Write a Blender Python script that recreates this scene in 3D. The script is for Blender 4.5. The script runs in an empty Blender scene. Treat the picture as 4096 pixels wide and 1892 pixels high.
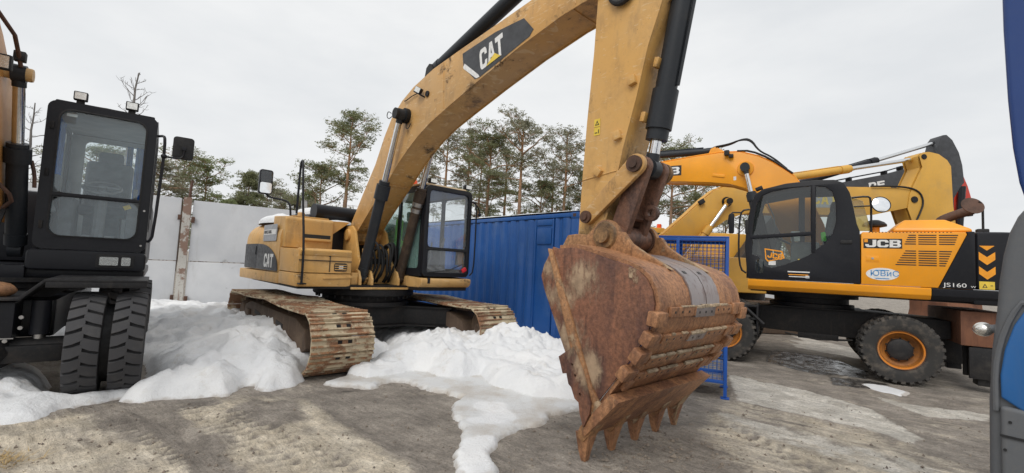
import bpy, bmesh, math, random
import numpy as np
from mathutils import Vector, Matrix, Euler
from mathutils.geometry import tessellate_polygon

R = math.radians
scene = bpy.context.scene
COL = scene.collection

# ------------------------------------------------------------------ camera
CAM_F, CAM_PITCH, CAM_ROLL, CAM_H = 1800.0, 3.8, 2.8, 1.53      # focal length in pixels of a 4096 wide frame
cam_data = bpy.data.cameras.new('camera')
cam_data.sensor_width = 36.0
cam_data.lens = 36.0 * CAM_F / 4096.0
cam_data.clip_start = 0.05
cam_data.clip_end = 2000.0
camera = bpy.data.objects.new('camera', cam_data)
COL.objects.link(camera)
_F = Vector((0, math.cos(R(CAM_PITCH)), math.sin(R(CAM_PITCH))))
_U0 = Vector((1, 0, 0)).cross(_F)
_R = math.cos(R(CAM_ROLL)) * Vector((1, 0, 0)) + math.sin(R(CAM_ROLL)) * _U0
_U = -math.sin(R(CAM_ROLL)) * Vector((1, 0, 0)) + math.cos(R(CAM_ROLL)) * _U0
_m = Matrix((_R, _U, -_F)).transposed().to_4x4()
_m.translation = Vector((0, 0, CAM_H))
camera.matrix_world = _m
scene.camera = camera

# ------------------------------------------------------------------ sky and sun (overcast)
SUN_EL, SUN_AZ = 48.0, 205.0            # azimuth clockwise from +Y
world = bpy.data.worlds.new('World')
scene.world = world
world.use_nodes = True
_nt = world.node_tree
_nt.nodes.clear()
_out = _nt.nodes.new('ShaderNodeOutputWorld')
_bg = _nt.nodes.new('ShaderNodeBackground')
_bg.inputs['Strength'].default_value = 0.1
_sky = _nt.nodes.new('ShaderNodeTexSky')
_sky.sky_type = 'NISHITA'
_sky.sun_disc = False
_sky.sun_elevation = R(SUN_EL)
_sky.sun_rotation = R(SUN_AZ)
_sky.dust_density = 4.0
_hs = _nt.nodes.new('ShaderNodeHueSaturation')
_hs.inputs['Saturation'].default_value = 0.25
_tc = _nt.nodes.new('ShaderNodeTexCoord')
_mp = _nt.nodes.new('ShaderNodeMapping')
_mp.inputs['Scale'].default_value = (1.0, 1.0, 2.6)
_cn = _nt.nodes.new('ShaderNodeTexNoise')
_cn.inputs['Scale'].default_value = 2.2
_cn.inputs['Detail'].default_value = 5.0
_cn.inputs['Roughness'].default_value = 0.55
_cr = _nt.nodes.new('ShaderNodeValToRGB')
_cr.color_ramp.elements[0].position = 0.30
_cr.color_ramp.elements[0].color = (6.5, 6.7, 6.9, 1)
_cr.color_ramp.elements[1].position = 0.70
_cr.color_ramp.elements[1].color = (8.05, 8.1, 8.1, 1)
_mx = _nt.nodes.new('ShaderNodeMixRGB')
_mx.inputs['Fac'].default_value = 0.93
_l = _nt.links.new
_l(_sky.outputs[0], _hs.inputs['Color'])
_l(_tc.outputs['Generated'], _mp.inputs['Vector'])
_l(_mp.outputs[0], _cn.inputs['Vector'])
_l(_cn.outputs['Fac'], _cr.inputs['Fac'])
_l(_hs.outputs[0], _mx.inputs[1])
_l(_cr.outputs[0], _mx.inputs[2])
_l(_mx.outputs[0], _bg.inputs['Color'])
_l(_bg.outputs[0], _out.inputs[0])

sun_data = bpy.data.lights.new('sun', 'SUN')
sun_data.energy = 1.35
sun_data.angle = R(35)
sun_data.color = (1.0, 0.96, 0.90)
sun = bpy.data.objects.new('sun', sun_data)
COL.objects.link(sun)
_sd = Vector((math.sin(R(SUN_AZ)) * math.cos(R(SUN_EL)), math.cos(R(SUN_AZ)) * math.cos(R(SUN_EL)), math.sin(R(SUN_EL))))
sun.rotation_euler = _sd.to_track_quat('Z', 'Y').to_euler()

scene.view_settings.view_transform = 'Standard'
scene.view_settings.look = 'None'
scene.view_settings.exposure = 0.28
scene.view_settings.gamma = 1.0
scene.view_settings.use_curve_mapping = False
scene.cycles.max_bounces = 8
scene.cycles.transparent_max_bounces = 16
scene.cycles.use_denoising = True

def ground_at(px, py, z=0.0):
    """point of the place at height z seen at a pixel of the 4096 wide photograph (surveying aid)"""
    d = _F + _R * ((px - 2048) / CAM_F) + _U * ((946 - py) / CAM_F)
    t = (z - CAM_H) / d.z
    return Vector((0, 0, CAM_H)) + d * t

def plane_at(px, py, y):
    d = _F + _R * ((px - 2048) / CAM_F) + _U * ((946 - py) / CAM_F)
    return Vector((0, 0, CAM_H)) + d * (y / d.y)

# ------------------------------------------------------------------ materials
MATS = {}

class NT:
    """small node-tree helper"""
    def __init__(self, name):
        self.m = bpy.data.materials.new(name)
        self.m.use_nodes = True
        self.t = self.m.node_tree
        self.b = self.t.nodes['Principled BSDF']
        self.geo = None
        MATS[name] = self.m
    def n(self, kind, **kw):
        nd = self.t.nodes.new(kind)
        for k, v in kw.items():
            if k in nd.inputs.keys():
                nd.inputs[k].default_value = v
            else:
                setattr(nd, k, v)
        return nd
    def l(self, a, b):
        self.t.links.new(a, b)
    def pos(self):
        if self.geo is None:
            self.geo = self.n('ShaderNodeNewGeometry')
        return self.geo.outputs['Position']
    def noise(self, scale, detail=6.0, rough=0.6, stretch=None, offset=(0, 0, 0), vec=None, distort=0.0):
        v = vec or self.pos()
        mp = self.n('ShaderNodeMapping')
        mp.inputs['Location'].default_value = offset
        mp.inputs['Scale'].default_value = stretch or (1, 1, 1)
        self.l(v, mp.inputs['Vector'])
        nz = self.n('ShaderNodeTexNoise', Scale=scale, Detail=detail, Roughness=rough, Distortion=distort)
        self.l(mp.outputs[0], nz.inputs['Vector'])
        return nz.outputs['Fac']
    def ramp(self, fac, lo, hi, a=0.0, b=1.0):
        mr = self.n('ShaderNodeMapRange')
        mr.interpolation_type = 'SMOOTHSTEP'
        mr.inputs['From Min'].default_value = lo
        mr.inputs['From Max'].default_value = hi
        mr.inputs['To Min'].default_value = a
        mr.inputs['To Max'].default_value = b
        self.l(fac, mr.inputs['Value'])
        return mr.outputs[0]
    def math(self, op, a, b=None):
        nd = self.n('ShaderNodeMath', operation=op)
        for i, x in enumerate((a, b)):
            if x is None: continue
            if isinstance(x, (int, float)): nd.inputs[i].default_value = x
            else: self.l(x, nd.inputs[i])
        return nd.outputs[0]
    def mix(self, fac, a, b, mode='MIX'):
        nd = self.n('ShaderNodeMixRGB', blend_type=mode)
        for i, x in ((0, fac), (1, a), (2, b)):
            if isinstance(x, (int, float)): nd.inputs[i].default_value = x
            elif isinstance(x, tuple): nd.inputs[i].default_value = (*x[:3], 1)
            else: self.l(x, nd.inputs[i])
        return nd.outputs[0]
    def bump(self, h, strength, dist=0.02, normal=None):
        nd = self.n('ShaderNodeBump', Strength=strength, Distance=dist)
        self.l(h, nd.inputs['Height'])
        if normal is not None: self.l(normal, nd.inputs['Normal'])
        self.l(nd.outputs[0], self.b.inputs['Normal'])
        return nd.outputs[0]
    def set(self, color=None, rough=None, metal=None, spec=None):
        for key, x in (('Base Color', color), ('Roughness', rough), ('Metallic', metal), ('Specular IOR Level', spec)):
            if x is None: continue
            if isinstance(x, (int, float)): self.b.inputs[key].default_value = x
            elif isinstance(x, tuple): self.b.inputs[key].default_value = (*x[:3], 1)
            else: self.l(x, self.b.inputs[key])
        return self.m

def plain(name, color, rough=0.5, metal=0.0, vary=0.12, scale=6.0, bump=0.0):
    t = NT(name)
    n = t.noise(scale)
    lo = tuple(c * (1 - vary) for c in color); hi = tuple(min(1, c * (1 + vary)) for c in color)
    col = t.mix(t.ramp(n, 0.3, 0.7), lo, hi)
    rg = t.ramp(t.noise(scale * 3), 0.3, 0.7, max(0.03, rough - 0.1), min(1, rough + 0.1))
    t.set(col, rg, metal)
    if bump: t.bump(t.noise(scale * 5), bump, 0.01)
    return t.m

def cat_world(u, v, w, r): return (-2.67 + u * 0.678 + v * 0.735, 8.37 - u * 0.735 + v * 0.678, w, r)

def worn(name, base, dirt, lo=0.5, hi=0.68, scale=2.2, rough=0.45, dirt_rough=0.85, fine=0.25, chips=None,
         chip_lo=0.66, streak=True, dark=None, dark_lo=0.62, bump=0.15, metal=0.0, dirt_amt=0.8):
    """painted steel with dust, streaks, chips and grease"""
    t = NT(name)
    v = t.mix(t.ramp(t.noise(0.9, 3), 0.3, 0.7), tuple(c * 0.88 for c in base), tuple(min(1, c * 1.1) for c in base))
    d1 = t.ramp(t.noise(scale, 8, 0.65), lo, hi, 0, dirt_amt)
    if streak:
        d2 = t.ramp(t.noise(scale * 2.5, 6, 0.6, stretch=(3.0, 3.0, 0.35)), lo + 0.02, hi + 0.08, 0, dirt_amt * 0.8)
        d1 = t.math('MAXIMUM', d1, d2)
    d3 = t.ramp(t.noise(scale * 14, 4, 0.7), 0.45, 0.75, 0, fine)
    d = t.math('MAXIMUM', d1, d3)
    col = t.mix(d, v, dirt)
    rg = t.ramp(d, 0, 1, rough, dirt_rough)
    if dark is not None:
        k = t.ramp(t.noise(1.6, 7, 0.62, offset=(7, 3, 1)), dark_lo, dark_lo + 0.12, 0, 0.85)
        col = t.mix(k, col, dark)
    if chips is not None:
        c = t.ramp(t.noise(26, 5, 0.7, offset=(3, 9, 4)), chip_lo, chip_lo + 0.05)
        col = t.mix(c, col, chips)
    t.set(col, rg, metal, 0.25 if max(base) < 0.06 else 0.5)
    if bump: t.bump(t.noise(scale * 9, 5, 0.65), bump, 0.006)
    return t.m

def machine_yellow(name, base, faded, grime, grime_lo, scratch=0.62, stains=()):
    """old construction-machine paint: faded patches, brown dust, grease stains, chips and long scratches"""
    t = NT(name)
    c = t.mix(t.ramp(t.noise(0.8, 6, 0.6), 0.32, 0.68), base, faded)
    c = t.mix(t.ramp(t.noise(3.5, 8, 0.7, offset=(2, 0, 5)), 0.46, 0.72, 0, 0.55), c, tuple(x * y for x, y in zip(base, (0.62, 0.62, 0.75))))
    run = t.ramp(t.noise(3.2, 7, 0.65, stretch=(1.7, 1.7, 0.50), offset=(1, 4, 2)), 0.50, 0.74, 0, 0.45)
    c = t.mix(run, c, (0.24, 0.155, 0.085))
    k = t.ramp(t.noise(1.9, 9, 0.68, offset=(7, 3, 1), distort=0.5), grime_lo, grime_lo + 0.10, 0, 0.9)
    c = t.mix(k, c, grime)
    for (sx, sy, sz, sr) in stains:              # grease that has crept out round the pins
        dn = t.n('ShaderNodeVectorMath', operation='DISTANCE'); t.l(t.pos(), dn.inputs[0]); dn.inputs[1].default_value = (sx, sy, sz)
        near_ = t.ramp(dn.outputs['Value'], 0.0, sr * 1.3, 0.36, 0.0)
        g_ = t.ramp(t.math('ADD', near_, t.math('MULTIPLY', t.noise(4.5, 10, 0.78, offset=(sx, 2, sz), stretch=(1.3, 1.3, 0.6)), 0.9)), 0.68, 0.92, 0, 0.85)
        c = t.mix(g_, c, grime)
    sc = t.ramp(t.noise(7, 3, 0.5, stretch=(0.5, 0.5, 2.2), distort=2.6), scratch + 0.02, scratch + 0.04, 0, 0.45)
    c = t.mix(sc, c, (0.66, 0.50, 0.30))
    ch = t.ramp(t.noise(21, 6, 0.75, offset=(3, 9, 4)), 0.655, 0.70, 0, 0.9)
    c = t.mix(ch, c, (0.055, 0.035, 0.025))
    sp = t.ramp(t.noise(75, 3, 0.6), 0.62, 0.75, 0, 0.35)
    c = t.mix(sp, c, (0.16, 0.11, 0.07))
    t.set(c, t.ramp(t.math('MAXIMUM', k, run), 0, 1, 0.46, 0.85), 0.0)
    t.bump(t.noise(16, 6, 0.65), 0.18, 0.006)
    return t.m
machine_yellow('cat_paint', (0.62, 0.345, 0.095), (0.60, 0.375, 0.150), (0.050, 0.034, 0.024), 0.60,
               stains=[cat_world(*p) for p in ((5.52, -0.05, 2.10, 0.55), (5.62, 0.0, 2.62, 0.42), (5.92, 0.02, 3.45, 0.38), (6.0, 0.0, 3.95, 0.40), (5.55, -0.2, 4.22, 0.30), (5.25, -0.2, 1.85, 0.36), (0.6, 0.0, 1.30, 0.50))])
machine_yellow('cat_boom_paint', (0.57, 0.310, 0.088), (0.52, 0.315, 0.125), (0.045, 0.030, 0.022), 0.575, 0.60,
               stains=[cat_world(*p) for p in ((1.66, -0.24, 3.72, 0.42), (0.0, 0.0, 2.0, 0.60), (3.0, 0.0, 3.80, 0.42), (5.1, 0.0, 4.35, 0.45), (5.6, -0.24, 2.3, 0.22))])
worn('cat_roof_paint', (0.66, 0.47, 0.25), (0.5, 0.4, 0.28), 0.5, 0.7, 3, 0.6)
worn('old_yellow_paint', (0.62, 0.345, 0.055), (0.42, 0.28, 0.11), 0.5, 0.75, 1.5, 0.5, chips=(0.08, 0.05, 0.03), chip_lo=0.72, dirt_amt=0.5)
worn('orange_paint', (0.84, 0.335, 0.012), (0.50, 0.29, 0.09), 0.52, 0.85, 1.6, 0.34, fine=0.14, chips=(0.16, 0.08, 0.03), chip_lo=0.72, dirt_amt=0.45, bump=0.03)
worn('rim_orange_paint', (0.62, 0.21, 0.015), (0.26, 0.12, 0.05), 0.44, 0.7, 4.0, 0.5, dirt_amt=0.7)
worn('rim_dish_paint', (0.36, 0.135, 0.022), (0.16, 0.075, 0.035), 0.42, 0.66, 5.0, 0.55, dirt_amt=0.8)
worn('brown_boom_paint', (0.55, 0.265, 0.072), (0.30, 0.16, 0.07), 0.5, 0.75, 1.5, 0.45, chips=(0.05, 0.03, 0.02), dirt_amt=0.5)
worn('black_paint', (0.014, 0.015, 0.019), (0.09, 0.088, 0.086), 0.58, 0.95, 1.8, 0.36, fine=0.05, dirt_amt=0.28, bump=0.05)
worn('dusty_black', (0.018, 0.018, 0.020), (0.14, 0.125, 0.105), 0.50, 0.85, 2.2, 0.5, fine=0.12, dirt_amt=0.45)
worn('black_steel', (0.013, 0.013, 0.014), (0.11, 0.085, 0.065), 0.52, 0.8, 2.0, 0.55, fine=0.15, dirt_amt=0.5)
worn('cylinder_black', (0.026, 0.030, 0.036), (0.09, 0.08, 0.07), 0.56, 0.85, 3.0, 0.38, fine=0.12, dirt_amt=0.4, bump=0.05)
worn('grimy_cylinder', (0.05, 0.035, 0.026), (0.16, 0.11, 0.075), 0.45, 0.75, 4.0, 0.5, fine=0.2)
plain('chrome', (0.72, 0.73, 0.74), 0.17, 1.0, 0.06, 20)
plain('dull_steel', (0.42, 0.41, 0.40), 0.42, 1.0, 0.2, 10)
worn('polished_steel', (0.30, 0.27, 0.27), (0.16, 0.10, 0.085), 0.45, 0.7, 3.5, 0.33, metal=0.55, fine=0.1)
plain('rubber_seal', (0.012, 0.012, 0.013), 0.7, 0, 0.2, 8)
plain('seat_fabric', (0.085, 0.09, 0.10), 0.9, 0, 0.25, 12)
plain('interior_grey', (0.16, 0.165, 0.17), 0.75, 0, 0.2, 8)
plain('liner_grey', (0.30, 0.32, 0.33), 0.85, 0, 0.12, 4)
plain('curtain_blue', (0.03, 0.13, 0.42), 0.9, 0, 0.25, 9)
plain('hivis_green', (0.16, 0.80, 0.05), 0.7, 0, 0.15, 9)
plain('lamp_orange', (0.85, 0.10, 0.015), 0.25, 0, 0.1, 8)
plain('lamp_red', (0.62, 0.02, 0.035), 0.3, 0, 0.1, 8)
plain('white_print', (0.72, 0.72, 0.71), 0.5, 0, 0.12, 25)
plain('grey_print', (0.34, 0.35, 0.37), 0.5, 0, 0.1, 14)
plain('black_print', (0.016, 0.016, 0.017), 0.45, 0, 0.2, 14)
plain('decal_black', (0.035, 0.037, 0.042), 0.45, 0, 0.25, 6)
plain('yellow_print', (0.72, 0.52, 0.06), 0.5, 0, 0.1, 14)
plain('blue_print', (0.03, 0.22, 0.52), 0.5, 0, 0.1, 14)
plain('orange_print', (0.85, 0.33, 0.015), 0.4, 0, 0.08, 14)
worn('blue_paint', (0.014, 0.092, 0.325), (0.12, 0.20, 0.36), 0.5, 0.8, 1.4, 0.42, fine=0.12, chips=(0.09, 0.06, 0.05), chip_lo=0.72, dirt_amt=0.6)
worn('blue_cage_paint', (0.014, 0.095, 0.42), (0.05, 0.10, 0.25), 0.5, 0.8, 3, 0.42, fine=0.08, dirt_amt=0.35)
worn('truck_blue', (0.022, 0.13, 0.37), (0.12, 0.16, 0.22), 0.5, 0.85, 3, 0.3, fine=0.12, dirt_amt=0.35, bump=0.04)
worn('truck_dark_blue', (0.012, 0.050, 0.21), (0.06, 0.09, 0.18), 0.5, 0.85, 3, 0.28, fine=0.08, dirt_amt=0.3, bump=0.02)
worn('grey_plastic', (0.115, 0.122, 0.132), (0.18, 0.165, 0.145), 0.5, 0.8, 3.5, 0.55, fine=0.18, dirt_amt=0.45)
worn('red_paint', (0.52, 0.035, 0.018), (0.25, 0.08, 0.05), 0.5, 0.8, 2, 0.4)
worn('rust_plate', (0.20, 0.085, 0.045), (0.10, 0.045, 0.03), 0.42, 0.62, 2.4, 0.75, fine=0.3, bump=0.3)
worn('rusty_post', (0.50, 0.485, 0.45), (0.17, 0.075, 0.04), 0.53, 0.58, 2.2, 0.85, fine=0.15, bump=0.3, chips=(0.10, 0.05, 0.03), chip_lo=0.62)
worn('rust_dark', (0.10, 0.048, 0.03), (0.05, 0.032, 0.025), 0.45, 0.65, 4, 0.7, fine=0.25)
worn('track_frame_dirt', (0.085, 0.057, 0.040), (0.19, 0.135, 0.092), 0.46, 0.72, 2.6, 0.85, fine=0.3, bump=0.3)

def bucket_mat(name, a, b, mud, mud_lo, streak=(3.2, 3.2, 0.55), smears=()):
    """scraped rusty steel: long streaks, bare dark plates, dried mud with relief"""
    t = NT(name)
    base = t.mix(t.ramp(t.noise(1.7, 7, 0.62, stretch=streak), 0.38, 0.60), a, b)
    base = t.mix(t.ramp(t.noise(0.9, 5, 0.6, offset=(3, 8, 1)), 0.42, 0.62, 0, 0.6), base, tuple(x * 1.35 for x in a))
    base = t.mix(t.ramp(t.noise(9, 5, 0.65, stretch=(2.5, 2.5, 0.4)), 0.50, 0.72, 0, 0.65), base, tuple(x * 0.5 for x in b))
    fine = t.ramp(t.noise(34, 6, 0.75), 0.30, 0.72, 0.60, 1.30)
    cc = t.n('ShaderNodeCombineXYZ')
    for i in range(3): t.l(fine, cc.inputs[i])
    base = t.mix(1.0, base, cc.outputs[0], 'MULTIPLY')
    mn = t.noise(2.3, 10, 0.70, offset=(4, 1, 2), distort=0.4, stretch=(1.2, 1.2, 0.75))
    mk = t.ramp(mn, mud_lo, mud_lo + 0.06, 0, 0.9)
    for (sx, sy, sz, sr) in smears:
        dn = t.n('ShaderNodeVectorMath', operation='DISTANCE'); t.l(t.pos(), dn.inputs[0]); dn.inputs[1].default_value = (sx, sy, sz)
        nr = t.ramp(dn.outputs['Value'], 0.0, sr * 1.4, 0.36, 0.0)
        mk = t.math('MAXIMUM', mk, t.ramp(t.math('ADD', nr, t.math('MULTIPLY', t.noise(3.4, 10, 0.75, offset=(sz, sx, 2), stretch=(1.3, 1.3, 0.6)), 0.9)), 0.64, 0.80, 0, 0.85))
    col = t.mix(mk, base, t.mix(t.ramp(t.noise(9, 6), 0.35, 0.7), mud, tuple(c * 0.60 for c in mud)))
    t.set(col, t.ramp(mk, 0, 1, 0.55, 0.92), 0.0)
    h = t.math('ADD', t.math('MULTIPLY', mk, 1.0), t.math('MULTIPLY', t.noise(24, 6, 0.72), 0.6))
    t.bump(h, 0.7, 0.015)
    return t.m
bucket_mat('bucket_rust', (0.205, 0.088, 0.048), (0.078, 0.036, 0.029), (0.44, 0.32, 0.21), 0.60, smears=[cat_world(*p) for p in ((5.42, -0.75, 1.30, 0.26), (5.58, -0.75, 1.00, 0.26), (5.74, -0.75, 0.75, 0.22), (5.66, -0.75, 1.45, 0.30), (5.25, -0.75, 1.55, 0.18), (5.35, -0.75, 1.02, 0.14))])
bucket_mat('bucket_shell_rust', (0.36, 0.175, 0.082), (0.190, 0.085, 0.046), (0.45, 0.32, 0.19), 0.60)
bucket_mat('bucket_edge', (0.33, 0.17, 0.075), (0.22, 0.105, 0.05), (0.45, 0.33, 0.21), 0.52)
bucket_mat('link_rust', (0.17, 0.082, 0.050), (0.070, 0.038, 0.030), (0.33, 0.20, 0.11), 0.60)
bucket_mat('linkage_rust', (0.25, 0.145, 0.06), (0.075, 0.045, 0.03), (0.42, 0.26, 0.10), 0.60)
bucket_mat('dried_mud', (0.46, 0.35, 0.23), (0.34, 0.25, 0.16), (0.52, 0.42, 0.30), 0.5)
def pad_mat():
    t = NT('track_rust')
    c = t.mix(t.ramp(t.noise(5, 7, 0.7), 0.35, 0.7), (0.60, 0.52, 0.37), (0.42, 0.34, 0.22))
    c = t.mix(t.ramp(t.noise(2.6, 8, 0.7, offset=(1, 6, 2)), 0.47, 0.58, 0, 0.9), c, (0.25, 0.115, 0.058))
    c = t.mix(t.ramp(t.noise(18, 6, 0.75, offset=(5, 1, 1)), 0.56, 0.66, 0, 0.8), c, (0.10, 0.055, 0.035))
    t.set(c, 0.85)
    t.bump(t.noise(20, 6, 0.72), 0.7, 0.015)
pad_mat()
bucket_mat('grouser_rust', (0.31, 0.16, 0.08), (0.20, 0.10, 0.055), (0.58, 0.49, 0.34), 0.47)

def tyre_mat(name, base, dust):
    t = NT(name)
    d = t.ramp(t.noise(6, 7, 0.65), 0.46, 0.75, 0, 0.7)
    t.set(t.mix(d, base, dust), 0.82)
    t.bump(t.noise(60, 3, 0.6), 0.12, 0.004)
    return t.m
tyre_mat('tyre_rubber', (0.016, 0.016, 0.018), (0.035, 0.034, 0.034))
tyre_mat('tyre_lug', (0.050, 0.050, 0.054), (0.085, 0.082, 0.080))
tyre_mat('dusty_lug', (0.050, 0.047, 0.044), (0.19, 0.16, 0.13))
tyre_mat('dusty_tyre', (0.030, 0.029, 0.028), (0.15, 0.125, 0.10))

def glass_mat(name, tint, film, film_amt, rough=0.02):
    t = NT(name)
    t.t.nodes.remove(t.b)
    out = t.t.nodes['Material Output']
    tr = t.n('ShaderNodeBsdfTransparent'); tr.inputs[0].default_value = (*tint, 1)
    gl = t.n('ShaderNodeBsdfGlossy'); gl.inputs['Roughness'].default_value = rough; gl.inputs[0].default_value = (0.95, 0.97, 1, 1)
    df = t.n('ShaderNodeBsdfDiffuse'); df.inputs[0].default_value = (*film, 1)
    m1 = t.n('ShaderNodeMixShader'); m2 = t.n('ShaderNodeMixShader')
    fr = t.n('ShaderNodeFresnel', IOR=1.5)
    fm = t.ramp(t.noise(1.5, 2, 0.5), 0.3, 0.7, film_amt * 0.8, film_amt * 1.2)
    t.l(fm, m1.inputs[0]); t.l(tr.outputs[0], m1.inputs[1]); t.l(df.outputs[0], m1.inputs[2])
    t.pos(); fz = t.math('MULTIPLY', fr.outputs[0], t.math('SUBTRACT', 1.0, t.geo.outputs['Backfacing']))     # one reflection per pane
    fz = t.math('MULTIPLY', fz, 1.6)
    t.l(fz, m2.inputs[0]); t.l(m1.outputs[0], m2.inputs[1]); t.l(gl.outputs[0], m2.inputs[2])
    t.l(m2.outputs[0], out.inputs[0])
    return t.m
glass_mat('window_glass', (0.96, 0.98, 0.98), (0.55, 0.6, 0.62), 0.025)
glass_mat('dusty_sheen_glass', (0.94, 0.975, 0.985), (0.46, 0.58, 0.64), 0.095)  # diffuse film paints dust and the reflected grey-blue tone
glass_mat('teal_glass', (0.90, 0.97, 0.95), (0.36, 0.60, 0.54), 0.22)  # teal film paints the pale green reflection into the pane
glass_mat('hazy_glass', (0.97, 0.98, 0.985), (0.66, 0.71, 0.76), 0.07)
glass_mat('dark_glass', (0.70, 0.74, 0.72), (0.30, 0.33, 0.33), 0.035)
glass_mat('amber_glass', (0.75, 0.66, 0.36), (0.52, 0.44, 0.20), 0.35)
glass_mat('lamp_glass', (0.85, 0.87, 0.88), (0.7, 0.7, 0.7), 0.15)
plain('mirror_glass', (0.86, 0.88, 0.9), 0.03, 1.0, 0.02, 5)
plain('lamp_reflector', (0.75, 0.74, 0.70), 0.22, 0.9, 0.15, 40)

def snow_mat():
    t = NT('snow')
    c = t.mix(t.ramp(t.noise(1.3, 6, 0.6), 0.35, 0.7), (0.71, 0.725, 0.745), (0.79, 0.795, 0.80))
    at = t.n('ShaderNodeAttribute', attribute_name='ice')
    icen = t.math('ADD', at.outputs['Fac'], t.math('MULTIPLY', t.math('SUBTRACT', t.noise(4.5, 6, 0.65), 0.5), 0.9))
    ik = t.ramp(icen, 0.42, 0.62)
    ice = t.mix(t.ramp(t.noise(2.2, 7, 0.65, offset=(3, 3, 0)), 0.42, 0.68), (0.66, 0.67, 0.675), (0.52, 0.485, 0.44))
    c = t.mix(ik, c, ice)
    dirt = t.ramp(t.noise(2.6, 10, 0.78, offset=(5, 2, 7)), 0.53, 0.72, 0, 0.55)
    c = t.mix(dirt, c, (0.50, 0.45, 0.38))
    speck = t.ramp(t.noise(40, 6, 0.78), 0.63, 0.74, 0, 0.65)
    c = t.mix(speck, c, (0.28, 0.24, 0.19))
    ed = t.n('ShaderNodeAttribute', attribute_name='rim')
    rimn = t.math('ADD', ed.outputs['Fac'], t.math('MULTIPLY', t.math('SUBTRACT', t.noise(9, 5, 0.6), 0.5), 0.8))
    c = t.mix(t.ramp(rimn, 0.70, 1.05, 0, 0.55), c, (0.30, 0.24, 0.18))
    t.set(c, t.ramp(ik, 0, 1, 0.75, 0.28))
    h = t.math('ADD', t.math('MULTIPLY', t.noise(6, 9, 0.70, distort=0.6), 1.0), t.math('MULTIPLY', t.noise(38, 5, 0.7), 0.30))
    t.bump(h, 0.5, 0.06)
    return t.m
snow_mat()

def ground_mat():
    t = NT('yard_ground')
    at = t.n('ShaderNodeAttribute', attribute_name='dry')
    wt = t.n('ShaderNodeAttribute', attribute_name='slab')
    big = t.noise(1.1, 8, 0.62)
    mid = t.noise(5.5, 8, 0.68, offset=(2, 5, 0))
    # streaks follow the driving direction
    mp = t.n('ShaderNodeMapping'); mp.inputs['Rotation'].default_value = (0, 0, R(-52))
    t.l(t.pos(), mp.inputs['Vector'])
    strk = t.noise(2.6, 7, 0.65, stretch=(3.2, 0.45, 1), vec=mp.outputs[0])
    f = t.math('ADD', at.outputs['Fac'], t.math('MULTIPLY', t.math('SUBTRACT', big, 0.5), 0.9))
    f = t.math('ADD', f, t.math('MULTIPLY', t.math('SUBTRACT', mid, 0.5), 0.9))
    f = t.math('ADD', f, t.math('MULTIPLY', t.math('SUBTRACT', strk, 0.5), 0.9))
    dk = t.ramp(f, 0.30, 0.78)
    wet = t.mix(t.ramp(t.noise(2.4, 7, 0.6), 0.3, 0.7), (0.225, 0.198, 0.170), (0.375, 0.334, 0.288))
    dry = t.mix(t.ramp(t.noise(3.4, 8, 0.66, offset=(1, 1, 4)), 0.3, 0.72), (0.56, 0.485, 0.375), (0.74, 0.665, 0.545))
    c = t.mix(dk, wet, dry)
    sk = t.ramp(t.math('ADD', wt.outputs['Fac'], t.math('MULTIPLY', t.math('SUBTRACT', mid, 0.5), 0.8)), 0.4, 0.65)
    conc = t.mix(t.ramp(t.noise(4, 7, 0.6), 0.35, 0.7), (0.55, 0.515, 0.455), (0.72, 0.685, 0.62))
    c = t.mix(sk, c, conc)
    gr = t.ramp(t.noise(42, 6, 0.8), 0.30, 0.70, 0.70, 1.22)
    cc = t.n('ShaderNodeCombineXYZ')
    for i in range(3): t.l(gr, cc.inputs[i])
    c = t.mix(1.0, c, cc.outputs[0], 'MULTIPLY')
    st2 = t.ramp(t.noise(5.0, 8, 0.72, stretch=(2.6, 0.6, 1), vec=mp.outputs[0], offset=(3, 1, 0)), 0.32, 0.68, 0.80, 1.12)
    st3 = t.ramp(t.noise(2.2, 9, 0.74, offset=(8, 8, 0)), 0.30, 0.70, 0.74, 1.18)
    ck = t.n('ShaderNodeCombineXYZ'); pr = t.math('MULTIPLY', st2, st3)
    for i in range(3): t.l(pr, ck.inputs[i])
    c = t.mix(1.0, c, ck.outputs[0], 'MULTIPLY')
    wt2 = t.n('ShaderNodeAttribute', attribute_name='wet')
    wk = t.ramp(t.math('ADD', wt2.outputs['Fac'], t.math('MULTIPLY', t.math('SUBTRACT', mid, 0.5), 0.9)), 0.45, 0.62)
    c = t.mix(wk, c, (0.055, 0.050, 0.046))
    t.set(c, t.ramp(wk, 0, 1, 0.88, 0.16))
    h = t.math('ADD', t.math('MULTIPLY', mid, 0.8), t.math('MULTIPLY', t.noise(28, 6, 0.7), 0.45))
    h = t.math('ADD', h, t.math('MULTIPLY', strk, 0.6))
    h = t.math('ADD', h, t.math('MULTIPLY', st2, 0.7))
    h = t.math('MULTIPLY', h, t.math('SUBTRACT', 1.0, t.math('MULTIPLY', wk, 0.85)))
    t.bump(h, 0.9, 0.06)
    return t.m
ground_mat()

def concrete_mat():
    t = NT('wall_concrete')
    c = t.mix(t.ramp(t.noise(0.9, 7, 0.6), 0.3, 0.72), (0.50, 0.515, 0.54), (0.62, 0.63, 0.645))
    s = t.ramp(t.noise(2.0, 8, 0.65, stretch=(1.4, 1.4, 0.3)), 0.52, 0.72, 0, 0.5)
    c = t.mix(s, c, (0.40, 0.40, 0.40))
    k = t.ramp(t.noise(1.6, 10, 0.75, offset=(3, 1, 8)), 0.64, 0.70, 0, 0.7)
    c = t.mix(k, c, (0.26, 0.25, 0.245))
    t.set(c, 0.9)
    t.bump(t.noise(22, 6, 0.65), 0.25, 0.01)
    return t.m
concrete_mat()

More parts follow.
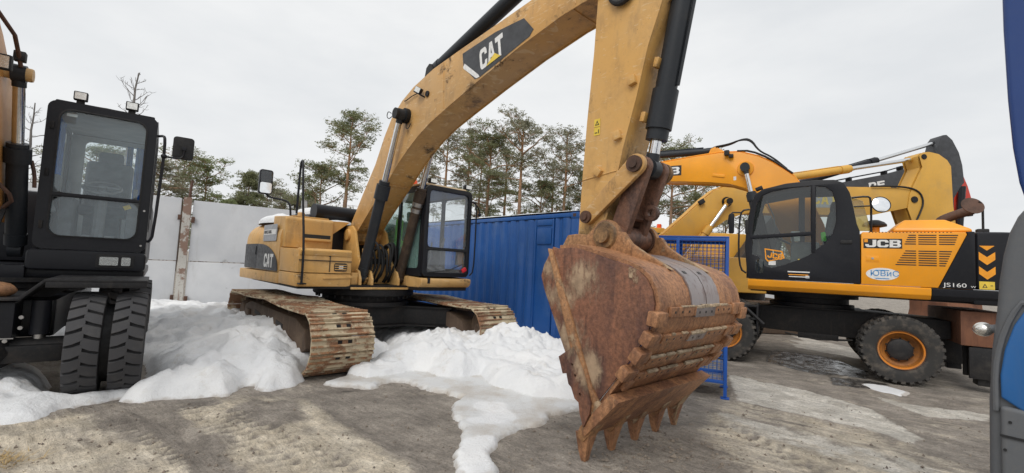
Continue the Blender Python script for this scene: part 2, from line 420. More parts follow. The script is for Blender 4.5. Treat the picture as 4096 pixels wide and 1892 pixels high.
def bark_mat(name, low, high, z0, z1):
    t = NT(name)
    sp = t.n('ShaderNodeSeparateXYZ'); t.l(t.pos(), sp.inputs[0])
    k = t.ramp(sp.outputs[2], z0, z1)
    c = t.mix(k, low, high)
    n = t.ramp(t.noise(5, 6, 0.7, stretch=(1, 1, 0.3)), 0.3, 0.7, 0.6, 1.25)
    cc = t.n('ShaderNodeCombineXYZ')
    for i in range(3): t.l(n, cc.inputs[i])
    t.set(t.mix(1.0, c, cc.outputs[0], 'MULTIPLY'), 0.95)
    return t.m
bark_mat('pine_bark', (0.20, 0.150, 0.120), (0.38, 0.215, 0.115), 2.0, 9.0)
bark_mat('dead_bark', (0.15, 0.14, 0.135), (0.20, 0.185, 0.175), 2.0, 9.0)

def needle_mat(name, a, b):
    t = NT(name)
    c = t.mix(t.ramp(t.noise(0.9, 4, 0.6), 0.35, 0.65), a, b)
    c = t.mix(t.ramp(t.noise(7, 3, 0.6), 0.35, 0.7), c, tuple(x * 1.5 for x in b))
    t.set(c, 0.75)
    tl = t.n('ShaderNodeBsdfTranslucent'); t.l(c, tl.inputs[0])
    ms = t.n('ShaderNodeMixShader'); ms.inputs[0].default_value = 0.45
    out = t.t.nodes['Material Output']
    t.l(t.b.outputs[0], ms.inputs[1]); t.l(tl.outputs[0], ms.inputs[2]); t.l(ms.outputs[0], out.inputs[0])
    return t.m
needle_mat('pine_needles', (0.140, 0.160, 0.085), (0.205, 0.215, 0.115))
needle_mat('pine_needles_grey', (0.175, 0.182, 0.125), (0.245, 0.240, 0.165))
needle_mat('pine_needles_green', (0.140, 0.180, 0.080), (0.215, 0.240, 0.115))
worn('stone_debris', (0.24, 0.20, 0.16), (0.13, 0.11, 0.095), 0.45, 0.6, 8, 0.9, streak=False)
plain('dry_grass', (0.42, 0.30, 0.14), 0.9, 0, 0.3, 30)
plain('wire_blue', (0.03, 0.13, 0.40), 0.5, 0.2, 0.1, 10)

# ------------------------------------------------------------------ mesh helpers
def setprops(o, label=None, cat=None, group=None, kind=None):
    if label: o['label'] = label
    if cat: o['category'] = cat
    if group: o['group'] = group
    if kind: o['kind'] = kind
    return o

def thing(name, label, cat, loc=(0, 0, 0), rotz=0.0, group=None):
    o = bpy.data.objects.new(name, None)
    o.empty_display_size = 0.3
    COL.objects.link(o)
    o.location = loc
    o.rotation_euler = (0, 0, rotz)
    return setprops(o, label, cat, group)

def link(name, me, parent=None, loc=None, rot=None):
    o = bpy.data.objects.new(name, me)
    COL.objects.link(o)
    if parent is not None: o.parent = parent
    if loc is not None: o.location = loc
    if rot is not None: o.rotation_euler = rot
    return o

def rr(x0, x1, z0, z1, r=0.05, n=4):
    """rounded rectangle, counter-clockwise"""
    out = []
    for cx, cz, a0 in ((x1 - r, z1 - r, 0), (x0 + r, z1 - r, 90), (x0 + r, z0 + r, 180), (x1 - r, z0 + r, 270)):
        for i in range(n + 1):
            a = R(a0 + 90 * i / n)
            out.append((cx + r * math.cos(a), cz + r * math.sin(a)))
    return out

def circ(cx, cz, r, n=20, a0=0, a1=360):
    full = abs(a1 - a0) >= 360
    k = n if full else n + 1
    return [(cx + r * math.cos(R(a0 + (a1 - a0) * i / n)), cz + r * math.sin(R(a0 + (a1 - a0) * i / n))) for i in range(k)]

def smooth_poly(pts, it=2, closed=True):
    """Chaikin corner cutting"""
    for _ in range(it):
        q = []
        m = len(pts)
        rng = range(m) if closed else range(m - 1)
        if not closed: q.append(pts[0])
        for i in rng:
            a, b = pts[i], pts[(i + 1) % m]
            q.append(tuple(0.75 * x + 0.25 * y for x, y in zip(a, b)))
            q.append(tuple(0.25 * x + 0.75 * y for x, y in zip(a, b)))
        if not closed: q.append(pts[-1])
        pts = q
    return pts

class B:
    """collects shapes into one mesh"""
    def __init__(self):
        self.v = []; self.f = []; self.mi = []
    def _take(self, bm, mi=0, mat=None):
        bm.verts.ensure_lookup_table()
        bm.verts.index_update()
        o = len(self.v)
        for v in bm.verts:
            co = mat @ v.co if mat is not None else v.co
            self.v.append(tuple(co))
        for f in bm.faces:
            self.f.append([o + v.index for v in f.verts]); self.mi.append(mi)
        bm.free()
        return self
    def raw(self, verts, faces, mi=0):
        o = len(self.v)
        self.v += [tuple(v) for v in verts]
        for f in faces:
            self.f.append([o + i for i in f]); self.mi.append(mi)
        return self
    @staticmethod
    def _bev(bm, w, seg=2, ang=25):
        if w <= 0: return
        ed = [e for e in bm.edges if len(e.link_faces) == 2 and e.calc_face_angle(0) > R(ang)]
        if ed:
            bmesh.ops.bevel(bm, geom=ed, offset=w, segments=seg, affect='EDGES', profile=0.6, clamp_overlap=True)
    def box(self, c, s, rot=None, bevel=0.0, mi=0, seg=2):
        bm = bmesh.new()
        bmesh.ops.create_cube(bm, size=1.0)
        for v in bm.verts: v.co = Vector((v.co.x * s[0], v.co.y * s[1], v.co.z * s[2]))
        self._bev(bm, bevel, seg)
        m = Matrix.Translation(c)
        if rot is not None: m = m @ Euler(rot).to_matrix().to_4x4()
        return self._take(bm, mi, m)
    def bounds(self, x0, x1, y0, y1, z0, z1, bevel=0.0, mi=0, seg=2):
        return self.box(((x0 + x1) / 2, (y0 + y1) / 2, (z0 + z1) / 2), (abs(x1 - x0), abs(y1 - y0), abs(z1 - z0)), None, bevel, mi, seg)
    def plate(self, outer, a0, a1, axis='y', holes=(), bevel=0.0, mi=0, seg=2):
        """2D outline (with holes) given thickness along an axis"""
        def p3(p, a):
            return (p[0], a, p[1]) if axis == 'y' else ((a, p[0], p[1]) if axis == 'x' else (p[0], p[1], a))
        bm = bmesh.new()
        loops = [list(outer)] + [list(h) for h in holes]
        flat = [p for lp in loops for p in lp]
        va = [bm.verts.new(p3(p, a0)) for p in flat]
        vb = [bm.verts.new(p3(p, a1)) for p in flat]
        if holes:
            tris = tessellate_polygon([[Vector((p[0], p[1], 0)) for p in lp] for lp in loops])
            for t in tris:
                try:
                    bm.faces.new([va[i] for i in t]); bm.faces.new([vb[i] for i in reversed(t)])
                except ValueError: pass
        else:
            bm.faces.new(va); bm.faces.new(list(reversed(vb)))
        o = 0
        for lp in loops:
            m = len(lp)
            for i in range(m):
                j = (i + 1) % m
                try: bm.faces.new((va[o + j], va[o + i], vb[o + i], vb[o + j]))
                except ValueError: pass
            o += m
        bmesh.ops.recalc_face_normals(bm, faces=bm.faces[:])
        self._bev(bm, bevel, seg)
        return self._take(bm, mi)
    def cyl(self, p0, p1, r0, r1=None, n=18, mi=0, caps=True, bevel=0.0):
        r1 = r0 if r1 is None else r1
        p0 = Vector(p0); p1 = Vector(p1)
        q = (p1 - p0).to_track_quat('Z', 'Y').to_matrix()
        vs = []
        for p, r in ((p0, r0), (p1, r1)):
            for i in range(n):
                a = 2 * math.pi * i / n
                vs.append(p + q @ Vector((r * math.cos(a), r * math.sin(a), 0)))
        fs = [(i, (i + 1) % n, n + (i + 1) % n, n + i) for i in range(n)]
        if caps: fs += [tuple(reversed(range(n))), tuple(range(n, 2 * n))]
        return self.raw(vs, fs, mi)
    def tube(self, pts, r, n=8, mi=0, smooth=0, taper=None):
        pts = [Vector(p) for p in pts]
        if smooth:
            pts = [Vector(p) for p in smooth_poly([tuple(p) for p in pts], smooth, False)]
        vs = []; fs = []
        prev = None
        for k, p in enumerate(pts):
            d = (pts[min(k + 1, len(pts) - 1)] - pts[max(k - 1, 0)]).normalized()
            if prev is None:
                up = Vector((0, 0, 1)) if abs(d.z) < 0.9 else Vector((1, 0, 0))
                a = d.cross(up).normalized()
            else:
                a = (prev - d * prev.dot(d)).normalized()
            prev = a
            b = d.cross(a)
            rad = r if taper is None else r * (1 + (taper - 1) * k / (len(pts) - 1))
            for i in range(n):
                t = 2 * math.pi * i / n
                vs.append(p + a * rad * math.cos(t) + b * rad * math.sin(t))
        for k in range(len(pts) - 1):
            for i in range(n):
                j = (i + 1) % n
                fs.append((k * n + i, k * n + j, (k + 1) * n + j, (k + 1) * n + i))
        fs.append(tuple(reversed(range(n)))); fs.append(tuple(range((len(pts) - 1) * n, len(pts) * n)))
        return self.raw(vs, fs, mi)
    def lathe(self, prof, c, axis='y', n=32, mi=0):
        """profile of (radius, offset along axis), revolved round an axis through c"""
        vs = []; fs = []
        for r, h in prof:
            for i in range(n):
                a = 2 * math.pi * i / n
                x, y = r * math.cos(a), r * math.sin(a)
                if axis == 'y': vs.append((c[0] + x, c[1] + h, c[2] + y))
                elif axis == 'z': vs.append((c[0] + x, c[1] + y, c[2] + h))
                else: vs.append((c[0] + h, c[1] + x, c[2] + y))
        m = len(prof)
        for k in range(m - 1):
            for i in range(n):
                j = (i + 1) % n
                fs.append((k * n + i, k * n + j, (k + 1) * n + j, (k + 1) * n + i))
        return self.raw(vs, fs, mi)
    def ball(self, c, s, mi=0, sub=2):
        bm = bmesh.new()
        bmesh.ops.create_icosphere(bm, subdivisions=sub, radius=1.0)
        s = (s, s, s) if isinstance(s, (int, float)) else s
        for v in bm.verts: v.co = Vector((c[0] + v.co.x * s[0], c[1] + v.co.y * s[1], c[2] + v.co.z * s[2]))
        return self._take(bm, mi)
    def mesh(self, name, mats, angle=32):
        me = bpy.data.meshes.new(name)
        me.from_pydata(self.v, [], self.f)
        mats = mats if isinstance(mats, (list, tuple)) else [mats]
        for m in mats: me.materials.append(MATS[m])
        if len(mats) > 1: me.polygons.foreach_set('material_index', self.mi)
        bm = bmesh.new(); bm.from_mesh(me)
        bmesh.ops.recalc_face_normals(bm, faces=bm.faces[:])
        bm.to_mesh(me); bm.free()
        me.polygons.foreach_set('use_smooth', [True] * len(me.polygons))
        me.set_sharp_from_angle(angle=R(angle))
        me.update()
        return me
    def build(self, name, mats, parent=None, angle=32, loc=None, rot=None):
        return link(name, self.mesh(name, mats, angle), parent, loc, rot)

def text(name, body, size, mat, parent, loc, rot, sx=1.0, bold=0.0, extrude=0.002, shear=0.0, align='LEFT', space=1.0):
    cu = bpy.data.curves.new(name, 'FONT')
    cu.body = body
    cu.size = size
    cu.offset = bold
    cu.extrude = extrude
    cu.shear = shear
    cu.align_x = align
    cu.space_character = space
    cu.materials.append(MATS[mat])
    tmp = bpy.data.objects.new('tmp', cu)
    me = bpy.data.meshes.new_from_object(tmp)
    me.name = name
    bpy.data.objects.remove(tmp)
    bpy.data.curves.remove(cu)
    if not me.materials: me.materials.append(MATS[mat])
    o = link(name, me, parent, loc, rot)
    o.scale = (sx, 1, 1)
    return o

# heavy block capitals as polygons in a unit cell: outline and holes
def _arcp(cx, cy, rx, ry, a0, a1, n=8):
    return [(cx + rx * math.cos(R(a0 + (a1 - a0) * i / n)), cy + ry * math.sin(R(a0 + (a1 - a0) * i / n))) for i in range(n + 1)]
GLYPH = {
    'C': ([(1.0, 0.64)] + _arcp(0.72, 0.72, 0.28, 0.28, 10, 90) + _arcp(0.28, 0.72, 0.28, 0.28, 90, 180) + _arcp(0.28, 0.28, 0.28, 0.28, 180, 270) + _arcp(0.72, 0.28, 0.28, 0.28, 270, 350) + [(1.0, 0.36), (0.70, 0.36)]
          + _arcp(0.62, 0.30, 0.08, 0.09, 0, -90, 3) + _arcp(0.38, 0.30, 0.08, 0.09, 270, 180, 3) + _arcp(0.38, 0.70, 0.08, 0.09, 180, 90, 3) + _arcp(0.62, 0.70, 0.08, 0.09, 90, 0, 3) + [(0.70, 0.64)], []),
    'J': ([(0.66, 1.0), (1.0, 1.0)] + _arcp(0.70, 0.30, 0.30, 0.30, 0, -90) + _arcp(0.28, 0.28, 0.28, 0.28, 270, 180) + [(0.0, 0.40), (0.32, 0.40)] + _arcp(0.40, 0.28, 0.08, 0.07, 180, 270, 3) + _arcp(0.58, 0.28, 0.08, 0.07, 270, 360, 3), []),
    'B': ([(0.0, 0.0)] + _arcp(0.74, 0.26, 0.26, 0.26, -90, 40) + [(0.86, 0.52)] + _arcp(0.72, 0.75, 0.26, 0.25, -40, 90) + [(0.0, 1.0)], [[(0.30, 0.20), (0.66, 0.20), (0.70, 0.30), (0.66, 0.40), (0.30, 0.40)], [(0.30, 0.60), (0.64, 0.60), (0.68, 0.70), (0.64, 0.80), (0.30, 0.80)]]),
    'A': ([(0.0, 0.0), (0.29, 0.0), (0.36, 0.26), (0.64, 0.26), (0.71, 0.0), (1.0, 0.0), (0.68, 1.0), (0.32, 1.0)], [[(0.42, 0.44), (0.58, 0.44), (0.50, 0.78)]]),
    'T': ([(0.35, 0.0), (0.65, 0.0), (0.65, 0.76), (1.0, 0.76), (1.0, 1.0), (0.0, 1.0), (0.0, 0.76), (0.35, 0.76)], []),
    'E': ([(0, 0), (1, 0), (1, 0.24), (0.32, 0.24), (0.32, 0.39), (0.92, 0.39), (0.92, 0.61), (0.32, 0.61), (0.32, 0.76), (1, 0.76), (1, 1), (0, 1)], []),
    'R': ([(0, 0), (0.31, 0), (0.31, 0.34), (0.45, 0.34), (0.68, 0), (1.02, 0), (0.76, 0.38)] + _arcp(0.72, 0.69, 0.27, 0.31, -60, 90) + [(0, 1)], [[(0.31, 0.54), (0.62, 0.54), (0.70, 0.66), (0.62, 0.78), (0.31, 0.78)]]),
}
def block_text(body, w, h, gap, mat, parent, loc, rot, name='lettering', thick=0.002, shear=0.0):
    b = B()
    for k, ch in enumerate(body):
        o, hs = GLYPH[ch]
        f = lambda p: ((k * (w + gap)) + p[0] * w + shear * p[1] * h, p[1] * h)
        b.plate([f(p) for p in o], 0.0, thick, 'z', holes=[[f(p) for p in q] for q in hs])
    return b.build(name, mat, parent, loc=loc, rot=rot)

# smooth value noise on arrays
def vnoise(x, y, seed=0):
    xi = np.floor(x).astype(np.int64); yi = np.floor(y).astype(np.int64)
    xf = x - xi; yf = y - yi
    def h(a, b):
        n = (a * 374761393 + b * 668265263 + seed * 982451653) & 0xffffffff
        n = ((n ^ (n >> 13)) * 1274126177) & 0xffffffff
        return ((n ^ (n >> 16)) & 0xffff) / 65535.0
    u = xf * xf * (3 - 2 * xf); v = yf * yf * (3 - 2 * yf)
    return (h(xi, yi) * (1 - u) + h(xi + 1, yi) * u) * (1 - v) + (h(xi, yi + 1) * (1 - u) + h(xi + 1, yi + 1) * u) * v
def fbm(x, y, octaves=4, seed=0):
    s = 0.0; a = 0.5; tot = 0.0
    for k in range(octaves):
        s = s + a * vnoise(x * 2 ** k + 17.3 * k, y * 2 ** k + 9.1 * k, seed + k); tot += a; a *= 0.5
    return s / tot
def poly_sd(x, y, poly):
    """signed distance, positive inside"""
    d = np.full(x.shape, 1e9); ins = np.zeros(x.shape, bool)
    m = len(poly)
    for i in range(m):
        x0, y0 = poly[i]; x1, y1 = poly[(i + 1) % m]
        ex, ey = x1 - x0, y1 - y0
        t = np.clip(((x - x0) * ex + (y - y0) * ey) / (ex * ex + ey * ey + 1e-12), 0, 1)
        d = np.minimum(d, (x - x0 - t * ex) ** 2 + (y - y0 - t * ey) ** 2)
        c = ((y0 > y) != (y1 > y)) & (x < (x1 - x0) * (y - y0) / (y1 - y0 + 1e-12) + x0)
        ins ^= c
    return np.where(ins, 1, -1) * np.sqrt(d)
def sstep(a, b, x):
    t = np.clip((x - a) / (b - a), 0, 1); return t * t * (3 - 2 * t)
# ------------------------------------------------------------------ ground
def gpoly(pts):
    return [tuple(ground_at(*p)[:2]) for p in pts]

def axis_coords(f0, f1, step, lo, hi):
    a = list(np.arange(f0, f1, step))
    s = step; x = a[0]; left = []
    while x > lo:
        s *= 1.35; x -= s; left.append(x)
    s = step; x = a[-1]; right = []
    while x < hi:
        s *= 1.35; x += s; right.append(x)
    return np.array(left[::-1] + a + right)

GX = axis_coords(-5.5, 7.5, 0.034, -700, 700)
_gy = [1.7]
while _gy[-1] < 9.5: _gy.append(_gy[-1] + 0.012 * _gy[-1] ** 0.9)
_ga = axis_coords(1.7, 9.5, 0.05, -60, 900)
GY = np.concatenate([_ga[_ga < 1.68], np.array(_gy), _ga[_ga > 9.6]])
gx, gy = np.meshgrid(GX, GY)
near = np.exp(-((np.clip(np.abs(gx - 1) - 8, 0, None)) ** 2 + np.clip(gy - 10, 0, None) ** 2 + np.clip(1 - gy, 0, None) ** 2) / 30)
gz = 0.030 * (fbm(gx * 0.9, gy * 0.9, 4, 3) - 0.5) + 0.022 * (fbm(gx * 5, gy * 5, 3, 8) - 0.5) + 0.014 * (fbm(gx * 16, gy * 16, 3, 18) - 0.5)
rut_shade = np.zeros(gx.shape)
def rut(p0, p1, width, depth, lug=0.0, pitch=0.16):
    """a wheel track pressed into the ground between two points"""
    global gz, rut_shade
    ax, ay = p0; bx, by = p1
    L = math.hypot(bx - ax, by - ay); ux, uy = (bx - ax) / L, (by - ay) / L
    s = (gx - ax) * ux + (gy - ay) * uy
    t = -(gx - ax) * uy + (gy - ay) * ux + 0.03 * (fbm(gx * 2, gy * 2, 2, 5) - 0.5)
    k = np.exp(-(t / width) ** 4) * sstep(-0.3, 0.2, s) * (1 - sstep(L - 0.2, L + 0.3, s))
    gz = gz - depth * k
    rut_shade = rut_shade - 0.26 * k  # grooves darkened in colour, standing in for weak relief shading
    if lug:
        lm = (np.sin(2 * math.pi * (s + np.abs(t) * 0.7) / pitch) > 0.1) * k
        gz = gz + 1.5 * lug * lm
        rut_shade = rut_shade + 0.38 * lm  # lug prints painted lighter so the tread shows without real shading
    rim = np.exp(-((np.abs(t) - width * 1.25) / (width * 0.3)) ** 2) * sstep(-0.3, 0.2, s) * (1 - sstep(L - 0.2, L + 0.3, s))
    gz = gz + depth * 0.45 * rim
def g2(px, py): return tuple(ground_at(px, py)[:2])
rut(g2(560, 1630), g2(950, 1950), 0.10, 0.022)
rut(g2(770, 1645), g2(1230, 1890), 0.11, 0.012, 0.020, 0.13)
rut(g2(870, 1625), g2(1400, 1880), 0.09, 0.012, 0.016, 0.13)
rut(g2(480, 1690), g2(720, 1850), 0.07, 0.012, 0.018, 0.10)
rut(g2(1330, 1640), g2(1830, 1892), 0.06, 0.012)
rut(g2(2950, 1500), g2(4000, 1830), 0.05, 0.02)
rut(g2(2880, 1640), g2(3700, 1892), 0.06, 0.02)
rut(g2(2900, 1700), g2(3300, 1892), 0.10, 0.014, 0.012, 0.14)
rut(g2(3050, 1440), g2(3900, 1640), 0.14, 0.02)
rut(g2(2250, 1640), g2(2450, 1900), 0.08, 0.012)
def plateau(pts, h, soft=0.012, jag=0.10):
    """a crust or slab whose edge stands above its surroundings"""
    global gz
    d = poly_sd(gx, gy, gpoly(pts)) + jag * (fbm(gx * 4, gy * 4, 4, 61) - 0.5)
    gz = gz + h * sstep(-soft, soft, d)
plateau([(60, 1785), (130, 1762), (200, 1748), (340, 1742), (400, 1765), (450, 1790), (640, 1788), (760, 1800), (700, 1720), (560, 1660), (300, 1640), (-100, 1700)], 0.024)
plateau([(700, 1892), (760, 1790), (860, 1740), (900, 1650), (1180, 1600), (1340, 1680), (1540, 1780), (1720, 1880), (1600, 2000)], 0.014)
plateau([(2905, 1500), (3240, 1565), (3500, 1645), (3715, 1770), (3650, 1795), (3440, 1725), (2930, 1612)], 0.02)
plateau([(2840, 1640), (3360, 1760), (3830, 1900), (3620, 1950), (2900, 1725)], 0.018)
gz = gz * near
dry = np.full(gx.shape, 0.30)
def paint(arr, pts, val, soft=0.12, add=False):
    d = poly_sd(gx, gy, gpoly(pts))
    k = sstep(-soft, soft, d)
    return arr + (val - (0 if add else arr)) * k
dry = paint(dry, [(-300, 1640), (150, 1690), (420, 1660), (760, 1640), (1000, 1590), (1200, 1600), (1270, 1622), (1346, 1681), (1416, 1735), (1534, 1778), (1588, 1832), (1700, 1865), (1760, 1960), (900, 2200), (-600, 2200)], 0.70)
dry = paint(dry, [(520, 1620), (640, 1620), (760, 1720), (960, 1900), (820, 1960), (700, 1780)], 0.15)
dry = paint(dry, [(380, 1640), (560, 1630), (700, 1760), (560, 1790), (430, 1720)], 0.22)
dry = paint(dry, [(980, 1600), (1180, 1610), (1230, 1690), (1060, 1720), (940, 1670)], 0.30)
dry = paint(dry, [(760, 1760), (900, 1740), (930, 1800), (840, 1830)], 0.25)
dry = paint(dry, [(1250, 1560), (1800, 1600), (1830, 1892), (1740, 1950), (1560, 1790), (1400, 1690)], 0.08)
dry = paint(dry, [(2000, 1890), (2000, 1760), (2200, 1660), (2900, 1560), (3100, 1760), (3000, 2000)], 0.27)
dry = paint(dry, [(2900, 1600), (3500, 1740), (3950, 1900), (4300, 2200), (3300, 2200), (2800, 1720)], 0.58)
dry = dry + rut_shade  # painted rut shading joins the dry and damp patches
slab = np.zeros(gx.shape)
slab = paint(slab, [(2905, 1500), (3240, 1565), (3500, 1645), (3715, 1770), (3650, 1790), (3440, 1720), (2940, 1610)], 0.70, 0.10)
slab = paint(slab, [(3480, 1580), (3700, 1625), (3980, 1655), (3960, 1690), (3720, 1670), (3560, 1620)], 0.70, 0.10)
slab = paint(slab, [(3180, 1340), (3450, 1400), (3440, 1440), (3160, 1385)], 0.75, 0.1)
slab = paint(slab, [(2840, 1640), (3360, 1760), (3830, 1900), (3620, 1930), (2900, 1720)], 0.56, 0.12)
wet = np.zeros(gx.shape)
wet = paint(wet, [(3080, 1395), (3300, 1425), (3500, 1490), (3480, 1520), (3230, 1490), (3050, 1440)], 0.62, 0.12)
wet = paint(wet, [(3300, 1500), (3560, 1530), (3580, 1570), (3320, 1540)], 0.6, 0.1)
wet = paint(wet, [(1220, 1530), (1400, 1520), (1500, 1575), (1700, 1600), (1600, 1620), (1300, 1570)], 0.42, 0.12)

def grid_mesh(name, X, Y, Z, mats, mask=None, attrs=None):
    ny, nx = X.shape
    idx = np.arange(nx * ny).reshape(ny, nx)
    q = np.stack([idx[:-1, :-1], idx[:-1, 1:], idx[1:, 1:], idx[1:, :-1]], -1)
    if mask is not None:
        keep = mask[:-1, :-1] | mask[:-1, 1:] | mask[1:, 1:] | mask[1:, :-1]
        q = q[keep]
    q = q.reshape(-1, 4)
    used = np.unique(q)
    rem = np.full(nx * ny, -1); rem[used] = np.arange(len(used))
    co = np.stack([X, Y, Z], -1).reshape(-1, 3)[used]
    me = bpy.data.meshes.new(name)
    me.vertices.add(len(used)); me.vertices.foreach_set('co', co.ravel().astype(np.float32))
    q = rem[q]
    me.loops.add(q.size); me.loops.foreach_set('vertex_index', q.ravel().astype(np.int32))
    me.polygons.add(len(q))
    me.polygons.foreach_set('loop_start', (np.arange(len(q)) * 4).astype(np.int32))
    me.polygons.foreach_set('loop_total', np.full(len(q), 4, np.int32))
    me.update(calc_edges=True); me.validate()
    me.polygons.foreach_set('use_smooth', [True] * len(me.polygons))
    for k, a in (attrs or {}).items():
        at = me.attributes.new(k, 'FLOAT', 'POINT')
        at.data.foreach_set('value', a.reshape(-1)[used].astype(np.float32))
    me.materials.append(MATS[mats])
    return me
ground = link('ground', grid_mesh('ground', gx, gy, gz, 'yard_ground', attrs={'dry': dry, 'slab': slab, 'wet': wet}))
setprops(ground, kind='structure')

# ------------------------------------------------------------------ snow lying in the yard
def snow_field(name, poly, height, label, x0, x1, y0, y1, step=0.035, icepoly=None, shape=None, seed=1, jag=0.10, edge=0.10, lip=0.035, crust=0.025, clear=None):
    xs = np.arange(x0, x1, step); ys = np.arange(y0, y1, step)
    X, Y = np.meshgrid(xs, ys)
    d = poly_sd(X, Y, poly) + 1.6 * jag * (fbm(X * 2.3, Y * 2.3, 5, seed) - 0.5) + 0.10 * (fbm(X * 8, Y * 8, 4, seed + 5) - 0.5)
    base = np.where(d > 0, lip * (1 - np.exp(-d / 0.016)), d * 0.8)
    ice = np.zeros(X.shape)
    if icepoly is not None:
        dd = poly_sd(X, Y, icepoly) + 0.22 * (fbm(X * 2.0, Y * 2.0, 4, seed + 9) - 0.5)
        ice = 1 - sstep(-0.05, 0.05, dd)
        for (cx_, cy_, r_, a_) in (clear or ()):
            ice = ice - a_ * np.exp(-((X - cx_) ** 2 + (Y - cy_) ** 2) / (2 * r_ * r_))
    else:
        dd = d - 0.02
    dd = np.clip(dd, 0, None)
    h = shape(X, Y) if shape else height
    thick = h * (0.30 * (1 - np.exp(-dd / (edge * 0.7))) + 0.70 * (1 - np.exp(-dd / 0.50))) + crust * (1 - np.exp(-dd / 0.02))
    rg1 = 1 - np.abs(2 * fbm(X * 1.6 + 3, Y * 1.6, 4, seed + 30) - 1)
    rg2 = 1 - np.abs(2 * fbm(X * 5.0, Y * 5.0 + 2, 4, seed + 33) - 1)
    lump = 0.15 * (fbm(X * 1.1, Y * 1.1, 4, seed + 20) - 0.5) + 0.17 * (rg1 - 0.75) + 0.085 * (rg2 - 0.75) + 0.05 * (sstep(0.47, 0.51, fbm(X * 1.9 + 7, Y * 1.9, 5, seed + 60)) - 0.5) + 0.028 * (sstep(0.48, 0.51, fbm(X * 4.3, Y * 4.3 + 5, 4, seed + 66)) - 0.5) + 0.035 * (fbm(X * 14, Y * 14, 3, seed + 40) - 0.5)
    lump = lump - 0.13 * np.clip(0.40 - fbm(X * 3.7, Y * 3.7, 4, seed + 50), 0, 1)
    lump = lump * (0 if crust == 0 else 1)
    Z = base + np.where(d > 0, thick + lump * sstep(0, 0.25, dd) * np.clip(h * 3, 0.3, 1.3), 0)
    Z = np.maximum(Z, -0.12)
    rim = np.exp(-np.clip(d, 0, None) / 0.05)
    o = link(name, grid_mesh(name, X, Y, Z, 'snow', d > -0.10, {'ice': ice, 'rim': rim}))
    return setprops(o, label, 'snow', kind='stuff')

def bumps(*bs):
    """sum of soft mounds: (x, y, radius, height) over a floor height"""
    def f(X, Y):
        h = np.full(X.shape, bs[0])
        for x, y, r, a in bs[1:]:
            h = h + a * np.exp(-((X - x) ** 2 + (Y - y) ** 2) / (2 * r * r))
        return h
    return f
_pA = gpoly([(-700, 1840), (-250, 1760), (0, 1712), (60, 1705), (136, 1691), (234, 1655), (304, 1634), (462, 1600), (560, 1588), (560, 1574), (440, 1584), (300, 1612), (228, 1610), (175, 1592), (190, 1545), (120, 1500), (-60, 1500), (-700, 1560)])
gA = ground_at(90, 1590)
snow_field('snow_bank', _pA, 0.12, 'low white snow bank lying before the black cab excavator', -7.6, -3.2, 3.2, 6.6, 0.03, seed=3, jag=0.08, shape=bumps(0.04, (gA.x, gA.y, 0.55, 0.16), (-5.6, 4.6, 0.7, 0.2)), edge=0.06, lip=0.03)
_pB = gpoly([(500, 1602), (571, 1609), (652, 1597), (788, 1590), (918, 1587), (955, 1560), (985, 1543), (1010, 1545), (1022, 1568), (1065, 1571), (1168, 1552), (1206, 1520), (1222, 1500)]) + [(-1.9, 7.6), (-4.4, 10.6), (-3.0, 13.2), (-9.5, 11.0), (-9.5, 8.4), (-6.3, 6.7), (-4.80, 6.05), (-3.98, 5.20)]
snow_field('snow_bank', _pB, 0.35, 'tall white snow bank between the tracked excavator and the wall', -9.6, -1.4, 4.2, 13.4, 0.045, seed=11, jag=0.10, edge=0.12,
           shape=bumps(0.27, (-2.9, 6.1, 0.6, 0.12), (-3.9, 7.4, 0.9, 0.10), (-5.3, 9.0, 1.0, 0.12), (-3.3, 5.6, 0.35, 0.10)))
_pC = gpoly([(1300, 1538), (1335, 1545), (1416, 1555), (1491, 1552), (1567, 1529), (1621, 1531), (1675, 1550), (1712, 1569), (1788, 1577), (1853, 1596), (1812, 1633), (1822, 1682), (1838, 1735), (1845, 1795), (1817, 1849), (1842, 1900), (1900, 1990), (2060, 1990), (2004, 1892), (1971, 1843), (1966, 1811), (1998, 1768), (2063, 1725), (2155, 1708), (2198, 1665), (2279, 1649), (2341, 1646), (2440, 1600), (2470, 1500)]) + [(1.6, 7.2), (1.2, 8.4), (-2.6, 12.7), (-4.0, 11.2), (-2.4, 8.6), (-1.7, 6.9)]
_iC = gpoly([(1330, 1505), (1394, 1520), (1470, 1530), (1577, 1511), (1660, 1500), (1712, 1502), (1772, 1521), (1847, 1526), (1917, 1518), (1955, 1553), (2000, 1575), (2095, 1596), (2128, 1607), (2209, 1612), (2336, 1626), (2430, 1590), (2450, 1500)]) + [(1.5, 7.4), (1.2, 8.4), (-2.6, 12.7), (-4.0, 11.2), (-2.4, 8.6), (-1.75, 6.9)]
gk = ground_at(1930, 1660)
snow_field('snow_bank', _pC, 0.3, 'wide white snow bank with icy apron before the blue container', -4.2, 2.0, 2.3, 12.9, 0.028, icepoly=_iC, seed=29, jag=0.08, edge=0.13, lip=0.05, clear=[(*g2(1960, 1640), 0.16, 0.9), (*g2(2010, 1690), 0.14, 0.8), (*g2(1920, 1800), 0.16, 0.9), (*g2(1900, 1880), 0.14, 0.8), (*g2(1890, 1700), 0.10, 0.6)],
           shape=bumps(0.20, (-1.05, 7.15, 0.5, 0.22), (0.05, 7.35, 0.34, 0.34), (0.75, 7.0, 0.4, 0.12), (-0.2, 6.1, 0.6, 0.04), (-1.6, 9.8, 1.0, 0.1)))
_pE = gpoly([(3440, 1530), (3560, 1545), (3640, 1570), (3600, 1585), (3480, 1560)])
snow_field('snow_patch', _pE, 0.015, 'thin melting snow patch beside the orange excavator rear tyre', 4.0, 6.4, 4.8, 7.0, 0.03, seed=51, jag=0.12, edge=0.05, lip=0.010, crust=0.0, shape=bumps(0.0))

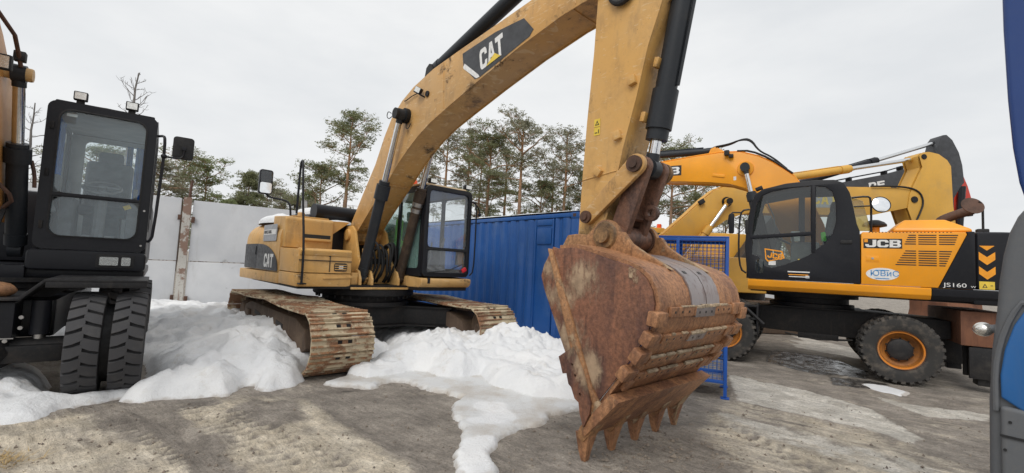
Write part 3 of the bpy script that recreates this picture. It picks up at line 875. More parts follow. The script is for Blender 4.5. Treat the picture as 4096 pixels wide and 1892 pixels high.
# loose stones and clods on the ground
_rs = random.Random(12); sb = B()
for k in range(2200):
    px = _rs.uniform(-100, 4000); py = 1500 + 420 * _rs.random() ** 0.8
    g = ground_at(px, py)
    if g.y > 7 or g.y < 1.8: continue
    if poly_sd(np.array([g.x]), np.array([g.y]), _pC)[0] > 0 or poly_sd(np.array([g.x]), np.array([g.y]), _pB)[0] > 0 or poly_sd(np.array([g.x]), np.array([g.y]), _pA)[0] > 0: continue
    r_ = 0.003 + 0.014 * _rs.random() ** 5
    i = int(np.clip(np.searchsorted(GX, g.x), 1, len(GX) - 1)); j = int(np.clip(np.searchsorted(GY, g.y), 1, len(GY) - 1))
    c = Vector((g.x, g.y, gz[j, i] + r_ * 0.25))
    dirs = [Vector((1, 0, 0)), Vector((0, 1, 0)), Vector((-1, 0, 0)), Vector((0, -1, 0)), Vector((0, 0, 1)), Vector((0, 0, -1))]
    a_ = _rs.uniform(0, 6.3)
    vs = [c + (Matrix.Rotation(a_, 3, 'Z') @ d) * r_ * _rs.uniform(0.6, 1.3) for d in dirs]
    sb.raw(vs, [(0, 1, 4), (1, 2, 4), (2, 3, 4), (3, 0, 4), (1, 0, 5), (2, 1, 5), (3, 2, 5), (0, 3, 5)])
for k in range(700):
    px = _rs.gauss(2620, 190); py = _rs.gauss(1800, 55)
    g = ground_at(px, py)
    if g.y > 6 or g.y < 1.8: continue
    r_ = 0.004 + 0.020 * _rs.random() ** 4
    i = int(np.clip(np.searchsorted(GX, g.x), 1, len(GX) - 1)); j = int(np.clip(np.searchsorted(GY, g.y), 1, len(GY) - 1))
    c = Vector((g.x, g.y, gz[j, i] + r_ * 0.2)); a_ = _rs.uniform(0, 6.3)
    vs = [c + (Matrix.Rotation(a_, 3, 'Z') @ Vector(d)) * r_ * _rs.uniform(0.5, 1.4) for d in ((1, 0, 0), (0, 1, 0), (-1, 0, 0), (0, -1, 0), (0, 0, 0.8), (0, 0, -0.5))]
    sb.raw(vs, [(0, 1, 4), (1, 2, 4), (2, 3, 4), (3, 0, 4), (1, 0, 5), (2, 1, 5), (3, 2, 5), (0, 3, 5)])
setprops(sb.build('loose_stones', 'stone_debris', None, 10), 'small stones and clods scattered over the muddy yard ground', 'stones', kind='stuff')

# ------------------------------------------------------------------ concrete wall of panels between steel posts
WA = Vector((-8.73, 10.9, 0)); WD = Vector((0.83, 0.56, 0)).normalized()
wall_ang = math.atan2(WD.y, WD.x)
wall = thing('concrete_wall', 'pale grey concrete panel wall with rusty steel posts behind the snow', 'wall', WA, wall_ang)
W_POST = 0.655                                                # the post seen beside the black cab
pitch_w = 4.6
for k in range(-3, 7):
    x0 = W_POST + k * pitch_w + 0.12; x1 = W_POST + (k + 1) * pitch_w - 0.12
    for z0, z1, dy in ((-0.25, 1.255, 0.0), (1.275, 2.80, 0.012)):
        zz = z1 + (0.03 if z1 > 2 and k % 2 else 0)
        B().bounds(x0, x1, dy - 0.07, dy + 0.07, z0, zz, 0.012).build('panel', 'wall_concrete', wall)
    px = W_POST + k * pitch_w
    b = B()
    b.bounds(px - 0.085, px + 0.085, -0.10, -0.085, -0.2, 2.86)
    b.bounds(px - 0.085, px + 0.085, 0.10, 0.115, -0.2, 2.86)
    b.bounds(px - 0.006, px + 0.006, -0.085, 0.10, -0.2, 2.86)
    po = b.build('post', 'rusty_post', wall)
    b = B()
    for z in (0.30, 2.28):
        b.bounds(px - 0.17, px - 0.102, -0.125, -0.08, z, z + 0.13, 0.006); b.bounds(px + 0.102, px + 0.18, -0.125, -0.08, z - 0.05, z + 0.10, 0.006)
    b.build('clamp', 'rust_dark', po)
    B().tube([(px + 0.03, -0.02, 2.84), (px + 0.035, -0.02, 3.05), (px + 0.05, 0.0, 3.30)], 0.035, 6).build('rusty_rod', 'rust_dark', po)

# ------------------------------------------------------------------ blue shipping container
cont = thing('shipping_container', 'blue corrugated shipping container with thin snow on its roof', 'container', (1.22, 8.40, 0.03), math.atan2(0.75, -0.66))
CL, CW, CH = 6.06, 2.44, 2.59      # local x along the long side away from the yard; the seen side is at y = 0
def corrugated(length, z0, z1, depth=0.045, flip=1):
    b = B(); pts = []
    x = 0.0; per = 0.278
    while x < length:
        for dx, dd in ((0.0, 0), (0.072, 0), (0.140, depth), (0.210, depth)):
            if x + dx < length: pts.append((x + dx, dd))
        x += per
    pts.append((length, 0))
    vs = [(p[0], p[1], z0) for p in pts] + [(p[0], p[1], z1) for p in pts]
    m = len(pts)
    return b.raw(vs, [(i, i + 1, m + i + 1, m + i) for i in range(m - 1)])
# local +y points towards the machines, the body of the container lies on -y
body = B()
def wallpanel(x0, x1):
    c = corrugated(x1 - x0, 0.16, CH - 0.10)
    return [(x0 + x, -0.045 + y, z) for x, y, z in c.v], c.f
for a, c in ((0.15, 0.62), (1.14, CL - 0.15)):
    vs, fs = wallpanel(a, c); body.raw(vs, fs)
so = body.build('side_wall', 'blue_paint', cont, 20)
b = B(); b.bounds(0.62, 1.14, -0.05, -0.03, 0.16, CH - 0.10)
b.bounds(0.62, 0.65, -0.03, -0.005, 0.16, CH - 0.1, 0.008); b.bounds(1.11, 1.14, -0.03, -0.005, 0.16, CH - 0.1, 0.008)
b.build('flat_panel', 'blue_paint', cont)
B().bounds(0.66, 1.10, -0.03, -0.012, 2.36, 2.48, 0.008).build('vent_cover', 'blue_paint', cont)
B().bounds(0.68, 1.08, -0.03, -0.006, 1.98, 2.30, 0.010).build('hatch', 'blue_paint', cont)
vs, fs = wallpanel(0.15, CL - 0.15)
B().raw([(x, -CW - y, z) for x, y, z in vs], fs).build('side_wall', 'blue_paint', cont, 20)
for z0, z1, nm in ((0.0, 0.16, 'bottom_rail'), (CH - 0.10, CH - 0.012, 'top_rail')):
    for y in (-0.06, -CW + 0.06):
        B().bounds(0.17, CL - 0.17, y - 0.05, y + 0.05, z0 + 0.012, z1, 0.008).build(nm, 'blue_paint', cont)
for x in (0.085, CL - 0.085):
    for y in (-0.085, -CW + 0.085):
        po = B().bounds(x - 0.075, x + 0.075, y - 0.075, y + 0.075, 0.12, CH - 0.12, 0.01).build('corner_post', 'blue_paint', cont)
        for z in (0.06, CH - 0.06):
            b = B(); b.bounds(x - 0.085, x + 0.085, y - 0.085, y + 0.085, z - 0.06, z + 0.06, 0.008)
            sy = 1 if y > -1 else -1; sx = -1 if x < 1 else 1
            b.box((x, y + sy * 0.0855, z), (0.075, 0.004, 0.06), mi=1); b.box((x + sx * 0.0855, y, z), (0.004, 0.075, 0.06), mi=1)
            b.build('corner_casting', ['blue_paint', 'rust_dark'], po)
for x in (0.05, CL - 0.05):
    B().bounds(x - 0.015, x + 0.015, -CW + 0.16, -0.16, 0.14, CH - 0.12).build('end_wall', 'blue_paint', cont)
for y in (-0.45, -0.95, -1.5, -2.0):
    B().cyl((0.005, y, 0.12), (0.005, y, CH - 0.1), 0.018, n=8).build('lock_rod', 'blue_paint', cont)
B().bounds(0.02, CL - 0.02, -CW + 0.02, -0.02, CH - 0.03, CH - 0.008).build('roof', 'blue_paint', cont)
X, Y = np.meshgrid(np.linspace(0.03, CL - 0.03, 90), np.linspace(-CW + 0.03, -0.02, 40))
Zs = CH + 0.02 + 0.05 * fbm(X * 1.5, Y * 1.5, 4, 77) * np.clip(np.minimum(np.minimum(X, CL - X), np.minimum(-Y, CW + Y)) * 12, 0, 1)
rs = link('roof_snow', grid_mesh('roof_snow', X, Y, Zs, 'snow', None, {'ice': X * 0, 'rim': X * 0}), None)
rs.matrix_world = Matrix.Translation(cont.location) @ Matrix.Rotation(cont.rotation_euler.z, 4, 'Z')
setprops(rs, 'thin white snow lying on the blue container roof', 'snow', kind='stuff')
# ------------------------------------------------------------------ tracked excavator (local x forward, y to its left, z up)
CAT_A = 0.745
cat = thing('tracked_excavator', 'sandy yellow tracked excavator with rusty bucket resting on the ground', 'excavator', (-2.67, 8.37, 0), CAT_A - math.pi / 2)

def track_path(n):
    """closed outline of the running gear: points (x, z) and outward angles"""
    pts = []
    def arc(cx, cz, r, a0, a1, m):
        for i in range(m):
            a = R(a0 + (a1 - a0) * i / m); pts.append((cx + r * math.cos(a), cz + r * math.sin(a)))
    arc(1.93, 0.435, 0.385, -90, 75, 30)
    for i in range(40):
        s = i / 40; x = 1.93 + 0.10 - s * 3.72
        sag = 0.03 * math.sin(math.pi * ((s * 2.0) % 1.0))
        pts.append((x, 0.807 + 0.035 * math.sin(math.pi * s) - sag))
    arc(-1.93, 0.43, 0.385, 105, 270, 30)
    for i in range(40): pts.append((-1.93 + 3.86 * i / 40, 0.045))
    P = np.array(pts + [pts[0]]); seg = np.hypot(*np.diff(P, axis=0).T); cum = np.concatenate([[0], np.cumsum(seg)])
    out = []
    for k in range(n):
        s = cum[-1] * k / n
        def at(t):
            t %= cum[-1]; return np.array([np.interp(t, cum, P[:, 0]), np.interp(t, cum, P[:, 1])])
        p = at(s); d = at(s + 0.06) - at(s - 0.06)
        out.append((p[0], p[1], math.atan2(d[1], d[0])))
    return out, cum[-1] / n
SHOES, PITCH = track_path(50)
TW = 0.81
def shoe_mesh():
    b = B(); h = PITCH * 0.97
    # local x along the chain, z outward is -z of the running direction handled by rotation
    b.bounds(-h / 2, h / 2, -TW / 2, TW / 2, -0.012, 0.010)
    for x in (-h * 0.42, -h * 0.02, h * 0.40):
        b.plate([(x - 0.014, 0.010), (x + 0.014, 0.010), (x + 0.008, 0.032), (x - 0.008, 0.032)], -TW / 2, TW / 2, 'y', mi=2)
    for y in (-0.075, 0.055):
        b.bounds(h * 0.08, h * 0.29, y - 0.028, y + 0.028, 0.0102, 0.0125, mi=1)
    return b.mesh('shoe', ['track_rust', 'black_steel', 'grouser_rust'])
shoe_me = shoe_mesh()
rnd = random.Random(5)
for side in (-1, 1):
    yc = side * 1.31
    b = B()
    # link chain running inside the shoes
    for x, z, a in SHOES:
        b.box((x + 0.05 * math.cos(a + math.pi / 2), yc - 0.09, z + 0.05 * math.sin(a + math.pi / 2)), (PITCH * 0.9, 0.05, 0.085), (0, -a, 0))
        b.box((x + 0.05 * math.cos(a + math.pi / 2), yc + 0.09, z + 0.05 * math.sin(a + math.pi / 2)), (PITCH * 0.9, 0.05, 0.085), (0, -a, 0))
    tr = b.build('track_chain', 'track_frame_dirt', cat)
    for x, z, a in SHOES:
        o = link('shoe', shoe_me, tr, (x, yc + rnd.uniform(-0.006, 0.006), z))
        o.rotation_euler = Euler((math.pi, -a, 0), 'XYZ') if False else (0, 0, 0)
        o.rotation_euler = (Matrix.Rotation(-a, 4, 'Y') @ Matrix.Rotation(math.pi, 4, 'X')).to_euler()
    # frame beam, rollers, sprocket and idler
    b = B()
    prof = [(-1.75, 0.30), (-1.55, 0.20), (1.5, 0.20), (1.72, 0.30), (1.62, 0.55), (1.25, 0.66), (-1.25, 0.68), (-1.6, 0.6)]
    b.plate(prof, yc - 0.26, yc + 0.26, 'y', bevel=0.025)
    for x0, x1, z0, z1 in ((-0.9, -0.55, 0.50, 0.535), (0.35, 0.70, 0.47, 0.505)):
        for s2 in (-1, 1): b.box(((x0 + x1) / 2, yc + s2 * 0.262, (z0 + z1) / 2), (x1 - x0, 0.006, z1 - z0 + 0.03), (0, 0.1, 0), mi=1)
    for s2 in (-1, 1):
        b.box((0.0, yc + s2 * 0.28, 0.36), (0.22, 0.05, 0.10), bevel=0.01); b.box((0.25, yc + s2 * 0.275, 0.34), (0.13, 0.04, 0.16), bevel=0.01)
        b.box((-1.3, yc + s2 * 0.28, 0.44), (0.3, 0.05, 0.2), bevel=0.02)
    fr = b.build('track_frame', ['track_frame_dirt', 'black_steel'], cat)
    b = B()
    b.lathe([(0.0, -0.12), (0.06, -0.16), (0.10, -0.15), (0.12, -0.09), (0.27, -0.08), (0.30, -0.05), (0.325, -0.04), (0.325, 0.04), (0.30, 0.05), (0.27, 0.08), (0.12, 0.09), (0.10, 0.15), (0.0, 0.16)], (1.93, yc, 0.435), 'y', 28)
    b.build('idler_wheel', 'track_frame_dirt', cat)
    b = B()
    teeth = []
    for i in range(44):
        a = 2 * math.pi * i / 44; teeth.append((-1.93 + (0.34 if i % 2 else 0.295) * math.cos(a), 0.43 + (0.34 if i % 2 else 0.295) * math.sin(a)))
    b.plate(teeth, yc - 0.035, yc + 0.035, 'y'); b.lathe([(0.0, -0.24), (0.16, -0.24), (0.2, -0.2), (0.24, -0.06), (0.24, 0.06), (0.2, 0.2), (0.16, 0.24), (0, 0.24)], (-1.93, yc, 0.43), 'y', 20)
    b.build('drive_sprocket', 'track_frame_dirt', cat)
    for x in np.linspace(-1.35, 1.35, 8):
        B().lathe([(0.0, -0.2), (0.05, -0.2), (0.055, -0.13), (0.10, -0.12), (0.085, -0.05), (0.085, 0.05), (0.10, 0.12), (0.055, 0.13), (0.05, 0.2), (0, 0.2)], (x, yc, 0.175), 'y', 16).build('roller', 'track_frame_dirt', fr)
    for x in (-0.7, 0.75):
        B().lathe([(0.0, -0.2), (0.04, -0.2), (0.05, -0.1), (0.08, -0.09), (0.08, 0.09), (0.05, 0.1), (0, 0.12)], (x, yc, 0.70), 'y', 14).build('carrier_roller', 'track_frame_dirt', fr)

# car body between the tracks
b = B()
plan = [(0.62, -0.5), (1.18, -1.08), (1.18, -1.12), (0.45, -1.12), (0.30, -0.9), (-0.30, -0.9), (-0.45, -1.12), (-1.18, -1.12), (-1.18, -1.08), (-0.62, -0.5),
        (-0.62, 0.5), (-1.18, 1.08), (-1.18, 1.12), (-0.45, 1.12), (-0.30, 0.9), (0.30, 0.9), (0.45, 1.12), (1.18, 1.12), (1.18, 1.08), (0.62, 0.5)]
b.plate(plan, 0.40, 0.70, 'z', bevel=0.015)
big = [(x * 1.03 + (0.03 if x > 0 else -0.03), y) for x, y in plan]
b.plate(big, 0.372, 0.40, 'z'); b.plate(big, 0.70, 0.726, 'z')
b.build('car_body', 'black_steel', cat)
b = B()
b.lathe([(0.0, 0.726), (0.78, 0.726), (0.80, 0.74), (0.80, 0.80), (0.72, 0.81), (0.72, 0.90), (0.86, 0.91), (0.88, 0.93), (0.88, 1.02), (0.0, 1.02)], (0, 0, 0), 'z', 48)
for i in range(36):
    a = 2 * math.pi * i / 36; b.cyl((0.815 * math.cos(a), 0.815 * math.sin(a), 0.86), (0.815 * math.cos(a), 0.815 * math.sin(a), 0.915), 0.018, n=6)
b.build('swing_bearing', 'black_steel', cat)

# revolving frame
b = B()
b.plate([(0.80, -0.62), (0.80, 0.42), (1.2, 0.42), (1.2, 1.42), (-1.9, 1.42), (-2.5, 1.0), (-2.5, -1.0), (-1.9, -1.42), (0.75, -1.42)], 1.035, 1.10, 'z')
b.bounds(0.80, 0.835, -0.62, 0.42, 1.03, 1.065, 0.005, mi=1)
for y in (-0.30, -0.24, 0.24, 0.30):
    pass
b.build('revolving_frame', ['black_steel', 'cat_paint'], cat)
# boom support cheeks
for y in (-0.30, 0.30):
    b = B(); b.plate([(-0.75, 1.10), (0.62, 1.10), (0.70, 1.2), (0.34, 1.55), (0.12, 2.04), (-0.02, 2.13), (-0.25, 2.12), (-0.38, 2.0), (-0.62, 1.5)], y - 0.022, y + 0.022, 'y', bevel=0.01)
    ch = b.build('boom_support', 'cat_paint', cat)
    B().lathe([(0, -0.06), (0.10, -0.06), (0.11, -0.04), (0.11, 0.04), (0.10, 0.06), (0, 0.06)], (-0.14, y, 1.96), 'y', 18).build('pivot_boss', 'cat_paint', ch)
b = B()                                     # yellow lugs round the hoist cylinder feet and the plate between
for yc in (-0.35, 0.35):
    for d in (-0.105, 0.105):
        b.plate([(0.48, 1.10), (0.80, 1.10), (0.80, 1.2), (0.72, 1.33), (0.62, 1.36), (0.53, 1.32)], yc + d - 0.018, yc + d + 0.018, 'y', bevel=0.006)
b.bounds(0.30, 0.34, -0.24, 0.24, 1.10, 1.72, 0.01)
b.bounds(0.30, 0.75, -0.60, -0.48, 1.10, 1.30, 0.02)
b.build('cylinder_bracket', 'cat_paint', cat)

# right hand body: skirts, tool box, tank, side doors
b = B()
b.plate([(-0.14, 1.07), (0.80, 1.07), (0.80, 1.275), (-0.14, 1.275)], -1.46, -0.62, 'y', bevel=0.02)
b.plate([(-2.78, 1.04), (-0.145, 1.06), (-0.145, 1.245), (-2.80, 1.23)], -1.465, -1.30, 'y', bevel=0.025)
b.bounds(0.20, 0.815, -1.05, -0.75, 1.285, 1.30)
b.box((0.806, -0.82, 1.215), (0.02, 0.5, 0.035), (0.05, 0, 0), bevel=0.008)
b.build('lower_skirt', 'cat_paint', cat)
b = B()
b.plate(smooth_poly([(-0.14, 1.285), (0.80, 1.285), (0.80, 1.29), (0.795, 1.62), (0.79, 1.635), (0.60, 1.64), (0.30, 1.645), (-0.14, 1.66)], 0), -1.455, -0.63, 'y', bevel=0.035, seg=3)
b.box((0.803, -1.04, 1.475), (0.012, 0.82, 0.012), mi=1)
b.box((0.803, -0.98, 1.46), (0.010, 0.010, 0.32), mi=1)
b.cyl((0.80, -0.985, 1.56), (0.806, -0.985, 1.56), 0.022, n=12, mi=1)
tb = b.build('tool_box', ['cat_paint', 'black_print'], cat)
b = B(); b.plate(rr(-0.91, -0.70, 1.315, 1.445, 0.03), 0.80, 0.806, 'x', mi=1)
for z in (1.345, 1.38, 1.415): b.bounds(0.80, 0.812, -0.90, -0.71, z - 0.006, z + 0.006)
b.box((0.806, -0.80, 1.38), (0.01, 0.07, 0.05), mi=2)
b.build('head_lamp', ['cat_paint', 'black_print', 'lamp_reflector'], tb)
B().plate(smooth_poly([(0.84, 1.66), (0.80, 1.52), (0.64, 1.50), (0.64, 1.66)], 1), -1.44, -0.64, 'y', bevel=0.012).build('tool_box_lid', 'cat_paint', tb)
b = B()
b.plate([(-0.14, 1.665), (-0.06, 1.665), (-0.06, 2.15), (-0.10, 2.19), (-0.75, 2.22), (-0.75, 1.665)], -1.43, -0.63, 'y', bevel=0.05, seg=3)
b.bounds(-0.062, -0.052, -1.12, -0.68, 1.835, 1.91, mi=1)
b.bounds(-0.70, -0.12, -1.30, -0.70, 2.19, 2.215, 0.01)
tk = b.build('fuel_tank', ['cat_paint', 'black_print'], cat)
B().box((-0.03, -0.90, 1.82), (0.08, 0.46, 0.045), bevel=0.012).build('step', 'cat_paint', tk)
B().lathe([(0, 0.07), (0.05, 0.07), (0.06, 0.05), (0.06, 0), (0, 0)], (-0.3, -1.12, 2.22), 'z', 14).build('filler_cap', 'cat_paint', tk)

# rear right quarter with rounded shoulder: sections swept along x
def shoulder(x0, x1, n=10, y_side=-1.46, z0=1.25, z_top=2.16, rad=0.34, tail=False):
    vs = []; fs = []; m = 0
    xs = np.linspace(x0, x1, n)
    for x in xs:
        k = 0.0
        if tail: k = max(0.0, (-2.35 - x) / 0.47)
        yo = y_side + 0.55 * k ** 2.2
        zt = z_top - 0.30 * k ** 2 + 0.04 * (x + 2.8) / 2.6
        sec = [(yo, z0), (yo, zt - rad)]
        for i in range(1, 8):
            a = R(180 - 90 * i / 7); sec.append((yo + rad + rad * math.cos(a), zt - rad + rad * math.sin(a)))
        sec.append((-0.30, zt + 0.02))
        m = len(sec)
        vs += [(x, y, z) for y, z in sec]
    for k in range(n - 1):
        for i in range(m - 1):
            fs.append((k * m + i, k * m + i + 1, (k + 1) * m + i + 1, (k + 1) * m + i))
    fs.append(tuple(range(m))); fs.append(tuple(reversed(range((n - 1) * m, n * m))))
    return B().raw(vs, fs)
sh = shoulder(-0.755, -0.165, 4, z_top=2.13).build('side_cover', 'cat_paint', cat)
sh2 = shoulder(-2.00, -0.765, 6, z_top=2.13).build('side_cover', 'cat_paint', cat)
B().plate(rr(-1.15, -0.35, 1.77, 2.06, 0.03), -1.474, -1.467, 'y').build('notice_sheet', 'grey_print', sh2)
B().plate(rr(-1.12, -0.38, 1.88, 1.97, 0.02), -1.478, -1.475, 'y').build('notice_band', 'white_print', sh2)
text('notice_print', '8-800-555-888-3', 0.085, 'black_print', sh2, (-1.10, -1.480, 1.90), (R(90), 0, 0), 0.82, 0.0, 0.001)
cwt = shoulder(-2.80, -2.01, 12, z_top=2.13, tail=True)
cwm = cwt.build('counterweight', 'cat_paint', cat)
b = B()
b.plate([(-2.80, 1.04), (-2.01, 1.04), (-2.01, 1.25), (-2.80, 1.25)], -1.28, 1.40, 'y', bevel=0.04)
b.plate([(-2.75, 1.26), (-2.01, 1.26), (-2.01, 2.10), (-2.62, 2.05), (-2.75, 1.9)], -0.29, 1.42, 'y', bevel=0.06, seg=3)
b.build('counterweight_back', 'cat_paint', cwm)
# dark panel with the maker's letters
def dark_panel(x0, x1, top):
    b = B(); pts = [(x0, 1.262), (x1, 1.262)] + top
    b.plate(pts, -1.476, -1.467, 'y', bevel=0.003); return b
arc = [(-0.18 - 1.16 * (1 - math.cos(R(a))), 1.30 + 0.42 * math.sin(R(a))) for a in range(0, 91, 10)]
d1 = dark_panel(-1.50, -0.18, arc + [(-1.50, 1.725)]).build('side_door', 'decal_black', cat)
d2 = dark_panel(-2.38, -1.515, [(-1.515, 1.725), (-2.38, 1.72)]).build('side_door', 'decal_black', cat)
block_text('CAT', 0.175, 0.235, 0.012, 'white_print', d1, (-0.98, -1.4765, 1.31), (R(90), 0, 0), thick=0.001)
B().box((-1.58, -1.482, 1.60), (0.06, 0.012, 0.16), bevel=0.004).build('latch', 'black_paint', d2)
# left body behind the cab and engine hood
b = B()
b.bounds(-2.0, -0.62, 0.45, 1.42, 1.11, 2.10, 0.05); b.build('side_cover', 'cat_paint', cat)
B().bounds(-2.35, -0.62, 0.43, 1.44, 1.04, 1.105, 0.02).build('lower_skirt', 'cat_paint', cat)
b = B()
b.plate(smooth_poly([(-2.1, 2.0), (-0.55, 2.0), (-0.45, 2.05), (-0.5, 2.25), (-0.85, 2.33), (-1.9, 2.33), (-2.1, 2.2)], 1), -0.95, 0.9, 'y', bevel=0.05, seg=3)
b.bounds(-0.62, -0.35, -0.60, 0.42, 1.10, 2.02)
hd = b.build('engine_hood', 'black_paint', cat)
B().cyl((-1.3, -0.75, 2.30), (-1.36, -0.75, 2.62), 0.06, 0.055, 16).build('exhaust_pipe', 'dull_steel', hd)
B().cyl((-0.5, -0.85, 2.36), (-0.62, 0.35, 2.36), 0.14, 0.14, 20).build('air_duct', 'black_paint', hd)
def snow_cap(name, cx, cy, z, rx, ry, h, label, seed, rot=0):
    n = 26; vs = []; fs = []
    for j in range(9):
        t = j / 8
        for i in range(n):
            a = 2 * math.pi * i / n
            w = 1 + 0.22 * (vnoise(np.array([math.cos(a) * 1.7 + 5]), np.array([math.sin(a) * 1.7 + 5]), seed)[0] - 0.5) * 2
            r = math.sin(t * math.pi / 2) * w
            zz = h * math.cos(t * math.pi / 2) ** 0.7 * (0.8 + 0.4 * vnoise(np.array([r * math.cos(a) * 2 + 9]), np.array([r * math.sin(a) * 2 + 9]), seed + 3)[0])
            vs.append((cx + rx * r * math.cos(a), cy + ry * r * math.sin(a), z + zz - 0.02))
    for j in range(8):
        for i in range(n):
            fs.append((j * n + i, j * n + (i + 1) % n, (j + 1) * n + (i + 1) % n, (j + 1) * n + i))
    o = B().raw(vs, fs).build(name, 'snow', None, 80)
    o.matrix_world = cat.matrix_basis.copy()
    return setprops(o, label, 'snow', kind='stuff')
cat.matrix_basis = Matrix.Translation(cat.location) @ Matrix.Rotation(cat.rotation_euler.z, 4, 'Z')
snow_cap('snow_cap', -1.55, -1.05, 2.14, 0.85, 0.33, 0.20, 'white snow lump on the rear shoulder of the yellow excavator', 3)
snow_cap('snow_cap', -0.95, -0.55, 2.33, 0.35, 0.40, 0.15, 'rounded snow lump on the black hood of the yellow excavator', 8)
snow_cap('snow_cap', -0.45, -0.42, 2.17, 0.16, 0.30, 0.08, 'small snow strip beside the boom foot of the yellow excavator', 12)

# mirror, handrail
b = B(); b.tube([(0.0, -1.38, 2.19), (0.0, -1.40, 2.38), (-0.05, -1.46, 2.44), (-0.1, -1.70, 2.46), (-0.1, -1.76, 2.52), (-0.1, -1.76, 2.62)], 0.017, 8, smooth=2)
b.build('mirror_arm', 'black_paint', cat)
b = B()
b.plate(rr(-1.87, -1.67, 2.50, 2.90, 0.04), -0.13, -0.06, 'x', bevel=0.012)
mo = b.build('mirror', 'black_paint', cat)
B().plate(rr(-1.855, -1.685, 2.52, 2.69, 0.03), -0.060, -0.056, 'x').build('lower_glass', 'mirror_glass', mo)
B().plate(rr(-1.855, -1.685, 2.70, 2.88, 0.03), -0.060, -0.056, 'x').build('upper_glass', 'window_glass', mo)
b = B(); b.tube([(0.85, -1.40, 1.13), (0.83, -1.40, 1.7), (0.62, -1.40, 2.4), (0.50, -1.40, 3.0), (0.44, -1.40, 3.06), (0.38, -1.40, 3.0), (0.36, -1.40, 2.2)], 0.018, 8, smooth=2)
b.box((0.86, -1.40, 1.12), (0.12, 0.10, 0.02), bevel=0.004)
b.build('handrail', 'black_paint', cat)

# boom
boom_top = [(-0.30, 2.06), (-0.23, 2.20), (0.18, 2.70), (0.59, 3.18), (0.86, 3.62), (1.08, 3.90), (1.40, 4.12), (1.74, 4.26), (2.29, 4.39), (3.0, 4.47), (4.28, 4.60), (5.05, 4.70), (5.45, 4.68)]
boom_low = [(5.62, 4.48), (5.45, 4.30), (5.09, 4.29), (4.8, 4.26), (4.15, 4.13), (3.42, 3.94), (2.76, 3.75), (2.30, 3.61), (1.95, 3.46), (1.67, 3.30), (1.40, 3.12), (1.14, 2.91), (0.49, 2.41), (-0.02, 2.00), (-0.04, 1.86), (-0.14, 1.79), (-0.26, 1.84), (-0.32, 1.95)]
b = B(); b.plate(boom_top + boom_low, -0.222, 0.222, 'y', bevel=0.006)
inset = []
def lerp2(a, c, t): return (a[0] + (c[0] - a[0]) * t, a[1] + (c[1] - a[1]) * t)
boom = b.build('boom', 'cat_boom_paint', cat, 28)
b = B()
# side plates stand a little proud of the box section, as on the real boom
def offset_poly(pts, d):
    out = []; m = len(pts)
    for i in range(m):
        p0, p1, p2 = Vector(pts[i - 1]), Vector(pts[i]), Vector(pts[(i + 1) % m])
        n1 = Vector((-(p1 - p0).y, (p1 - p0).x)).normalized(); n2 = Vector((-(p2 - p1).y, (p2 - p1).x)).normalized()
        n = (n1 + n2); n = n.normalized() if n.length > 1e-6 else n1
        out.append(tuple(p1 + n * d))
    return out
for s2 in (-1, 1):
    b = B(); b.plate(offset_poly(boom_top + boom_low, 0.016), s2 * 0.2225, s2 * 0.236, 'y', bevel=0.003)
    b.build('side_plate', 'cat_boom_paint', boom, 28)
for (p, q) in (((2.56, 4.445), (2.62, 3.70)), ((0.46, 3.03), (0.98, 2.77)), ((4.95, 4.70), (5.0, 4.27))):       # weld seams
    b = B(); b.tube([(p[0], -0.237, p[1] - 0.03), (q[0], -0.237, q[1] + 0.03)], 0.007, 6); b.build('weld_seam', 'cat_boom_paint', boom)
for (x, z) in ((1.02, 2.80), (4.95, 4.275)):
    B().tube([(x, -0.22, z - 0.004), (x, 0.22, z - 0.004)], 0.008, 6).build('weld_seam', 'cat_boom_paint', boom)
# decal
dec = B().plate([(3.02, 4.40), (3.06, 4.20), (3.33, 3.955), (3.43, 3.955), (4.33, 4.185), (4.39, 4.25), (4.22, 4.445), (3.7, 4.46)], -0.2405, -0.2375, 'y').build('decal', 'decal_black', boom)
B().plate([(3.055, 4.20), (3.07, 4.17), (3.36, 3.96), (3.43, 3.96), (3.40, 4.00), (3.085, 4.24)], -0.2425, -0.241, 'y').build('decal_stripe', 'white_print', boom)
block_text('CAT', 0.145, 0.285, 0.012, 'white_print', boom, (3.445, -0.2408, 4.035), (R(90), R(-11.5), 0), thick=0.0015, shear=0.02)
B().plate([(3.555, 4.055), (3.835, 4.115), (3.715, 4.185)], -0.2455, -0.2445, 'y').build('decal_triangle', 'yellow_print', boom)
# pins and lamp on the boom
b = B(); b.cyl((1.60, -0.46, 3.83), (1.60, 0.46, 3.83), 0.085, n=22); b.cyl((1.60, -0.30, 3.83), (1.60, 0.30, 3.83), 0.12, n=22)
b.build('cylinder_pin', 'black_steel', boom)
b = B(); b.box((2.02, -0.31, 4.12), (0.14, 0.05, 0.10), (0, 0.5, 0.3), bevel=0.01); b.tube([(2.1, -0.24, 4.02), (2.08, -0.30, 4.04), (2.04, -0.30, 4.08)], 0.012, 6)
b.cyl((2.18, -0.235, 4.05), (2.18, -0.26, 4.05), 0.045, n=12)
b.build('work_lamp', 'black_paint', boom)
B().box((2.035, -0.337, 4.125), (0.11, 0.006, 0.075), (0, 0.5, 0.3)).build('lamp_lens', 'lamp_reflector', boom)
b = B()
b.tube([(1.9, -0.26, 4.12), (1.75, -0.26, 4.12), (1.6, -0.27, 4.08), (1.5, -0.25, 4.1)], 0.008, 5, smooth=2)
b.tube([(1.45, -0.44, 3.86), (1.34, -0.44, 3.92), (1.3, -0.44, 3.84), (1.38, -0.44, 3.78), (1.48, -0.44, 3.80)], 0.007, 5, smooth=2)
b.tube([(1.62, -0.26, 3.72), (1.64, -0.27, 3.62), (1.72, -0.27, 3.6), (1.76, -0.26, 3.68)], 0.008, 5, smooth=2)
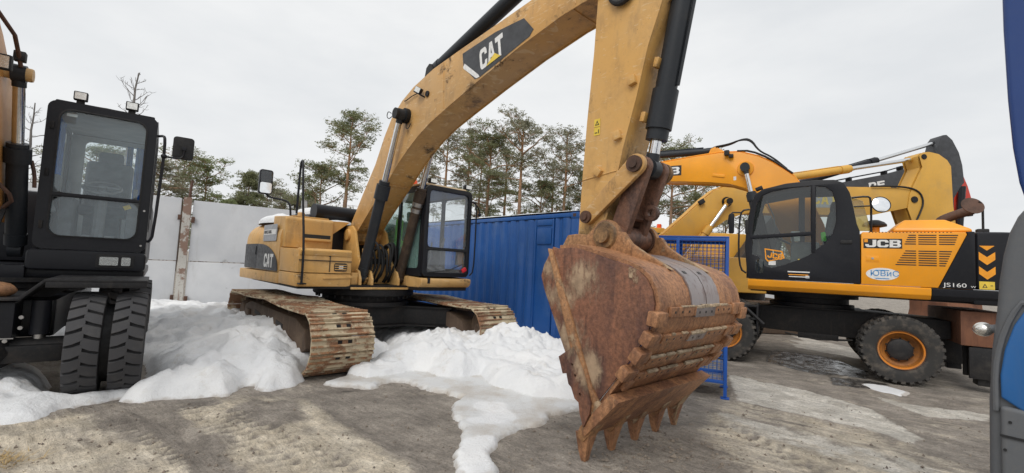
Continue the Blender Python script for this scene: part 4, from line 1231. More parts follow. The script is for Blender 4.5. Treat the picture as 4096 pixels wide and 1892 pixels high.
b.build('cable', 'rubber_seal', boom)
# hydraulic lines along the boom's back
b = B()
for dy in (-0.12, -0.06, 0.06, 0.12):
    b.tube([(x, dy, z + 0.045) for x, z in boom_top[2:12]], 0.017, 6)
for i in (4, 6, 8, 10):
    x, z = boom_top[i]; b.box((x, 0, z + 0.03), (0.06, 0.34, 0.05), bevel=0.006)
b.build('hydraulic_line', 'black_steel', boom)

def hydraulic(parent, name, foot, head, r, split, gland=0.16, rod_r=None, mat='cylinder_black', eye=0.09, eye_w=0.11, axis='y', glandk=1.22):
    """barrel, gland, chrome rod and both eyes between two pins"""
    foot = Vector(foot); head = Vector(head); d = head - foot
    m = foot + d * split; u = d.normalized()
    b = B()
    b.cyl(foot + u * eye * 0.7, m, r, n=22)
    b.cyl(m - u * gland, m, r * glandk, n=22); b.cyl(m, m + u * gland * 0.28, r * 1.02, n=22)
    b.cyl(foot + u * eye * 0.7, foot + u * (eye + 0.10), r * 1.08, n=22)
    ex = Vector((0, eye_w / 2, 0)); b.cyl(foot - ex, foot + ex, eye, n=20)
    side = u.cross(Vector((0, 1, 0))).normalized()
    b.tube([m - u * gland * 1.1 + side * r * 1.15, foot + u * 0.25 + side * r * 1.2], 0.016, 6)
    o = b.build(name, mat, parent)
    c = B(); c.cyl(m + u * 0.02, head, rod_r or r * 0.55, n=20); c.build('piston_rod', 'chrome', o)
    c = B(); c.cyl(head - ex, head + ex, eye, n=20); c.cyl(head - u * (eye + 0.05), head - u * eye * 0.5, (rod_r or r * 0.55) * 1.15, n=18)
    c.build('rod_eye', mat, o)
    return o
hydraulic(cat, 'hoist_cylinder', (0.60, -0.35, 1.22), (1.60, -0.35, 3.83), 0.085, 0.585, 0.24, 0.047, glandk=1.35)
hl = hydraulic(cat, 'hoist_cylinder', (0.60, 0.35, 1.22), (1.60, 0.35, 3.83), 0.085, 0.585, 0.20, 0.047, 'grimy_cylinder', glandk=1.2)
b = B()
for t in (0.46, 0.50):
    p = Vector((0.60, 0.35, 1.22)).lerp(Vector((1.60, 0.35, 3.83)), t); u = Vector((1, 0, 2.61)).normalized(); b.cyl(p - u * 0.035, p + u * 0.035, 0.096, n=20)
b.build('clamp_band', 'dull_steel', hl)
hydraulic(cat, 'stick_cylinder', (1.96, 0, 4.545), (5.35, 0, 5.42), 0.10, 0.70, 0.22, 0.06)
b = B()
for s2 in (-1, 1): b.plate([(1.80, 4.24), (2.16, 4.34), (2.04, 4.60), (1.96, 4.63), (1.88, 4.58)], s2 * 0.10 - 0.018, s2 * 0.10 + 0.018, 'y', bevel=0.008)
b.build('cylinder_bracket', 'black_steel', boom)

# hoses at the boom foot
rh = random.Random(3)
for k in range(9):
    y0 = -0.22 + 0.055 * k
    z0 = 1.66 + rh.uniform(-0.05, 0.08); x0 = 0.42 + rh.uniform(-0.02, 0.05)
    b = B(); b.tube([(x0 - 0.12, y0, z0), (x0 + 0.05, y0, z0 + 0.12), (x0 + 0.20, y0 + 0.01, z0 + 0.05), (x0 + 0.24, y0 + rh.uniform(-0.06, 0.06), z0 - 0.25), (x0 + 0.16, y0 + rh.uniform(-0.1, 0.1), 1.25), (x0 + 0.02, y0 + rh.uniform(-0.1, 0.1), 1.14)], 0.021, 8, smooth=2)
    b.build('hose', 'rubber_seal', cat)
b = B()
for k in range(4): b.cyl((0.40, -0.18 + 0.11 * k, 1.58), (0.40, -0.18 + 0.11 * k, 1.72), 0.032, n=10)
b.bounds(0.345, 0.40, -0.2, 0.2, 1.45, 1.55, 0.01)
b.build('valve_block', 'black_steel', cat)

# stick
stick_prof = [(5.12, 1.74), (5.15, 1.66), (5.24, 1.62), (5.34, 1.68), (5.40, 1.84), (5.46, 2.05), (5.545, 2.36), (5.61, 2.67), (5.74, 3.14), (5.84, 3.58), (5.97, 3.95), (6.06, 4.30), (6.02, 4.62), (5.72, 5.2), (5.50, 5.52), (5.30, 5.56), (5.22, 5.44), (5.25, 4.9), (5.26, 4.25), (5.235, 3.70), (5.18, 3.00), (5.15, 2.44)]
b = B(); b.plate(stick_prof, -0.185, 0.185, 'y', bevel=0.005)
stick = b.build('stick', 'cat_paint', cat, 28)
for s2 in (-1, 1):
    B().plate(offset_poly(stick_prof, -0.012) if False else stick_prof, s2 * 0.1855, s2 * 0.200, 'y', bevel=0.003).build('side_plate', 'cat_paint', stick, 28)
b = B(); b.tube([(5.155, -0.201, 2.42), (5.55, -0.201, 2.47)], 0.007, 6); b.tube([(5.25, -0.201, 1.8), (5.40, -0.201, 2.16), (5.545, -0.201, 2.42)], 0.006, 6)
b.build('weld_seam', 'cat_paint', stick)
for (x, z, r) in ((5.70, 3.29, 0.25), (5.56, 2.80, 0.25), (5.35, 2.48, 0.9)):
    B().box((x, -0.222, z), (0.075, 0.045, 0.085), (0, -r, 0), bevel=0.008).build('bracket', 'cat_paint', stick)
for (x, z) in ((5.885, 3.44), (5.765, 2.96)):
    B().box((x, -0.10, z), (0.045, 0.07, 0.09), (0, 0.25, 0), bevel=0.008).build('bracket', 'cat_paint', stick)
for z in (2.89, 2.975):
    st = B().plate([(5.275, z - 0.04), (5.345, z - 0.04), (5.345, z + 0.038), (5.275, z + 0.038)], -0.2035, -0.2015, 'y').build('warning_sticker', 'yellow_print', stick)
b = B(); b.plate([(5.285, 2.95), (5.335, 2.95), (5.310, 2.998)], -0.2045, -0.2042, 'y', holes=[[(5.298, 2.958), (5.322, 2.958), (5.310, 2.982)]]); b.bounds(5.285, 5.315, -0.2045, -0.2042, 2.87, 2.88); b.bounds(5.325, 5.334, -0.2045, -0.2042, 2.865, 2.905)
b.build('sticker_print', 'black_print', stick)
b = B(); b.lathe([(0, -0.28), (0.11, -0.28), (0.12, -0.26), (0.12, 0.26), (0.11, 0.28), (0, 0.28)], (5.22, 0, 1.74), 'y', 20); b.lathe([(0, -0.26), (0.16, -0.26), (0.17, -0.24), (0.17, -0.2), (0, -0.2)], (5.55, 0, 4.50), 'y', 24)
b.build('pivot_boss', 'linkage_rust', stick)
b = B(); b.tube([(5.40, -0.23, 4.32), (5.46, -0.24, 4.12), (5.60, -0.24, 4.06), (5.74, -0.23, 4.22)], 0.03, 8, smooth=2); b.build('hose', 'rubber_seal', stick)
b = B()
for s2 in (-1, 1): b.plate([(5.98, 3.98), (6.17, 4.18), (6.14, 4.36), (6.03, 4.40)], s2 * 0.09 - 0.015, s2 * 0.09 + 0.015, 'y', bevel=0.006)
b.build('cylinder_bracket', 'cat_paint', stick)
hydraulic(cat, 'bucket_cylinder', (6.11, 0, 4.30), (5.79, 0, 2.49), 0.098, 0.80, 0.36, 0.052, glandk=1.20)

# linkage
A_, B_, C_ = (5.785, 2.49), (5.27, 2.04), (5.555, 1.85)
def bar(p, q, r0, r1, y0, y1, holes=True):
    p = Vector(p); q = Vector(q); a = math.degrees(math.atan2(q.y - p.y, q.x - p.x))
    pts = circ(p.x, p.y, r0, 12, a + 90, a + 270) + circ(q.x, q.y, r1, 12, a - 90, a + 90)
    return B().plate(pts, y0, y1, 'y', bevel=0.008)
for s2 in (-1, 1):
    y = s2 * 0.238
    sl = bar(A_, B_, 0.095, 0.068, y - 0.025, y + 0.025).build('side_link', 'linkage_rust' if s2 > 0 else 'cat_boom_paint', cat)
    for p, r in ((A_, 0.075), (B_, 0.06)):
        b = B(); b.cyl((p[0], y - s2 * 0.02, p[1]), (p[0], y + s2 * 0.055, p[1]), r, n=18); b.cyl((p[0], y + s2 * 0.05, p[1]), (p[0], y + s2 * 0.075, p[1]), r * 0.55, n=10)
        b.build('pin', 'rust_dark', sl)
b = B()
bl0 = (5.80, 2.44)
for s2 in (-1, 1):
    p, q = Vector(A_), Vector(C_)
    a = math.degrees(math.atan2(q.y - p.y, q.x - p.x))
    b.plate(circ(p.x, p.y, 0.095, 12, a + 90, a + 270) + [(p.x - 0.10, p.y - 0.16)] * 0 + circ(q.x, q.y, 0.095, 12, a - 90, a + 90), s2 * 0.145 - 0.04, s2 * 0.145 + 0.04, 'y', bevel=0.015)
b.cyl((C_[0], -0.27, C_[1]), (C_[0], 0.27, C_[1]), 0.115, n=22)
b.cyl((A_[0], -0.29, A_[1]), (A_[0], 0.29, A_[1]), 0.055, n=18)
m_ = Vector(A_).lerp(Vector(C_), 0.60); b.box((m_.x - 0.02, 0, m_.y), (0.05, 0.22, 0.20), (0, -0.42, 0), bevel=0.02)
b.plate(circ(m_.x + 0.13, m_.y - 0.02, 0.075, 14), 0.03, 0.08, 'y', holes=[circ(m_.x + 0.13, m_.y - 0.02, 0.032, 12)], bevel=0.005)
b.build('bucket_link', 'link_rust', cat)

# bucket
shell = [(5.36, 1.735), (5.54, 1.745), (5.72, 1.705), (5.90, 1.655), (6.05, 1.615), (6.16, 1.575), (6.24, 1.51), (6.295, 1.42), (6.32, 1.31), (6.305, 1.19), (6.26, 1.07), (6.17, 0.92), (6.07, 0.78), (5.96, 0.635), (5.86, 0.50), (5.795, 0.405)]
def shell_at(s):
    P = np.array(shell); seg = np.hypot(*np.diff(P, axis=0).T); cum = np.concatenate([[0], np.cumsum(seg)])
    s = s * cum[-1]
    p = np.array([np.interp(s, cum, P[:, 0]), np.interp(s, cum, P[:, 1])])
    q = np.array([np.interp(s + 0.03, cum, P[:, 0]), np.interp(s + 0.03, cum, P[:, 1])]); o = np.array([np.interp(s - 0.03, cum, P[:, 0]), np.interp(s - 0.03, cum, P[:, 1])])
    d = (q - o) / np.linalg.norm(q - o)
    return p, d, np.array([-d[1], d[0]])
BW = 0.735
b = B()
inner = []
for i in range(len(shell)):
    p, d, n = shell_at(i / (len(shell) - 1)); inner.append(tuple(np.array(shell[i]) - n * 0.03))
vs = []; fs = []; m = len(shell)
for y in (-BW, BW):
    vs += [(x, y, z) for x, z in shell] + [(x, y, z) for x, z in inner]
for i in range(m - 1):
    fs += [(i, i + 1, 2 * m + i + 1, 2 * m + i), (m + i, 3 * m + i, 3 * m + i + 1, m + i + 1), (i, m + i, m + i + 1, i + 1), (2 * m + i, 2 * m + i + 1, 3 * m + i + 1, 3 * m + i)]
fs += [(0, 2 * m, 3 * m, m), (m - 1, 2 * m - 1, 4 * m - 1, 3 * m - 1)]
b.raw(vs, fs)
bucket = b.build('bucket', 'bucket_shell_rust', cat, 40)
side_prof = [(5.36, 1.735), (5.29, 1.66), (5.18, 1.47), (5.235, 1.34), (5.62, 0.91 - 0.1), (5.70, 0.36), (5.75, 0.30)] + list(reversed(inner))[0:]
side_prof = [(5.30, 1.72), (5.20, 1.56), (5.17, 1.46), (5.22, 1.33), (5.60, 0.62), (5.70, 0.36), (5.78, 0.33)] + [tuple(p) for p in reversed(inner)]
for s2 in (-1, 1):
    sp = B().plate(side_prof, s2 * BW - 0.022, s2 * BW + 0.012 * s2 + 0.010, 'y', bevel=0.004).build('side_plate', 'bucket_rust', bucket, 30)
    b = B(); yo = s2 * (BW + 0.033)
    b.plate([(5.255, 1.705), (5.30, 1.70), (5.78, 0.62), (5.90, 0.47), (5.80, 0.40), (5.69, 0.52)], yo - 0.014, yo + 0.014, 'y', bevel=0.008)
    b.build('side_strip', 'bucket_edge', bucket)
    b = B(); yo = s2 * (BW + 0.020) if s2 > 0 else -(BW + 0.058)
    b.plate([(5.455, 0.80), (5.60, 0.90), (5.70, 0.74), (5.80, 0.50), (5.79, 0.42), (5.735, 0.30), (5.695, 0.40), (5.68, 0.48), (5.64, 0.50), (5.60, 0.58), (5.57, 0.60), (5.545, 0.68), (5.505, 0.67)], yo - 0.010, yo + 0.010, 'y', holes=[circ(5.60, 0.76, 0.012, 8), circ(5.635, 0.68, 0.012, 8), circ(5.69, 0.545, 0.012, 8)], bevel=0)
    b.build('side_cutter', 'bucket_rust', bucket)
# cutting edge and teeth
b = B()
b.plate([(6.045, 0.565), (5.735, 0.225), (5.70, 0.245), (5.80, 0.42), (5.95, 0.60)], -BW - 0.05, BW + 0.05, 'y', bevel=0.008)
b.build('cutting_edge', 'bucket_shell_rust', bucket)
for i in range(5):
    yc = -0.70 + 0.365 * i
    b = B()
    b.plate([(5.875, 0.395), (5.80, 0.43), (5.67, 0.285), (5.635, 0.195), (5.705, 0.165), (5.765, 0.235)], yc - 0.066, yc + 0.066, 'y', bevel=0.018)
    ad = b.build('tooth_adapter', 'bucket_edge', bucket)
    vs = [(5.625, yc - 0.055, 0.235), (5.625, yc + 0.055, 0.235), (5.755, yc + 0.055, 0.225), (5.755, yc - 0.055, 0.225),
          (5.640, yc - 0.036, 0.10), (5.640, yc + 0.036, 0.10), (5.722, yc + 0.036, 0.10), (5.722, yc - 0.036, 0.10),
          (5.672, yc - 0.022, -0.012), (5.672, yc + 0.022, -0.012), (5.70, yc + 0.022, -0.012), (5.70, yc - 0.022, -0.012)]
    fs = [(0, 1, 2, 3), (8, 11, 10, 9)] + [(k * 4 + i2, k * 4 + (i2 + 1) % 4, (k + 1) * 4 + (i2 + 1) % 4, (k + 1) * 4 + i2) for k in range(2) for i2 in range(4)]
    B().raw(vs, fs).build('tooth', 'bucket_shell_rust', bucket, 25)
rw = random.Random(9)
# wear plates across the heel: each bar is made of segments
def wear(s, y0, y1, width, th, mat='bucket_shell_rust', name='wear_strip', off=0.0):
    p, d, n = shell_at(s)
    c = p + n * (th / 2 + 0.001 + off)
    b = B(); b.box((c[0], (y0 + y1) / 2, c[1]), (width, y1 - y0, th), (0, -math.atan2(d[1], d[0]), 0), bevel=0.008)
    if width < 0.09 and y1 - y0 > 0.2:
        for k in range(int((y1 - y0) / 0.11)):
            yy = y0 + 0.06 + 0.11 * k; q = c + n * (th / 2)
            b.box((q[0], yy, q[1]), (0.018, 0.018, 0.004), (0, -math.atan2(d[1], d[0]), 0), mi=1)
    top = c + n * (th * 0.30) - d * (width / 2 + 0.004)
    if th < 0.035:
        y_ = y0
        while y_ < y1 - 0.03:
            l_ = min(rw.uniform(0.04, 0.16), y1 - y_)
            if rw.random() < 0.75: b.box((top[0], y_ + l_ / 2, top[1]), (rw.uniform(0.010, 0.024), l_, th * rw.uniform(0.7, 1.05)), (0, -math.atan2(d[1], d[0]), 0), bevel=0.003, mi=2)
            y_ += l_ + rw.uniform(0, 0.03)
    return b.build(name, [mat, 'black_print', 'dried_mud'], bucket)
for row, (s, w) in enumerate(((0.545, 0.075), (0.640, 0.075), (0.735, 0.08), (0.815, 0.085))):
    cuts = [-0.60, -0.22 + rw.uniform(-0.05, 0.05), 0.16 + rw.uniform(-0.05, 0.05), 0.50]
    for y0, y1 in zip(cuts[:-1], cuts[1:]):
        wear(s, y0 + 0.004, y1 - 0.004, w, 0.026)
    for ys, ye in ((0.515, 0.63), (0.64, 0.755)): wear(s, ys, ye, w * 1.35, 0.036)
for s in (0.565, 0.635, 0.705, 0.785):
    p, d, n = shell_at(s); 
    b = B(); b.box((p[0] + n[0] * 0.005, -BW - 0.012, p[1] + n[1] * 0.005), (0.105, 0.155, 0.085), (0, -math.atan2(d[1], d[0]), 0), bevel=0.014); b.build('heel_shroud', 'bucket_shell_rust', bucket)
    b = B(); b.box((p[0] + n[0] * 0.005, BW + 0.012, p[1] + n[1] * 0.005), (0.105, 0.13, 0.085), (0, -math.atan2(d[1], d[0]), 0), bevel=0.014); b.build('heel_shroud', 'bucket_shell_rust', bucket)
wear(0.845, -0.68, -0.60, 0.10, 0.04, name='heel_shroud')
# worn bright plates running up to the ears
for y0, y1 in ((-0.255, -0.008), (0.008, 0.255)):
    vs = []; fs = []; ss = np.linspace(0.20, 0.53, 10)
    for s in ss:
        p, d, n = shell_at(s); q0 = p + n * 0.002; q1 = p + n * 0.016
        w = 0.02 * math.sin((s - 0.2) * 9)
        vs += [(q0[0], y0, q0[1]), (q1[0], y0, q1[1]), (q1[0], y1, q1[1]), (q0[0], y1, q0[1])]
    for k in range(len(ss) - 1):
        for i in range(4): fs.append((k * 4 + i, k * 4 + (i + 1) % 4, (k + 1) * 4 + (i + 1) % 4, (k + 1) * 4 + i))
    fs += [(0, 1, 2, 3), tuple(range(len(vs) - 1, len(vs) - 5, -1))]
    B().raw(vs, fs).build('worn_plate', 'polished_steel', bucket, 40)
for y in (-0.17, 0.10):
    p, d, n = shell_at(0.40); b = B(); q = p + n * 0.018; b.box((q[0], y, q[1]), (0.03, 0.05, 0.003), (0, -math.atan2(d[1], d[0]), 0)); b.build('slot', 'black_print', bucket)
wear(0.645, -0.17, 0.12, 0.078, 0.030, 'polished_steel')
wear(0.55, -0.20, 0.15, 0.080, 0.029, 'polished_steel')
# ears
for s2 in (-1, 1):
    y = s2 * 0.325
    ear = [(5.06, 1.76), (5.10, 1.64), (5.35, 1.70), (5.54, 1.735), (5.90, 1.65), (6.16, 1.57), (6.20, 1.565), (6.10, 1.625), (5.95, 1.70), (5.82, 1.78), (5.74, 1.88)] + circ(C_[0], C_[1], 0.145, 10, 10, 150) + [(5.36, 1.86), (5.22, 1.87), (5.12, 1.86)]
    b = B(); b.plate(ear, y - 0.03, y + 0.03, 'y', bevel=0.008)
    eo = b.build('ear', 'bucket_edge', bucket)
    b = B(); b.lathe([(0.0, -0.09), (0.07, -0.09), (0.075, -0.05), (0.115, -0.05), (0.13, -0.03), (0.13, 0.05), (0, 0.05)] if s2 < 0 else [(0, -0.05), (0.13, -0.05), (0.13, 0.05), (0.07, 0.055), (0.07, 0.09), (0, 0.09)], (C_[0], y, C_[1]), 'y', 22)
    b.build('pin_boss', 'rust_dark' if s2 > 0 else 'linkage_rust', bucket)

# cab
def cab_side(prof, holes, y0, y1): return B().plate(prof, y0, y1, 'y', holes=holes, bevel=0.012)
cabm = 'black_paint'
b = B()
CB = dict(x0=-0.55, x1=1.25, y0=0.42, y1=1.42, z0=1.285, z1=2.90)
fr_holes = [rr(0.52, 1.34, 1.36, 1.745, 0.04), rr(0.50, 1.35, 1.80, 2.80, 0.07)]
b.plate(rr(0.425, 1.42, 1.285, 2.885, 0.09), 1.185, 1.25, 'x', holes=fr_holes, bevel=0.012)
for y0, y1 in ((0.42, 0.465), (1.375, 1.42)):
    b.plate([(-0.55, 1.285), (1.186, 1.285), (1.186, 2.80), (1.05, 2.89), (-0.40, 2.89), (-0.55, 2.75)], y0, y1, 'y', holes=[rr(-0.38, 0.30, 1.75, 2.78, 0.06), rr(0.38, 1.10, 1.42, 2.78, 0.07)], bevel=0.01)
b.plate(rr(0.47, 1.37, 1.285, 2.88, 0.06), -0.55, -0.50, 'x', holes=[rr(0.60, 1.24, 1.80, 2.76, 0.06)], bevel=0.01)
b.bounds(-0.50, 1.18, 0.466, 1.374, 2.80, 2.885)
b.bounds(-0.50, 1.18, 0.466, 1.374, 1.29, 1.33)
cab = b.build('cab', cabm, cat)
B().plate([(-0.50, 2.89), (1.16, 2.89), (1.08, 2.945), (-0.42, 2.95)], 0.46, 1.38, 'y', bevel=0.025).build('cab_roof', 'cat_roof_paint', cab)
for (a, c, z0, z1) in ((0.50, 1.35, 1.80, 2.80), (0.52, 1.34, 1.36, 1.745)):
    B().bounds(1.212, 1.218, a + 0.001, c - 0.001, z0 + 0.001, z1 - 0.001).build('windshield', 'hazy_glass', cab)
for y in (0.441, 1.398):
    for x0, x1, z0 in ((-0.38, 0.30, 1.75), (0.38, 1.10, 1.42)):
        B().bounds(x0, x1, y - 0.003, y + 0.003, z0, 2.78).build('side_window', 'teal_glass' if y < 1 else 'window_glass', cab)
B().bounds(-0.528, -0.522, 0.6, 1.24, 1.8, 2.76).build('rear_window', 'window_glass', cab)
b = B(); b.bounds(0.0, 0.45, 0.72, 1.16, 1.62, 1.74, 0.04); b.box((-0.02, 0.94, 2.0), (0.12, 0.44, 0.62), (0, -0.15, 0), bevel=0.05); b.box((-0.05, 0.94, 2.42), (0.09, 0.26, 0.2), (0, -0.1, 0), bevel=0.04)
b.bounds(0.05, 0.4, 0.78, 1.1, 1.33, 1.62, 0.02)
b.build('seat', 'seat_fabric', cab)
b = B()
for y in (0.60, 1.28): b.bounds(0.1, 0.6, y - 0.06, y + 0.06, 1.34, 1.80, 0.03); b.tube([(0.55, y, 1.8), (0.58, y, 1.95), (0.6, y, 2.02)], 0.02, 8)
for y in (0.84, 1.06): b.tube([(0.75, y, 1.34), (0.82, y, 1.6), (0.85, y, 1.9)], 0.016, 8); b.box((0.83, y, 1.42), (0.22, 0.12, 0.02), (0, 0.3, 0))
b.bounds(1.08, 1.16, 1.22, 1.34, 1.50, 1.80, 0.02)
b.build('controls', 'interior_grey', cab)
b = B(); b.box((0.02, 0.60, 2.02), (0.06, 0.14, 0.62), (0, 0.1, 0), bevel=0.02); b.box((0.05, 0.68, 1.82), (0.10, 0.20, 0.2), bevel=0.03)
b.build('vest_or_reflection', 'hivis_green', cab)
b = B()
for y in (0.56, 1.33): b.box((1.20, y, 2.965), (0.09, 0.15, 0.085), bevel=0.012, mi=0); b.box((1.247, y, 2.965), (0.004, 0.125, 0.065), mi=1)
b.build('roof_lamp', ['black_paint', 'lamp_reflector'], cab)
B().lathe([(0, 0.13), (0.04, 0.125), (0.06, 0.09), (0.065, 0.0), (0, 0.0)], (0.5, 0.60, 2.94), 'z', 16).build('beacon', 'lamp_orange', cab)
b = B(); b.tube([(1.27, 1.40, 2.70), (1.34, 1.46, 2.68), (1.34, 1.47, 2.0), (1.33, 1.47, 1.40), (1.28, 1.42, 1.32)], 0.014, 8, smooth=1)
b.tube([(1.2, 1.42, 2.72), (1.1, 1.62, 2.70), (1.1, 1.72, 2.60), (1.1, 1.73, 2.52)], 0.012, 6, smooth=1); b.ball((1.1, 1.73, 2.5), 0.035)
b.build('grab_rail', 'black_paint', cab)
B().box((1.265, 1.30, 1.42), (0.03, 0.10, 0.075), (0.5, 0, 0), bevel=0.01).build('marker_lamp', 'lamp_red', cab)
b = B(); b.tube([(1.262, 0.50, 1.35), (1.266, 0.95, 1.40), (1.262, 1.26, 1.52)], 0.008, 6); b.bounds(1.252, 1.262, 0.47, 1.37, 1.755, 1.785)
b.build('wiper', 'rubber_seal', cab)
b = B()
b.plate(smooth_poly([(-0.6, 1.08), (1.16, 1.08), (1.26, 1.12), (1.285, 1.20), (1.27, 1.272), (-0.6, 1.272)], 1), 0.405, 1.47, 'y', bevel=0.03, seg=3)
cs = b.build('cab_skirt', 'cat_paint', cat)
B().box((1.27, 0.55, 1.215), (0.035, 0.05, 0.10), bevel=0.006).build('bracket', 'black_paint', cs)
# ------------------------------------------------------------------ wheels
def tyre_mesh(rad, width, rim, n_lug, style, mat, name='tyre'):
    """tyre round the y axis, centred at the origin, with raised lugs"""
    b = B(); w = width / 2
    prof = [(rim, -w * 0.80), (rim + 0.03, -w * 0.92), ((rim + rad) / 2, -w * 1.02), (rad * 0.90, -w * 0.98), (rad * 0.935, -w * 0.88), (rad * 0.945, -w * 0.5), (rad * 0.945, w * 0.5), (rad * 0.935, w * 0.88), (rad * 0.90, w * 0.98), ((rim + rad) / 2, w * 1.02), (rim + 0.03, w * 0.92), (rim, w * 0.80)]
    b.lathe(prof, (0, 0, 0), 'y', 56)
    def pt(r, a, y): return (r * math.cos(a), y, r * math.sin(a))
    da = 2 * math.pi / n_lug
    for k in range(n_lug):
        for s in (-1, 1):
            a0 = da * (k + (0.5 if s > 0 else 0.0))
            if style == 'block':
                # chevron block: wide at the shoulder, angled to the middle
                ys = [s * w * 0.97, s * w * 0.50, s * w * -0.06]
                sk = [0.0, 0.12 * da, 0.36 * da]; wd = [0.44 * da, 0.44 * da, 0.40 * da]
                top = [rad * 0.975, rad, rad]; bot = rad * 0.90
            else:
                ys = [s * w * 1.0, s * w * 0.60, s * w * 0.08]
                sk = [0.0, 0.10 * da, 0.25 * da]; wd = [0.27 * da, 0.25 * da, 0.24 * da]
                top = [rad * 0.965, rad, rad]; bot = rad * 0.90
            vs = []
            for y, o, h, tp in zip(ys, sk, wd, top):
                vs += [pt(bot, a0 + o - h, y), pt(bot, a0 + o + h, y), pt(tp, a0 + o + h * 0.86, y * 0.985), pt(tp, a0 + o - h * 0.86, y * 0.985)]
            fs = [(0, 1, 2, 3), (11, 10, 9, 8)]
            for q in range(2):
                for i in range(4): fs.append((q * 4 + i, q * 4 + (i + 1) % 4, (q + 1) * 4 + (i + 1) % 4, (q + 1) * 4 + i))
            b.raw(vs, fs, 1)
    return b.mesh(name, [mat, 'tyre_lug' if style == 'block' else 'dusty_lug'], 28)
def rim_mesh(r, width, mat, hub, out=1):
    b = B(); w = width / 2 * out
    b.lathe([(r + 0.012, w * 0.96), (r + 0.014, w * 0.82), (r - 0.018, w * 0.80), (r - 0.022, w * 0.62)], (0, 0, 0), 'y', 40)
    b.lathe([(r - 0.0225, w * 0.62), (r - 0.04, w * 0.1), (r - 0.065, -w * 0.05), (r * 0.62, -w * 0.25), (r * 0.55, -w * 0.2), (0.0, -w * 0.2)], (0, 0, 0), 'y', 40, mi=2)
    b.lathe([(r + 0.012, -w * 0.96), (r - 0.02, -w * 0.8), (r - 0.04, -w * 0.3), (0, -w * 0.3)], (0, 0, 0), 'y', 32)
    b.lathe([(hub, -w * 0.2), (hub * 0.98, w * 0.25), (hub * 0.82, w * 0.35), (hub * 0.4, w * 0.38), (0, w * 0.38)], (0, 0, 0), 'y', 24, mi=1)
    for i in range(10):
        a = 2 * math.pi * i / 10; q = r * 0.60
        b.cyl((q * math.cos(a), -w * 0.22, q * math.sin(a)), (q * math.cos(a), -w * 0.02, q * math.sin(a)), 0.014, n=6, mi=1)
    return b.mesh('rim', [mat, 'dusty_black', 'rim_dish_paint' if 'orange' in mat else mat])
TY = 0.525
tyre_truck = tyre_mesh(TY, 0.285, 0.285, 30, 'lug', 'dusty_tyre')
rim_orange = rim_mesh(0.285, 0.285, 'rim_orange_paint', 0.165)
rim_inner = rim_mesh(0.285, 0.285, 'dusty_black', 0.135)

# ------------------------------------------------------------------ orange wheeled excavator
jcb = thing('wheeled_excavator', 'orange and black wheeled excavator seen from its cab side', 'excavator', (5.70, 8.745, 0), math.atan2(-0.846, -0.534) - math.pi / 2)
for u, steer in ((-1.25, 0), (1.25, 0)):
    for s in (1, -1):
        t = link('wheel', tyre_truck, jcb, (u, s * 1.08, TY), (0, 0.3 * u, 0 if s > 0 else math.pi))
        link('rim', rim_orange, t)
        t2 = link('wheel', tyre_truck, jcb, (u, s * 0.755, TY), (0, 0.9, 0 if s > 0 else math.pi))
        link('rim', rim_inner, t2)
    b = B(); b.cyl((u, -0.62, TY), (u, 0.62, TY), 0.09, n=14); b.ball((u, 0, TY), (0.2, 0.24, 0.2)); b.bounds(u - 0.12, u + 0.12, -0.5, 0.5, TY + 0.05, TY + 0.18, 0.02)
    b.build('axle', 'black_steel', jcb)
b = B()
b.plate([(-1.95, 0.72), (-0.72, 0.58), (0.55, 0.60), (1.75, 0.72), (1.75, 0.98), (0.55, 1.035), (-0.9, 1.04), (-1.95, 1.0)], -0.55, 0.60, 'y', bevel=0.015)
b.plate([(-0.9, 1.035), (0.53, 1.03), (0.53, 1.05), (-0.9, 1.055)], -0.62, 0.66, 'y')
b.bounds(-0.5, 0.1, 0.45, 0.63, 0.50, 0.60, 0.01)
b.tube([(0.3, 0.6, 0.56), (-0.2, 0.62, 0.50), (-0.7, 0.6, 0.54)], 0.018, 6)
b.build('chassis', 'black_steel', jcb)
b = B(); b.lathe([(0, 1.04), (0.66, 1.04), (0.68, 1.06), (0.68, 1.12), (0.60, 1.13), (0.60, 1.22), (0.74, 1.23), (0.74, 1.30), (0, 1.30)], (-0.1, 0, 0), 'z', 36); b.build('swing_bearing', 'black_steel', jcb)
# steps at the front
b = B()
for z in (0.55, 0.80, 1.03): b.bounds(0.72, 1.35 if z > 1 else 1.0, 0.68, 1.15, z - 0.018, z + 0.018, 0.006)
for u in (0.72, 0.99): b.box((u, 0.92, 0.80), (0.03, 0.44, 0.56), bevel=0.006)
b.tube([(0.95, 1.14, 1.03), (0.62, 1.14, 0.72)], 0.03, 6)
b.build('step', 'dusty_black', jcb)
# rear tool box and stabiliser
b = B(); b.bounds(-2.55, -1.97, -1.0, 1.0, 0.68, 1.19, 0.01); b.build('rear_plate', 'rust_plate', jcb)
for y in (0.82, -0.82):
    b = B(); b.bounds(-2.42, -2.10, y - 0.15, y + 0.15, 0.22, 0.679, 0.02); b.bounds(-2.46, -2.06, y - 0.17, y - 0.12, 0.2, 0.66, 0.01); b.bounds(-2.46, -2.06, y + 0.12, y + 0.17, 0.2, 0.66, 0.01); b.bounds(-2.36, -2.16, y - 0.12, y + 0.12, 0.10, 0.23, 0.01)
    b.build('outrigger', 'dusty_black', jcb)
